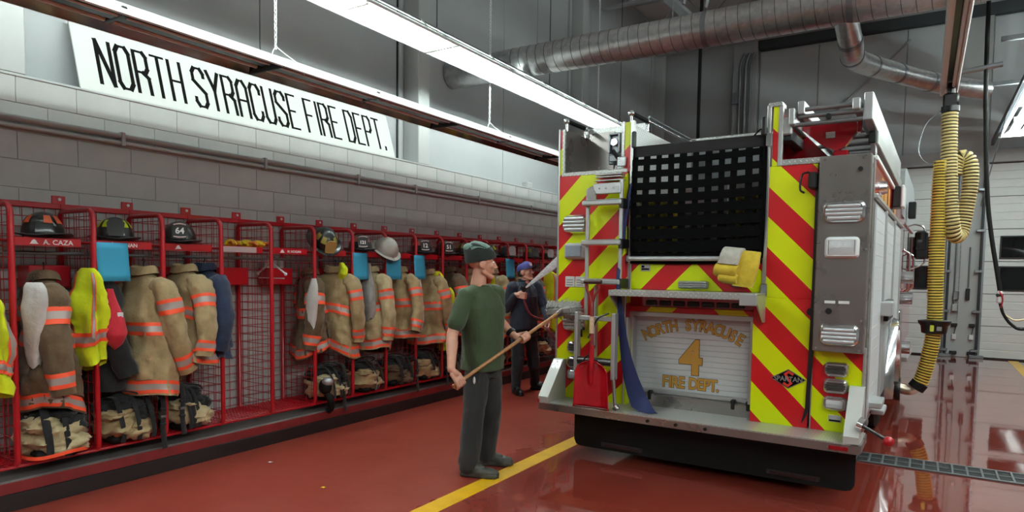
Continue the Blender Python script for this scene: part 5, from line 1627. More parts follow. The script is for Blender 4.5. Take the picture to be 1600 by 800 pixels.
# blue sheets taped on the name plates
for y0, w, lab in ((2.46, 0.225, 'large blue sheet of paper nearest to the camera, taped over a name plate'), (4.965, 0.215, 'blue sheet of paper on the locker after the tilted helmet'), (5.465, 0.24, 'blue sheet of paper second after the tilted helmet'), (5.935, 0.20, 'narrow blue sheet of paper before the man in green'), (7.92, 0.235, 'farthest blue sheet of paper between the two men')):
    m = MB(); m.grid(lambda u, v, y0=y0, w=w: (-5.035 + 0.012 * sin(pi * u) + 0.01 * (1 - v) ** 2, y0 + w * u + 0.012 * (1 - v), 1.505 + 0.28 * v), 6, 6)
    me = m.mesh('blue_paper', BLUEPAPER, None, 60, fix=False)
    bm = bmesh.new(); bm.from_mesh(me); bmesh.ops.solidify(bm, geom=bm.faces[:], thickness=0.0015); bm.to_mesh(me); bm.free()
    o = place('blue_paper', me); tag(o, lab, 'paper', 'blue sheets on the lockers')

# ---------------------------------------------------------------- helmets
def helmet(label, loc, rotz, shell, shield=None, txt=None, txtmat=WHITEINK, sticker=None, tilt=0.0, tcol=None):
    t = thing('fire_helmet', label, 'helmet', loc, 'fire helmets on the locker shelves', local=True, rotz=rotz)
    T = Matrix.Rotation(tilt, 4, 'Y')
    def dome(u, v):
        th = 2 * pi * u; ph = pi / 2 * v
        rx, ry, rz = 0.15, 0.125, 0.15
        rib = 1 + 0.025 * max(0, cos(8 * th)) ** 6 * cos(ph)
        return T @ Vector((rx * cos(ph) * cos(th) * rib, ry * cos(ph) * sin(th) * rib, 0.035 + rz * sin(ph) * rib))
    m = MB(); m.grid(dome, 40, 10); m.build('shell', shell, t, 60)
    def brim(u, v):
        th = 2 * pi * u
        ext = 0.045 + 0.07 * max(0, -cos(th)) ** 1.5
        r = 0.98 + v * 1.0
        dz = -0.02 * v * (1 + 0.8 * max(0, -cos(th))) + 0.018 * v * abs(sin(th))
        return T @ Vector(((0.15 * 0.98 + ext * v) * cos(th), (0.125 * 0.98 + (0.035 + 0.012 * v) * v) * sin(th), 0.037 + dz))
    m = MB(); m.grid(brim, 40, 4); me = m.mesh('brim', shell, None, 60)
    bm = bmesh.new(); bm.from_mesh(me); bmesh.ops.solidify(bm, geom=bm.faces[:], thickness=0.006); bm.to_mesh(me); bm.free()
    b = place('brim', me, t)
    m = MB(); m.tube([brim(q / 40, 1.0) for q in range(40)], 0.004, 6, closed=True); m.build('brim_edge', DARKSTEEL, b, 60)
    if shield:
        fr = frame_mat(Vector((0.172, 0, 0.035)), (0, 1, 0), (-0.22, 0, 1))
        m = MB(); m.prism([(-0.045, 0), (0.045, 0), (0.052, 0.03), (0.058, 0.10), (0.04, 0.125), (0, 0.135), (-0.04, 0.125), (-0.058, 0.10), (-0.052, 0.03)], 2, -0.004, 0.004, T @ fr)
        s_ = m.build('front_shield', shield, t)
        if txt:
            me = text_mesh(txt, 0.068 if len(txt) < 3 else 0.048, 0.001, 0.95, 0, 0.002)
            me.transform(T @ fr @ Matrix.Translation((0, 0.045, 0.005))); me.materials.clear(); me.materials.append(txtmat)
            place('shield_number', me, s_)
            for yy in (0.020, 0.112):
                m = MB(); m.tube([(x, yy + (0.012 if yy > 0.1 else -0.006) * (1 - (x / 0.05) ** 2), 0.005) for x in [-0.045 + 0.009 * q for q in range(11)]], 0.006, 6)
                m2 = MB(); m2.add([T @ fr @ p for p in m.v], m.f); m2.build('shield_band', M('shield_band', 'd8c4c4', 0.6), s_, 60)
    if sticker:
        for a in (-75, -35, 35, 75):
            m = MB()
            def st(u, v, a=a):
                th = radians(a - 13 + 26 * u); ph = radians(26 + 26 * v)
                return T @ Vector((0.1545 * cos(ph) * cos(th), 0.1295 * cos(ph) * sin(th), 0.035 + 0.1545 * sin(ph)))
            m.grid(st, 4, 4); m.build('reflective_sticker', sticker, t, 60, fix=False)
    m = MB(); m.tube(spline([T @ Vector((0.05, -0.10, 0.03)), T @ Vector((0.08, -0.09, -0.015)), T @ Vector((0.10, 0.0, -0.015)), T @ Vector((0.05, 0.10, 0.03))], 5), 0.005, 5); m.build('chin_strap', BLACKCLOTH, t, 60)
    return t
HB = M('helmet_black', '0d0f10', 0.3, coat=0.4, var=0.2, vs=20)
HW_ = M('helmet_pale', 'a8a49c', 0.45, var=0.15, vs=18)
LIMEST = M('lime_sticker', 'c6dc10', 0.4)
zs = 1.80
helmet('black fire helmet with four orange stickers on the nearest full shelf', (-5.20, 2.2, zs), radians(-40), HB, None, None, sticker=M('orange_sticker', 'd8623a', 0.45))
helmet('black fire helmet with lime stickers above the first blue sheet', (-5.20, 2.68, zs), radians(-25), HB, M('black_leather', '191616', 0.5), None, sticker=LIMEST)
helmet('black fire helmet with front shield reading 64', (-5.17, 3.17, zs), radians(-30), HB, M('black_leather'), '64')
helmet('black fire helmet tipped on its side with a round yellow emblem', (-5.13, 4.66, zs + 0.06), radians(-20), HB, M('tan_shield', 'b59a58', 0.5), None, sticker=M('dull_yellow_sticker', '9a8c3c', 0.5), tilt=0.75)
helmet('black helmet numbered 121 on the shelf after the tipped helmet', (-5.14, 5.18, zs), radians(-35), HB, M('black_leather'), '121', sticker=M('pink_sticker', 'c86a60', 0.5))
helmet('pale worn helmet cover lying on the shelf above a blue sheet', (-5.10, 5.52, zs), radians(-10), HW_, None, None, tilt=0.6)
helmet('black helmet numbered 12 above the narrow blue sheet', (-5.14, 6.2, zs), radians(-35), HB, M('black_leather'), '12', sticker=M('pink_sticker'))
helmet('black helmet numbered 51 close before the knit cap', (-5.14, 6.66, zs), radians(-35), HB, M('black_leather'), '51')
helmet('black fire helmet with yellow stickers right behind the knit cap', (-5.16, 7.10, zs), radians(-35), HB, None, None, sticker=M('dull_yellow_sticker'))
helmet('black fire helmet with yellow stickers past the face of the man in green', (-5.16, 7.66, zs), radians(-35), HB, None, None, sticker=LIMEST)
helmet('black fire helmet with plain shield above the farthest blue sheet', (-5.14, 8.12, zs), radians(-30), HB, M('grey_shield', '8a8888', 0.5), None)
helmet('black fire helmet with white banded shield above the blue cap', (-5.14, 8.80, zs), radians(-35), HB, M('black_leather'), None, sticker=M('dull_yellow_sticker'))
helmet('black fire helmet on the last visible shelf beside the engine', (-5.14, 9.28, zs), radians(-35), HB, M('grey_shield'), None, sticker=M('pink_sticker'))
# ear protectors / gloves
for k, (y, x) in enumerate(((3.66, -5.20), (3.80, -5.17), (3.90, -5.14))):
    t = thing('work_glove', ['yellow work glove nearest on the shelf of the empty locker', 'yellow work glove in the middle on the shelf of the empty locker', 'yellow orange work glove lying farthest on the shelf of the empty locker'][k], 'glove', (x, y, 1.79), 'yellow gloves on the shelf', local=True, rotz=radians(k * 40))
    m = MB(); m.ball((0, 0, 0.04), (0.06, 0.045, 0.036), 14, 9); m.build('palm', M('glove_yellow', 'd9b51e', 0.7, var=0.3, vs=30), t, 80)
    for q in range(4):
        m = MB(); m.tube([(0.03, -0.03 + q * 0.02, 0.045), (0.075, -0.036 + q * 0.024, 0.05), (0.10, -0.036 + q * 0.024, 0.025)], [0.013, 0.013, 0.009], 8); m.build('finger', M('glove_yellow') if q % 2 else M('glove_orange', 'd97a2a', 0.7), t, 60)
    m = MB(); m.tube([(-0.01, -0.04, 0.04), (0.03, -0.07, 0.03)], [0.015, 0.01], 8); m.build('thumb', M('glove_yellow'), t, 60)
for k, y in enumerate((4.22, 4.29, 4.37)):
    t = thing('spray_bottle', ['small white bottle nearest on the box behind the hanger', 'small white bottle in the middle on the box behind the hanger', 'small white bottle farthest on the box behind the hanger'][k], 'bottle', (XW + 0.13, y, 1.616), 'bottles on the locker box', local=True)
    m = MB(); m.lathe([(0.028, 0), (0.03, 0.005), (0.03, 0.065), (0.02, 0.085), (0.012, 0.09)], 14); m.build('bottle_body', WHITEPL, t, 50)
    m = MB(); m.lathe([(0.014, 0.09), (0.014, 0.112), (0.0, 0.113)], 12); m.build('cap', M('cap_grey', '6b6b6b', 0.5), t, 50)

# ---------------------------------------------------------------- trousers and boots in the locker bottoms
def bunker(label, loc, rotz, mat, seed, s=1.0, straps=True, trim=True):
    t = thing('bunker_trousers', label, 'trousers', loc, 'bunker trousers folded over boots in the lockers', local=True, rotz=rotz)
    def roll(cx, cy, cz, rx, ry, rz, sd):
        m = MB(); R = []
        def f(u, v):
            th = 2 * pi * u; ph = pi * (v - 0.5)
            d = Vector((cos(ph) * cos(th), cos(ph) * sin(th), sin(ph)))
            q = 1 + 0.30 * nz(d.x * 1.6 + sd, d.y * 1.6, d.z * 1.6) + 0.24 * abs(nz(d.x * 2.6 + sd, d.y * 2.6 - sd, d.z * 4.4)) * 1.6 - 0.10 + 0.05 * sin(9 * d.z + 3 * d.x + sd + 2 * nz(d.x * 2, d.y * 2, sd))
            return (cx + rx * d.x * q, cy + ry * d.y * q, max(0.0, cz + rz * d.z * q))
        m.grid(f, 34, 20); return m
    roll(0.03 * s, 0, 0.13 * s, 0.19 * s, 0.19 * s, 0.13 * s, seed).build('folded_leg', mat, t, 80)
    roll(0.14 * s, 0.06, 0.085 * s, 0.11 * s, 0.13 * s, 0.075 * s, seed + 4).build('folded_leg', mat, t, 80)
    roll(0.11 * s, -0.06, 0.21 * s, 0.10 * s, 0.12 * s, 0.05 * s, seed + 6).build('folded_leg', mat, t, 80)
    roll(0.0, 0.02, 0.25 * s, 0.17 * s, 0.17 * s, 0.085 * s, seed + 9).build('waist', BLACKCLOTH, t, 80)
    roll(0.12 * s, 0.10, 0.20 * s, 0.08 * s, 0.09 * s, 0.06 * s, seed + 13).build('lining', BLACKCLOTH, t, 80)
    if trim and int(seed * 10) % 3 == 0:
        m = MB(); m.cur = 0
        R = [[(0.05 * s + 0.213 * s * cos(a) , 0.19 * s * sin(a), z + 0.012 * sin(3 * a + seed)) for a in [radians(-80 + 160 * q / 16) for q in range(17)]] for z in (0.03, 0.055)]
        m.loft(R, caps=False, ring_closed=False); m.build('hem_trim', ORANGE, t, 70)
    for sy in (-0.08, 0.08):
        m = MB(); m.rbox(-0.10, 0.19 * s, sy - 0.05, sy + 0.05, 0.0, 0.07, 0.025); m.cyl((-0.06, sy, 0.03), (-0.06, sy, 0.22 * s), 0.06, n=12)
        m.build('boot', RUBBER, t, 50)
    if straps:
        rr = random.Random(seed)
        for k in range(3):
            y = rr.uniform(-0.12, 0.14); d = rr.uniform(0.02, 0.05)
            m = MB(); m.tube(spline([(-0.02, y, 0.31 * s), (0.12, y + d, 0.33 * s), (0.21 * s, y + d, 0.22 * s), (0.235 * s, y + d * 1.4, 0.08), (0.235 * s, y + d, 0.02 - (0.0 if k else 0.0))], 5), 0.01, 6, flat=(0.018, 0.003)); m.build('suspender', BLACKCLOTH, t, 60)
        m = MB(); m.tube(spline([(0.0, -0.1, 0.33 * s), (0.1, -0.06, 0.38 * s), (0.17 * s, 0.05, 0.36 * s), (0.1, 0.14, 0.31 * s)], 6), 0.008, 6); m.build('suspender_loop', BLACKCLOTH, t, 60)
    return t
BK = [(2.20, -5.20, 1.12, TAN2, 'tan trousers heaped over boots at the bottom of the nearest full locker'), (2.68, -5.22, 1.02, TAN, 'tan trousers with hanging black strap below the red bag'), (3.18, -5.22, 0.98, TAN2, 'pale trousers and black webbing beside the first empty locker'),
      (4.70, -5.22, 1.0, TAN2, 'pale tan trousers below the flashlight coat'), (5.22, -5.22, 1.0, TAN, 'tan trousers below the pale coat with the grey hood'), (5.74, -5.22, 0.95, BROWN, 'brown trousers with trailing straps under the second blue sheet'),
      (6.24, -5.22, 1.0, TAN, 'tan trousers with a black loop before the man in green'), (6.74, -5.22, 0.95, BROWN, 'dark trousers at the elbow of the man in green'), (7.26, -5.22, 0.95, TAN, 'tan trousers hidden behind the man in green'),
      (7.76, -5.22, 0.95, TAN2, 'pale trousers between the two men'), (8.28, -5.22, 0.95, TAN, 'tan trousers behind the near leg of the man with the hose'), (9.02, -5.16, 0.95, TAN2, 'pale rolled trousers beside the far leg of the man with the hose')]
for k, (y, x, s_, mt, lab) in enumerate(BK):
    bunker(lab, (x, y, 0.292), radians(-10 + (k * 37) % 30), mt, k * 1.7 + 0.6, s_)
# hanging black straps with buckles
for y, z0, L_, lab in ((2.90, 0.62, 0.42, 'black harness strap dangling in front of the curb below the red bag'), (3.06, 0.66, 0.38, 'black webbing strap with buckles beside the pale trousers'), (4.80, 0.62, 0.45, 'black harness strap dangling past the curb below the flashlight coat'), (5.95, 0.55, 0.36, 'black strap trailing onto the curb under the second blue sheet'), (6.52, 0.58, 0.4, 'black strap dangling by the elbow of the man in green')):
    t = thing('harness_strap', lab, 'strap', (-4.99, y, z0), 'harness straps hanging from the lockers', local=True)
    m = MB(); m.tube(spline([(-0.12, 0, -0.0), (-0.02, 0, 0.02), (0.0, 0.01, -0.1), (0.0, 0.0, -L_ * 0.6), (0.01, 0.01, -L_)], 5), 0.02, 8, flat=(0.024, 0.006)); m.build('webbing', BLACKCLOTH, t, 60)
    for q in range(3):
        m = MB(); m.rbox(-0.012, 0.014, -0.022, 0.022, -0.12 - q * 0.06, -0.10 - q * 0.06, 0.004); m.build('buckle', GALV if q == 1 else DARKSTEEL, t)
t = thing('breathing_mask', 'black breathing mask with clear silver visor hanging at the empty locker post', 'mask', (-5.0, 4.56, 0.47), local=True)
m = MB(); m.ball((0, 0, -0.02), (0.07, 0.06, 0.08), 16, 10); m.build('mask_body', RUBBER, t, 80)
m = MB(); m.ball((0.03, 0, 0.03), (0.06, 0.055, 0.045), 16, 10); m.build('visor', M('visor', 'b8bcc0', 0.12, 0.6), t, 80)
m = MB(); m.tube(spline([(0.02, 0, -0.09), (0.05, 0.02, -0.16), (0.03, 0.04, -0.24), (0.0, 0.03, -0.27)], 5), [0.035] * 16, 8); m.build('air_hose', RUBBER, t, 60)
# ================================================================ PEOPLE
def capsule(mb, p0, r0, p1, r1, n=16, flat=1.0, up=None):
    p0, p1 = Vector(p0), Vector(p1); d = p1 - p0; L = d.length
    prof = []
    for k in range(5):
        a = -pi / 2 + pi / 2 * k / 4; prof.append((max(r0 * cos(a), 1e-4 if k else 0.0), r0 * sin(a)))
    for k in range(1, 5):
        f = k / 5; prof.append((r0 + (r1 - r0) * f, L * f))
    for k in range(5):
        a = pi / 2 * k / 4; prof.append((max(r1 * cos(a), 0.0 if k == 4 else 1e-4), L + r1 * sin(a)))
    z = d.normalized()
    x = Vector(up) if up else (Vector((1, 0, 0)) if abs(z.x) < 0.8 else Vector((0, 1, 0)))
    x = (x - z * x.dot(z)).normalized(); y = z.cross(x)
    T = Matrix((x, y * flat, z)).transposed().to_4x4(); T.translation = p0
    mb.lathe(prof, n, T)
    return mb
def rings_body(mb, rings, n=28, ex=0.85):
    """rings of (centre, side half, front half, side dir, front dir)"""
    R = []
    for c, a, b, sd, fd in rings:
        c, sd, fd = Vector(c), Vector(sd).normalized(), Vector(fd).normalized()
        ring = []
        for k in range(n):
            t = 2 * pi * k / n; cx, cy = cos(t), sin(t)
            ring.append(c + sd * (a * abs(cx) ** ex * (1 if cx >= 0 else -1)) + fd * (b * abs(cy) ** ex * (1 if cy >= 0 else -1)))
        R.append(ring)
    mb.loft(R, caps=True); return mb
def remesh(mb, name, mat, parent, voxel=0.006, it=4, wr=None, label=None, mats=None, pick=None):
    me0 = mb.mesh('tmp_body', mat)
    o = bpy.data.objects.new('tmp_body', me0); COL.objects.link(o)
    m = o.modifiers.new('r', 'REMESH'); m.mode = 'VOXEL'; m.voxel_size = voxel
    s = o.modifiers.new('s', 'SMOOTH'); s.factor = 0.5; s.iterations = it
    bpy.context.view_layer.update()
    me = bpy.data.meshes.new_from_object(o.evaluated_get(bpy.context.evaluated_depsgraph_get()))
    bpy.data.objects.remove(o)
    me.name = name
    me.materials.clear()
    for x in (mats or [mat]): me.materials.append(x)
    if wr:
        amp, sc, st = wr
        nn = [v.normal.copy() for v in me.vertices]
        for v, q in zip(me.vertices, nn):
            p = v.co
            f = nz(p.x * sc * st[0], p.y * sc * st[1], p.z * sc * st[2]) + 0.5 * nz(p.x * sc * 2.3 * st[0] + 5, p.y * sc * 2.3 * st[1], p.z * sc * 2.3 * st[2])
            v.co = p + q * (amp * f)
    if pick:
        for f in me.polygons: f.material_index = pick(f.center)
    me.polygons.foreach_set('use_smooth', [True] * len(me.polygons))
    me.transform(Matrix.Translation(-ORG.get(parent.name, Vector((0, 0, 0)))))
    return place(name, me, parent, label=label)

def hand(mb, grip, pole, fore, right, s=1.0, r=0.016, thumb=True):
    """closed hand round a bar: grip point, bar direction (thumb side), forearm direction; returns the wrist point"""
    y = Vector(pole).normalized(); x = Vector(fore); x = (x - y * x.dot(y)).normalized(); z = x.cross(y)
    if right: z = -z
    T = Matrix((x, y, z)).transposed().to_4x4(); T.translation = Vector(grip) - (x * 0.082 * s + z * (r + 0.016) * s)
    P = lambda a, b, c: T @ Vector((a * s, b * s, c * s))
    k = r - 0.016
    capsule(mb, P(-0.005, 0, 0), 0.027 * s, P(0.02, 0, 0), 0.03 * s, flat=0.8)
    for b in (-0.030, -0.010, 0.010, 0.030):
        capsule(mb, P(0.012, b * 0.75, 0), 0.0145 * s, P(0.072, b, 0.0), 0.0125 * s, 10)
    for b, l in ((-0.032, 0.86), (-0.011, 0.98), (0.011, 1.0), (0.032, 0.93)):
        pts = [(0.075, b, 0.0), (0.108 * (0.9 + 0.1 * l), b, 0.012), (0.115 * (0.9 + 0.1 * l) + k, b * 1.02, 0.036 + k), (0.092, b * 1.02, 0.056 + 2 * k), (0.072, b * 1.0, 0.052 + 2 * k)]
        rad = [0.0118, 0.0108, 0.0098, 0.0088, 0.0078]
        for i in range(4):
            capsule(mb, P(*pts[i]), rad[i] * s, P(*pts[i + 1]), rad[i + 1] * s, 10)
    if thumb:
        pts = [(0.012, 0.022, 0.006), (0.042, 0.045, 0.022), (0.070, 0.046, 0.045 + k), (0.088, 0.030, 0.060 + 2 * k)]
        rad = [0.016, 0.0135, 0.0115, 0.009]
        for i in range(3):
            capsule(mb, P(*pts[i]), rad[i] * s, P(*pts[i + 1]), rad[i + 1] * s, 10)
    return P(-0.02, 0, 0)

def head_shapes(mb, T, s=1.0):
    P = lambda a, b, c: T @ Vector((a * s, b * s, c * s))
    def E(c, r):
        q = MB(); q.ball((0, 0, 0), 1.0, 22, 14)
        M4 = T @ Matrix.Translation(Vector(c) * s) @ Matrix.Diagonal((r[0] * s, r[1] * s, r[2] * s, 1))
        mb.add([M4 @ v for v in q.v], q.f)
    E((-0.012, 0, 0.035), (0.100, 0.078, 0.088))
    E((0.022, 0, -0.025), (0.068, 0.062, 0.085))
    E((0.052, 0.036, -0.022), (0.030, 0.026, 0.026)); E((0.052, -0.036, -0.022), (0.030, 0.026, 0.026))
    for sy in (1, -1):
        capsule(mb, P(-0.005, 0.056 * sy, -0.065), 0.018 * s, P(0.058, 0.018 * sy, -0.105), 0.018 * s, 10)
        capsule(mb, P(0.080, 0.012 * sy, 0.024), 0.009 * s, P(0.064, 0.05 * sy, 0.022), 0.009 * s, 8)
        capsule(mb, P(0.088, 0.003 * sy, -0.064), 0.0062 * s, P(0.078, 0.022 * sy, -0.068), 0.004 * s, 8)
        capsule(mb, P(0.086, 0.003 * sy, -0.075), 0.0068 * s, P(0.077, 0.020 * sy, -0.072), 0.004 * s, 8)
        E((0.098, 0.011 * sy, -0.038), (0.011, 0.0075, 0.008))
        E((-0.012, 0.079 * sy, -0.008), (0.028, 0.010, 0.033)); E((-0.004, 0.078 * sy, -0.034), (0.012, 0.008, 0.014))
    E((0.072, 0, -0.105), (0.022, 0.024, 0.018))
    capsule(mb, P(0.088, 0, 0.012), 0.0085 * s, P(0.109, 0, -0.034), 0.0115 * s, 10)
    capsule(mb, P(-0.02, 0, -0.06), 0.052 * s, P(-0.035, 0, -0.16), 0.060 * s, 16)
def eyes(T, s, parent):
    for sy in (1, -1):
        c = T @ Vector((0.0745 * s, 0.031 * s * sy, 0.004 * s))
        m = MB(); m.ball(c, 0.0115 * s, 12, 8); e = m.build('eye', M('eye_white', 'd8d4d0', 0.2), parent, 80)
        c2 = T @ Vector((0.0835 * s, 0.031 * s * sy, 0.004 * s)); m = MB(); m.ball(c2, 0.0052 * s, 10, 6); m.build('iris', M('iris_dark', '2c2018', 0.2), e, 80)
        m = MB(); m.tube([T @ Vector((0.088 * s, 0.012 * s * sy, 0.026 * s)), T @ Vector((0.085 * s, 0.032 * s * sy, 0.031 * s)), T @ Vector((0.070 * s, 0.052 * s * sy, 0.025 * s))], 0.0035 * s, 6); m.build('eyebrow', M('brow_brown', '3a281c', 0.8), parent, 60)
def head_frame(c, yaw, pitch=0.0, roll=0.0):
    return Matrix.Translation(Vector(c)) @ Matrix.Rotation(yaw, 4, 'Z') @ Matrix.Rotation(-pitch, 4, 'Y') @ Matrix.Rotation(roll, 4, 'X')

# ---------------------------------------------------------------- man in green with the brush
POLE0, POLE1 = Vector((-2.932, 3.97, 0.776)), Vector((-2.683, 5.13, 1.272))
PD = (POLE1 - POLE0).normalized()
A = thing('person', 'man in olive green t-shirt, charcoal trousers and dark knit cap gripping a long pole', 'person', (-2.97, 4.36, 0))
sdv, fdv = Vector((0.10, 0.995, 0)), Vector((0.995, -0.10, 0))
Rsh, Lsh = Vector((-3.05, 4.22, 1.42)), Vector((-3.005, 4.585, 1.435))
Rel, Lel = Vector((-3.09, 4.10, 1.12)), Vector((-3.075, 4.715, 1.20))
gR, gL = POLE0 + PD * 0.0, POLE0 + PD * 0.775
body = MB()
wR = hand(body, gR, PD, gR - Rel, True, 1.08)
wL = hand(body, gL, PD, gL - Lel, False, 1.08)
TH = head_frame((-3.01, 4.385, 1.675), radians(46), radians(2))
head_shapes(body, TH, 1.06)
capsule(body, Rsh, 0.050, Rel, 0.045, flat=1.0); capsule(body, Rel, 0.046, wR, 0.031)
capsule(body, Rel.lerp(wR, 0.25), 0.048, Rel.lerp(wR, 0.55), 0.040)
capsule(body, Lsh, 0.050, Lel, 0.045); capsule(body, Lel, 0.046, wL, 0.031); capsule(body, Lel.lerp(wL, 0.25), 0.048, Lel.lerp(wL, 0.55), 0.040)
hR, hL = Vector((-3.0, 4.315, 0.90)), Vector((-2.995, 4.485, 0.90))
kR, kL = Vector((-2.99, 4.26, 0.49)), Vector((-2.98, 4.495, 0.49))
aR, aL = Vector((-2.985, 4.195, 0.09)), Vector((-3.03, 4.52, 0.09))
rings_body(body, [((-3.0, 4.40, 0.80), 0.14, 0.09, sdv, fdv), ((-3.0, 4.40, 0.95), 0.15, 0.105, sdv, fdv), ((-3.0, 4.40, 1.10), 0.15, 0.11, sdv, fdv), ((-3.015, 4.40, 1.28), 0.165, 0.105, sdv, fdv), ((-3.025, 4.40, 1.41), 0.15, 0.08, sdv, fdv), ((-3.03, 4.39, 1.50), 0.065, 0.06, sdv, fdv)])
for h, k, a in ((hR, kR, aR), (hL, kL, aL)):
    capsule(body, h, 0.085, k, 0.060); capsule(body, k, 0.056, a, 0.038); capsule(body, a, 0.034, a + Vector((0.05, 0.015, -0.045)), 0.024)
remesh(body, 'body', SKIN, A, 0.0048, 3)
eyes(TH, 1.06, A)
sh = MB()
rings_body(sh, [((-3.01, 4.405, 0.82), 0.192, 0.150, sdv, fdv), ((-3.01, 4.405, 0.93), 0.188, 0.148, sdv, fdv), ((-3.01, 4.41, 1.06), 0.185, 0.148, sdv, fdv), ((-3.01, 4.405, 1.20), 0.192, 0.142, sdv, fdv), ((-3.015, 4.40, 1.32), 0.20, 0.132, sdv, fdv), ((-3.025, 4.40, 1.41), 0.175, 0.105, sdv, fdv), ((-3.03, 4.395, 1.46), 0.11, 0.088, sdv, fdv), ((-3.03, 4.39, 1.505), 0.076, 0.074, sdv, fdv)])
NK = Vector((-3.03, 4.39, 1.455))
for s0, e0 in ((Rsh, Rel), (Lsh, Lel)):
    capsule(sh, NK, 0.068, s0 - Vector((0, 0, 0.005)), 0.072)
    capsule(sh, s0 - Vector((0, 0, 0.005)), 0.072, s0.lerp(e0, 0.42), 0.071); capsule(sh, s0.lerp(e0, 0.3), 0.067, s0.lerp(e0, 0.70), 0.074)
    capsule(sh, s0 - Vector((0, 0, 0.02)), 0.06, Vector((-3.01, 4.40, 1.30)).lerp(s0, 0.6) - Vector((0, 0, 0.1)), 0.06)
remesh(sh, 't_shirt', OLIVE, A, 0.0065, 5, (0.012, 6.0, (1.0, 1.0, 0.55)))
m = MB(); m.tube([Vector((-3.03, 4.39, 1.506)) + sdv * 0.072 * cos(q) + fdv * 0.070 * sin(q) + Vector((0, 0, 0.0 - 0.012 * sin(q))) for q in [2 * pi * k / 24 for k in range(24)]], 0.008, 8, closed=True); m.build('neck_rib', OLIVE, A, 60)
tr = MB()
rings_body(tr, [((-3.005, 4.405, 0.76), 0.16, 0.115, sdv, fdv), ((-3.005, 4.405, 0.86), 0.155, 0.11, sdv, fdv), ((-3.005, 4.405, 0.97), 0.13, 0.09, sdv, fdv)])
for h, k, a in ((hR, kR, aR), (hL, kL, aL)):
    capsule(tr, h - Vector((0, 0, 0.11)), 0.102, k, 0.086, flat=1.05); capsule(tr, k, 0.086, a + Vector((0.0, 0, -0.01)), 0.074, flat=1.15)
    capsule(tr, k + Vector((-0.02, 0, -0.1)), 0.082, a + Vector((-0.03, 0, 0.03)), 0.068)
TRO = remesh(tr, 'trousers', CHARCOAL, A, 0.008, 3, (0.013, 6.5, (1.0, 1.0, 0.5)))
m = MB(); m.tube(spline([(-2.99, 4.222, 0.885), (-2.965, 4.208, 0.80), (-2.94, 4.208, 0.74)], 4), 0.005, 6); m.build('pocket_edge', BLACKCLOTH, TRO, 60)
m = MB(); m.ball((-2.95, 4.203, 0.76), (0.012, 0.006, 0.03), 10, 8); m.build('pocket_tissue', WHITEPL, TRO, 70)
# clogs
CLOG = M('clog_rubber', '3b3a34', 0.55, var=0.25, vs=30)
def clog(heel, toe, parent):
    heel, toe = Vector(heel), Vector(toe); x = (toe - heel).normalized(); y = Vector((-x.y, x.x, 0)); L = (toe - heel).length
    T = Matrix((x, y, Vector((0, 0, 1)))).transposed().to_4x4(); T.translation = heel
    c = MB()
    def E(cc, r):
        q = MB(); q.ball(cc, r, 18, 12); c.add([T @ v for v in q.v], q.f)
    E((0.075, 0, 0.045), (0.072, 0.045, 0.045)); E((0.19, 0.0, 0.04), (L - 0.19, 0.054, 0.042)); E((0.135, 0, 0.06), (0.075, 0.046, 0.045)); E((L - 0.08, 0.006, 0.035), (0.08, 0.052, 0.035))
    rings = []
    c.prism([(0.0, -0.03), (0.03, -0.042), (0.15, -0.044), (L - 0.08, -0.056), (L - 0.02, -0.04), (L, 0.0), (L - 0.02, 0.045), (L - 0.09, 0.056), (0.15, 0.042), (0.03, 0.042), (0.0, 0.03)], 2, 0.004, 0.03, T)
    o = remesh(c, 'clog', CLOG, parent, 0.006, 3)
    for q in range(9):
        a, b = 0.175 + 0.035 * (q // 3), (-0.026, 0.0, 0.026)[q % 3]
        z = 0.083 - (a - 0.175) * 0.28 - abs(b) * 0.28
        m = MB(); m.cyl(T @ Vector((a, b, z - 0.012)), T @ Vector((a + 0.003, b, z + 0.004)), 0.0065, n=8); m.build('vent_hole', BLACK, o)
    m = MB(); m.tube([T @ Vector(v) for v in spline([(0.12, -0.05, 0.06), (0.04, -0.052, 0.075), (-0.005, 0, 0.08), (0.04, 0.052, 0.075), (0.12, 0.05, 0.06)], 5)], 0.012, 8, flat=(0.004, 0.011)); m.build('heel_strap', CLOG, o, 60)
clog((-3.05, 4.175, 0), (-2.745, 4.262, 0), A); clog((-3.09, 4.49, 0), (-2.835, 4.62, 0), A)
# knit cap, slouching to the back
cp = MB(); s_ = 1.06
R = []
for z, rx, ry, ox in ((0.030, 0.116, 0.090, -0.010), (0.050, 0.119, 0.092, -0.013), (0.085, 0.114, 0.091, -0.020), (0.112, 0.104, 0.086, -0.034), (0.132, 0.086, 0.075, -0.052), (0.142, 0.058, 0.055, -0.07), (0.144, 0.02, 0.02, -0.08)):
    R.append([TH @ (Vector((ox + rx * cos(a) * (1 + 0.03 * sin(7 * a + z * 60)), ry * sin(a) * (1 + 0.03 * sin(5 * a + z * 80)), z + 0.010 * cos(a) - (0.022 if z < 0.06 else 0.0) * (1 - cos(a)) * 0.5 + 0.012 * sin(3 * a) * (z / 0.14) ** 2)) * s_) for a in [2 * pi * q / 32 for q in range(32)]])
cp.loft(R, caps=True); cap_o = cp.build('knit_cap', cloth_mat('knit_cap_dark', '0e1614', '16211e', 0.4, 12), A, 70)
m = MB(); R2_ = []
for z, k, ox in ((0.112, 1.01, -0.034), (0.134, 0.86, -0.052), (0.148, 0.60, -0.072), (0.155, 0.22, -0.085)):
    R2_.append([TH @ (Vector((ox + 0.105 * k * cos(a) * (1 + 0.06 * sin(6 * a)), 0.088 * k * sin(a) * (1 + 0.06 * sin(4 * a + 1)), z + 0.010 * cos(a) + 0.008 * sin(5 * a + z * 90))) * s_) for a in [2 * pi * q / 32 for q in range(32)]])
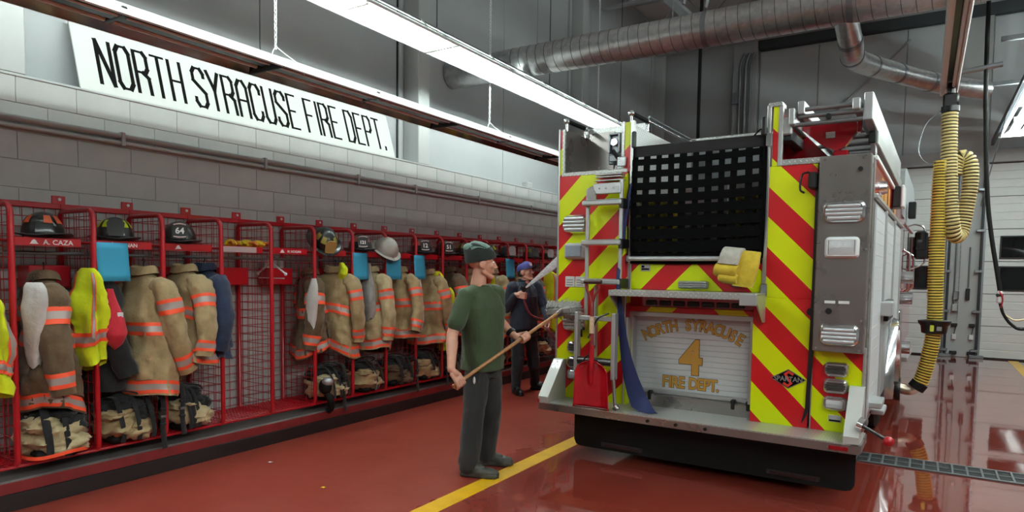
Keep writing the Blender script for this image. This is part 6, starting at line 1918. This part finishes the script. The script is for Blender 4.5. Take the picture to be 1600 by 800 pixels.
m.loft(R2_, caps=True); m.build('cap_top', cloth_mat('knit_cap_green', '4f6b60', '6c8578', 0.6, 18), cap_o, 70)
q = wL + (Lel - wL).normalized() * 0.03
m = MB(); d_ = (Lel - wL).normalized(); m.tube([q - d_ * 0.018, q + d_ * 0.018], 0.041, 16); m.build('watch_strap', BLACK, A, 50)
# the brush: pole and head
t = thing('scrub_brush', 'long wooden pole brush with a shaggy grey bristle head scrubbing the engine', 'brush', tuple(POLE0))
m = MB(); m.tube([POLE0 - PD * 0.06, POLE0.lerp(POLE1, 0.5), POLE1], [0.0135, 0.0145, 0.0135], 12); m.build('pole', MAT_WOOD, t, 60)
m = MB(); m.tube([POLE1 - PD * 0.06, POLE1 + PD * 0.01], [0.018, 0.02], 12); m.build('ferrule', STEEL, t, 50)
m = MB(); m.rbox(-0.145, 0.10, -0.03, 0.02, -0.03, 0.03, 0.012, Matrix.Translation(POLE1 + Vector((0.0, 0.03, 0.0))) @ Matrix.Rotation(radians(-8), 4, 'Y')); m.build('brush_block', M('brush_block_grey', '77736e', 0.6), t)
m = MB(); rr = random.Random(5)
for k in range(800):
    a = Vector((rr.uniform(-0.15, 0.11), rr.uniform(0.0, 0.05), rr.uniform(-0.035, 0.035)))
    d = Vector((rr.uniform(-0.5, 0.5) + (a.x + 0.02) * 3, 1.0, rr.uniform(-0.2, 0.5) + a.z * 14)); d = d.normalized() * rr.uniform(0.06, 0.12)
    p = POLE1 + a; tip = p + d; tip.y = min(tip.y, 5.33)
    m.tube([p, p.lerp(tip, 0.6) + Vector((0, 0, 0.006)), tip], [0.0045, 0.004, 0.002], 4, caps=False)
m.build('bristles', M('wet_bristle', 'a9a7a3', 0.6, var=0.3, vs=60), t, kind='stuff')

# ---------------------------------------------------------------- man with the hose
Bm = thing('person', 'man in navy jacket, dark trousers and purple cap spraying water from a hose nozzle', 'person', (-4.47, 7.47, 0))
fv = Vector((0.93, -0.37, 0)); sv_ = Vector((0.37, 0.93, 0))     # forward and left
C0 = Vector((-4.46, 7.47, 0))
Rs, Ls = C0 - sv_ * 0.185 + Vector((0, 0, 1.405)), C0 + sv_ * 0.185 + Vector((0.03, 0, 1.415))
Re, Le = Vector((-4.60, 7.28, 1.13)), Vector((-4.26, 7.68, 1.14))
NZ = Vector((-4.325, 7.245, 1.305)); ND = (Vector((-2.87, 6.2, 2.03)) - Vector((-4.30, 7.24, 1.41))).normalized()
GL_ = Vector((-4.13, 7.50, 0.90))
pd2 = Vector((0.10, 0.0, 1.0)).normalized()
b = MB()
w1 = hand(b, NZ, pd2, Vector((0.7, 0.0, 0.5)), True, 1.02, 0.018)
w2 = hand(b, GL_, Vector((0.4, -0.55, 0.45)), GL_ - Le, False, 1.0, 0.016)
TH2 = head_frame(C0 + Vector((0.03, -0.01, 1.605)), radians(2), radians(12))
head_shapes(b, TH2, 0.98)
capsule(b, Rs, 0.05, Re, 0.042); capsule(b, Re, 0.042, w1, 0.029); capsule(b, Ls, 0.05, Le, 0.042); capsule(b, Le, 0.042, w2, 0.029)
rings_body(b, [(C0 + Vector((0, 0, z)), a, d, sv_, fv) for z, a, d in ((0.80, 0.15, 0.10), (0.95, 0.16, 0.11), (1.15, 0.155, 0.10), (1.33, 0.165, 0.10), (1.42, 0.14, 0.075), (1.47, 0.06, 0.055))])
h1, h2 = C0 - sv_ * 0.09 + Vector((0, 0, 0.88)), C0 + sv_ * 0.09 + Vector((0, 0, 0.88))
f1, f2 = Vector((-4.52, 7.39, 0.09)), Vector((-4.47, 7.82, 0.09))
k1, k2 = (h1 + f1) / 2 + fv * 0.02, (h2 + f2) / 2 + fv * 0.03
for h_, k_, a_ in ((h1, k1, f1), (h2, k2, f2)):
    capsule(b, h_, 0.08, k_, 0.056); capsule(b, k_, 0.054, a_, 0.037); capsule(b, a_, 0.032, a_ + fv * 0.03 - Vector((0, 0, 0.04)), 0.024)
remesh(b, 'body', M('skin_pale', 'cd9c88', 0.5, var=0.06, vs=14), Bm, 0.0052, 3)
eyes(TH2, 0.98, Bm)
j = MB()
rings_body(j, [(C0 + Vector((0, 0, z)) + fv * o, a, d, sv_, fv) for z, a, d, o in ((0.86, 0.19, 0.145, 0.01), (0.95, 0.195, 0.15, 0.012), (1.10, 0.185, 0.145, 0.012), (1.28, 0.19, 0.135, 0.01), (1.38, 0.18, 0.115, 0.0), (1.44, 0.12, 0.09, 0.0), (1.475, 0.085, 0.078, 0.0))])
for s0, e0, w0 in ((Rs, Re, w1), (Ls, Le, w2)):
    capsule(j, s0, 0.078, e0, 0.068); capsule(j, e0, 0.068, e0.lerp(w0, 0.9), 0.047)
JK = remesh(j, 'jacket', NAVYJ, Bm, 0.0075, 4, (0.010, 8.0, (1.0, 1.0, 0.7)))
m = MB(); R = []
for z, k in ((1.46, 1.0), (1.50, 1.03), (1.515, 1.08)):
    R.append([C0 + sv_ * 0.082 * k * cos(a) + fv * 0.078 * k * sin(a) + Vector((0, 0, z - 0.02 * max(0, sin(a)))) for a in [2 * pi * q / 24 for q in range(24)]])
m.loft(R, caps=False); m.build('collar', NAVYJ, JK, 70)
m = MB(); m.tube([C0 + fv * dd + Vector((0, 0, z)) for z, dd in ((0.88, 0.162), (1.1, 0.162), (1.28, 0.15), (1.38, 0.12), (1.44, 0.095))], 0.004, 6); m.build('zip', BLACK, JK, 60)
for z, a0 in ((1.285, 0.08),):
    m = MB(); m.tube([C0 + fv * 0.150 + sv_ * 0.02 + Vector((0, 0, z)), C0 + fv * 0.135 + sv_ * 0.10 + Vector((0, 0, z + 0.004))], 0.004, 5); m.build('chest_seam', M('seam_grey', '4a5468', 0.6), JK, 60)
p2 = MB()
rings_body(p2, [(C0 + Vector((0, 0, z)), a, d, sv_, fv) for z, a, d in ((0.76, 0.165, 0.125), (0.9, 0.165, 0.125), (0.97, 0.16, 0.12))])
for h_, k_, a_ in ((h1, k1, f1), (h2, k2, f2)):
    capsule(p2, h_ - Vector((0, 0, 0.03)), 0.10, k_, 0.078); capsule(p2, k_, 0.078, a_ + Vector((0, 0, -0.01)), 0.066)
    capsule(p2, k_ + Vector((0, 0, -0.02)), 0.088, k_ + Vector((0, 0, -0.12)), 0.08)
remesh(p2, 'trousers', cloth_mat('navy_trousers', '0c1018', '151b26', 0.4, 5), Bm, 0.009, 3, (0.012, 8, (1, 1, 0.6)))
def boot(a, fwd, parent):
    side = Vector((-fwd.y, fwd.x, 0)); T = Matrix((fwd, side, Vector((0, 0, 1)))).transposed().to_4x4(); T.translation = Vector((a.x, a.y, 0)) - fwd * 0.06
    c = MB()
    def E(cc, r):
        q = MB(); q.ball(cc, r, 16, 10); c.add([T @ v for v in q.v], q.f)
    E((0.06, 0, 0.06), (0.062, 0.044, 0.058)); E((0.19, 0, 0.045), (0.095, 0.05, 0.045)); E((0.11, 0, 0.07), (0.08, 0.046, 0.05)); capsule(c, T @ Vector((0.06, 0, 0.08)), 0.05, T @ Vector((0.06, 0, 0.17)), 0.052)
    c.prism([(0, -0.035), (0.1, -0.042), (0.2, -0.053), (0.27, -0.035), (0.288, 0), (0.27, 0.035), (0.2, 0.053), (0.1, 0.042), (0, 0.035)], 2, 0.003, 0.03, T)
    o = remesh(c, 'boot', M('black_leather_boot', '111113', 0.35), parent, 0.006, 3)
    for q in range(3):
        m = MB(); m.tube([T @ Vector((0.115 + q * 0.03, -0.036, 0.105 - q * 0.014)), T @ Vector((0.118 + q * 0.03, 0, 0.122 - q * 0.016)), T @ Vector((0.115 + q * 0.03, 0.036, 0.105 - q * 0.014))], 0.0045, 6); m.build('lace', M('lace_grey', '4a4c50', 0.6), o, 60)
boot(f1, Vector((0.80, -0.60, 0)).normalized(), Bm); boot(f2, Vector((0.97, 0.1, 0)).normalized(), Bm)
# cap
c = MB(); R = []
for z, k in ((0.028, 1.0), (0.06, 1.0), (0.09, 0.92), (0.112, 0.74), (0.125, 0.45), (0.129, 0.1)):
    R.append([TH2 @ (Vector((-0.010 + 0.113 * k * cos(a), 0.090 * k * sin(a), z + 0.012 * cos(a))) * 0.98) for a in [2 * pi * q / 28 for q in range(28)]])
c.loft(R, caps=True); CP = c.build('cap', M('purple_cap_cloth', '3a3a78', 0.8, bump=0.2, bs=200), Bm, 60)
m = MB()
m.grid(lambda u, v: TH2 @ (Vector((0.085 + 0.085 * v - 0.05 * (abs(u - 0.5) * 2) ** 2, (u - 0.5) * 0.155 * (1 - 0.12 * v), 0.040 - 0.010 * (abs(u - 0.5) * 2) ** 2 * 1.5 + 0.006 * v)) * 0.98), 12, 4)
me = m.mesh('visor', M('cap_brim', '14151c', 0.7), ORG[Bm.name], 60)
bm = bmesh.new(); bm.from_mesh(me); bmesh.ops.solidify(bm, geom=bm.faces[:], thickness=0.005); bm.to_mesh(me); bm.free()
place('visor', me, CP)
m = MB()
m.grid(lambda u, v: TH2 @ (Vector((-0.010 + 0.1155 * cos(radians(-24 + 48 * u)) * (1 - 0.06 * v), 0.092 * sin(radians(-24 + 48 * u)), 0.052 + 0.045 * v + 0.01)) * 0.98), 6, 4); m.build('cap_patch', M('pale_patch', 'c9b8c4', 0.7), CP, 60, fix=False)
c = MB(); R = []
for z, k in ((0.03, 1.0), (0.0, 0.97), (-0.03, 0.93), (-0.05, 0.86)):
    R.append([TH2 @ (Vector((-0.02 - 0.0 + 0.098 * k * cos(a), 0.083 * k * sin(a), z)) * 0.98) for a in [radians(95 + 170 * q / 20) for q in range(21)]])
c.loft(R, caps=False, ring_closed=False); me_ = c.build('hair', M('dark_brown_hair', '241a14', 0.7), Bm, 70)

# hose, nozzle, spray
t = thing('wash_hose', 'dark red wash hose with black nozzle held by the man in the navy jacket', 'hose', tuple(NZ))
hp = spline([NZ + Vector((-0.012, 0.01, 0.05)), NZ, NZ + Vector((0.02, 0.0, -0.10)), NZ + Vector((0.07, 0.07, -0.25)), GL_ + Vector((-0.05, 0.06, 0.07)), GL_, GL_ + Vector((0.06, -0.04, -0.04)), GL_ + Vector((0.16, 0.10, -0.25)), Vector((-3.75, 7.95, 0.3)), Vector((-3.3, 8.6, 0.03)), Vector((-3.2, 9.5, 0.02)), Vector((-3.4, 11.0, 0.02))], 8)
m = MB(); m.tube(hp, 0.0155, 10); m.build('hose_tube', M('wine_red_hose', '6a2a34', 0.5), t, 60)
nt = NZ + Vector((-0.018, 0.012, 0.075))
tip = nt + ND * 0.10
m = MB(); m.tube([NZ + Vector((-0.012, 0.01, 0.05)), nt, nt + ND * 0.04], [0.02, 0.026, 0.028], 12); m.tube([nt + ND * 0.03, tip], [0.034, 0.026], 14); m.build('nozzle', BLACK, t, 50)
m = MB(); m.tube([nt + Vector((0, 0, 0.02)), nt + Vector((-0.03, 0.02, 0.05)), nt + Vector((-0.06, 0.03, 0.01))], 0.009, 8); m.build('trigger', BLACK, t, 60)
SP1 = Vector((-2.866, 6.2, 2.03))
m = MB()
ax = (SP1 - tip); L_ = ax.length
m.tube([tip + ax * (k / 12) for k in range(13)], [0.012 + 0.075 * (k / 12) for k in range(13)], 20, caps=True)
o = m.build('water_spray', MAT_SPRAY, None, 60, kind='stuff'); tag(o, 'white jet of water sprayed from the hose nozzle at the engine', 'water')
m = MB(); m.tube([tip + ax * (k / 12) for k in range(13)], [0.006 + 0.03 * (k / 12) for k in range(13)], 14, caps=True)
m.build('water_core', MAT_SPRAY, o, 60)
# ================================================================ EXHAUST EXTRACTION HOSE
XH = thing('exhaust_hose', 'yellow ribbed vehicle exhaust hose looping down from its rail to the engine tailpipe', 'hose', (0.1, 9.0, 3.6))
def ribbed(path, r, pitch, name, parent, mats):
    pts = [Vector(p) for p in path]
    # resample
    acc = [0.0]
    for a, b in zip(pts[:-1], pts[1:]): acc.append(acc[-1] + (b - a).length)
    L = acc[-1]; n = int(L / pitch)
    def at(s):
        for i in range(len(acc) - 1):
            if s <= acc[i + 1] or i == len(acc) - 2:
                u = (s - acc[i]) / max(1e-9, acc[i + 1] - acc[i]); return pts[i].lerp(pts[i + 1], u), (pts[i + 1] - pts[i]).normalized()
    m = MB(); up = None; rings = []
    for k in range(n):
        for ds, rr, in ((0.0, r * 0.88), (0.1, r), (0.5, r), (0.62, r * 0.88)):
            p, d = at(min(L, (k + ds) * pitch))
            if up is None: up = Vector((0, 1, 0))
            a = d.cross(up).normalized(); b = a.cross(d)
            if b.length > 0.1: up = b.normalized()
            rings.append([p + a * rr * cos(t_) + b.normalized() * rr * sin(t_) for t_ in [2 * pi * q / 20 for q in range(20)]])
    N = 20
    vs = [p for ring in rings for p in ring]; k0 = 0
    m.v = vs
    for i in range(len(rings) - 1):
        mi = 0 if i % 4 in (0, 1, 2) else 1
        for q in range(N):
            m.f.append([i * N + q, i * N + (q + 1) % N, (i + 1) * N + (q + 1) % N, (i + 1) * N + q]); m.mi.append(mi)
    return m.build(name, mats, parent, 70)
YEL = M('yellow_hose_rib', 'e3cd5c', 0.5, var=0.12, vs=12); YDK = M('hose_groove', '3a2f18', 0.8)
PALE = M('pale_hose_rib', 'cdbd80', 0.5, var=0.12, vs=12)
Yh = 9.0
ribbed(spline([(0.16, Yh, 3.52), (0.17, Yh, 3.1), (0.20, Yh, 2.55), (0.235, Yh, 2.22), (0.265, Yh + 0.05, 2.09), (0.31, Yh + 0.13, 2.09), (0.345, Yh + 0.18, 2.22), (0.39, Yh + 0.19, 2.6), (0.39, Yh + 0.19, 2.84), (0.36, Yh + 0.20, 2.95), (0.30, Yh + 0.20, 2.98), (0.25, Yh + 0.19, 2.88), (0.24, Yh + 0.18, 2.74)], 10), 0.082, 0.036, 'hose_loop', XH, [PALE, YDK])
ribbed(spline([(0.11, Yh, 2.92), (0.105, Yh, 2.6), (0.105, Yh, 2.0), (0.11, Yh, 1.5), (0.118, Yh, 1.12), (0.11, Yh, 0.92), (0.075, Yh, 0.66), (0.04, Yh, 0.48), (0.0, Yh, 0.36)], 10), 0.082, 0.032, 'hose_drop', XH, [YEL, YDK])
# safety collar
m = MB(); m.lathe([(0.10, 0.96), (0.125, 0.97), (0.135, 1.05), (0.16, 1.08), (0.165, 1.11), (0.10, 1.12)], 24, Matrix.Translation((0.118, Yh, 0.0))); cl = m.build('safety_collar', BLACK, XH, 40)
m = MB(); m.rbox(0.075, 0.115, Yh - 0.145, Yh - 0.13, 0.99, 1.07, 0.006); m.build('collar_label', M('label_lime', 'c9d24a', 0.5), cl)
m = MB(); m.rbox(0.14, 0.19, Yh - 0.14, Yh - 0.125, 1.0, 1.05, 0.006); m.build('collar_label', M('grey_shield', '8a8888', 0.5), cl)
# cuff and tailpipe
m = MB(); m.tube([(0.01, Yh, 0.38), (-0.035, Yh, 0.31)], 0.09, 16); m.build('rubber_cuff', RUBBER, XH, 50)
m = MB(); m.tube(spline([(-0.03, Yh, 0.32), (-0.08, Yh, 0.285), (-0.14, Yh, 0.285), (-0.2, Yh, 0.30)], 5), 0.058, 16); m.build('nozzle_elbow', M('tan_metal', 'b8aa98', 0.3, 0.8), XH, 60)
m = MB(); m.lathe([(0.06, -0.03), (0.135, -0.03), (0.14, 0.0), (0.135, 0.03), (0.06, 0.03)], 24, Matrix.Translation((-0.215, Yh, 0.285)) @ Matrix.Rotation(pi / 2, 4, 'Y')); m.build('clamp_ring', BLACK, XH, 40)
m = MB(); m.lathe([(0.0, -0.06), (0.07, -0.06), (0.07, 0.03)], 18, Matrix.Translation((-0.25, Yh, 0.285)) @ Matrix.Rotation(pi / 2, 4, 'Y')); m.build('clamp_hub', CHROME, XH, 40)
# saddle / trolley
m = MB(); m.rbox(0.09, 0.24, Yh - 0.07, Yh + 0.07, 3.50, 3.66, 0.02); m.cyl((0.165, Yh, 3.46), (0.165, Yh, 3.52), 0.09, n=18); m.build('trolley', BLACK, XH, 40)
m = MB(); m.cyl((0.165, Yh, 3.66), (0.165, Yh, 3.78), 0.04, n=12); m.build('trolley_neck', BLACK, XH, 40)
m = MB(); m.tube(spline([(0.11, Yh, 2.93), (0.12, Yh, 3.2), (0.14, Yh, 3.5)], 5), 0.006, 6); m.build('balancer_wire', STEEL, XH)
m = MB(); m.tube(spline([(0.14, Yh - 0.05, 2.95), (-0.02, Yh - 0.05, 2.9), (-0.12, Yh - 0.02, 3.05), (-0.06, Yh, 3.35), (0.10, Yh, 3.5)], 6), 0.006, 6); m.build('tether', GALV, XH)
t = thing('exhaust_rail', 'pale aluminium exhaust hose rail running under the roof above the yellow hose', 'rail', (0.165, 6.5, 3.75))
for dx, w in ((0.06, 0.055), (0.17, 0.03), (0.205, 0.03)):
    m = MB(); m.rbox(dx, dx + w, -3.0, 9.35, 3.72, 3.94, 0.01); m.build('rail_profile', M('rail_aluminium', 'd2d4d3', 0.5, 0.1), t)
m = MB(); m.rbox(0.112, 0.172, -3.0, 9.35, 3.80, 3.96, 0.005); m.build('rail_slot', BLACK, t)
for yy in (2.0, 5.0, 8.0):
    m = MB(); m.cyl((0.17, yy, 3.94), (0.17, yy, 7.58), 0.02, n=8); m.build('hanger', GALV, t, 50)
m = MB(); m.cyl((0.2, 9.0, 3.88), (0.62, 9.0, 3.92), 0.03, n=10); m.build('side_brace', GALV, t, 50)

# hanging power cord with connector
t = thing('power_cable', 'black drop cord hanging from the roof with a connector and trailing leads', 'cable', (0.5, 9.0, 3.0))
m = MB(); m.tube(spline([(0.44, 9, 7.5), (0.47, 9, 4.2), (0.50, 9, 3.25), (0.55, 9, 2.5), (0.60, 9, 2.1), (0.66, 9, 1.75), (0.71, 9, 1.46)], 6), 0.022, 8); m.build('cord_tube', RUBBER, t, 60)
m = MB(); m.rbox(0.68, 0.735, 8.97, 9.03, 1.33, 1.47, 0.015); m.build('connector', WHITEPL, t)
m = MB(); m.rbox(0.675, 0.74, 8.965, 9.035, 1.40, 1.44, 0.01); m.build('connector_band', BLACK, t)
m = MB(); m.tube(spline([(0.71, 9, 1.36), (0.75, 9, 1.22), (0.83, 9, 1.1), (0.95, 9, 1.06), (1.3, 9, 1.2), (1.9, 9.2, 1.9), (2.2, 9.3, 3.5)], 6), 0.016, 8); m.build('black_lead', RUBBER, t, 60)
m = MB(); m.tube(spline([(0.71, 9, 1.38), (0.74, 9, 1.26), (0.80, 9, 1.18), (0.92, 9, 1.16), (1.3, 9.05, 1.35), (1.9, 9.2, 2.1)], 6), 0.009, 8); m.build('cream_lead', M('cream_lead', 'd9c9a0', 0.5), t, 60)
m = MB(); m.tube(spline([(0.70, 8.98, 1.46), (0.725, 8.96, 1.42), (0.735, 8.97, 1.36), (0.72, 8.98, 1.28)], 5), 0.008, 8); m.build('red_lead', M('red_lead', 'a01c24', 0.5), t, 60)
# wing mirror of the vehicle in the next bay, at the frame edge
t = thing('wing_mirror', 'black wing mirror of a vehicle in the next bay, cut by the frame edge', 'mirror', (1.22, 10.5, 1.6), local=True)
m = MB(); m.rbox(0.0, 0.28, -0.05, 0.05, 0.28, 0.68, 0.03); m.build('mirror_housing', BLACK, t)
m = MB(); m.rbox(0.03, 0.25, -0.06, -0.045, 0.31, 0.65, 0.01); m.build('mirror_glass', GLASSDARK, t)
m = MB(); m.ball((0.16, 0.0, 0.16), (0.15, 0.06, 0.085), 16, 10); m.build('lower_mirror', CHROME, t, 70)
m = MB(); m.tube(spline([(0.02, 0.03, 0.66), (0.1, 0.05, 0.78), (0.5, 0.05, 0.78), (1.2, 0.05, 0.6)], 5), 0.018, 8); m.build('mirror_arm', CHROME, t, 60)
# small bits lying on the floor
for x, y, lab in ((-4.55, 3.55, 'small scrap of white paper on the red floor near the lockers'), (-3.7, 3.35, 'tiny yellow crumb on the red floor')):
    m = MB(); m.grid(lambda u, v: (x + 0.035 * (u - 0.5), y + 0.03 * (v - 0.5), 0.004 + 0.010 * abs(nz(u * 3, v * 3, x))), 4, 4)
    o = m.build('paper_scrap', WHITEPL if y > 3.5 else M('glove_yellow')); tag(o, lab, 'scrap')
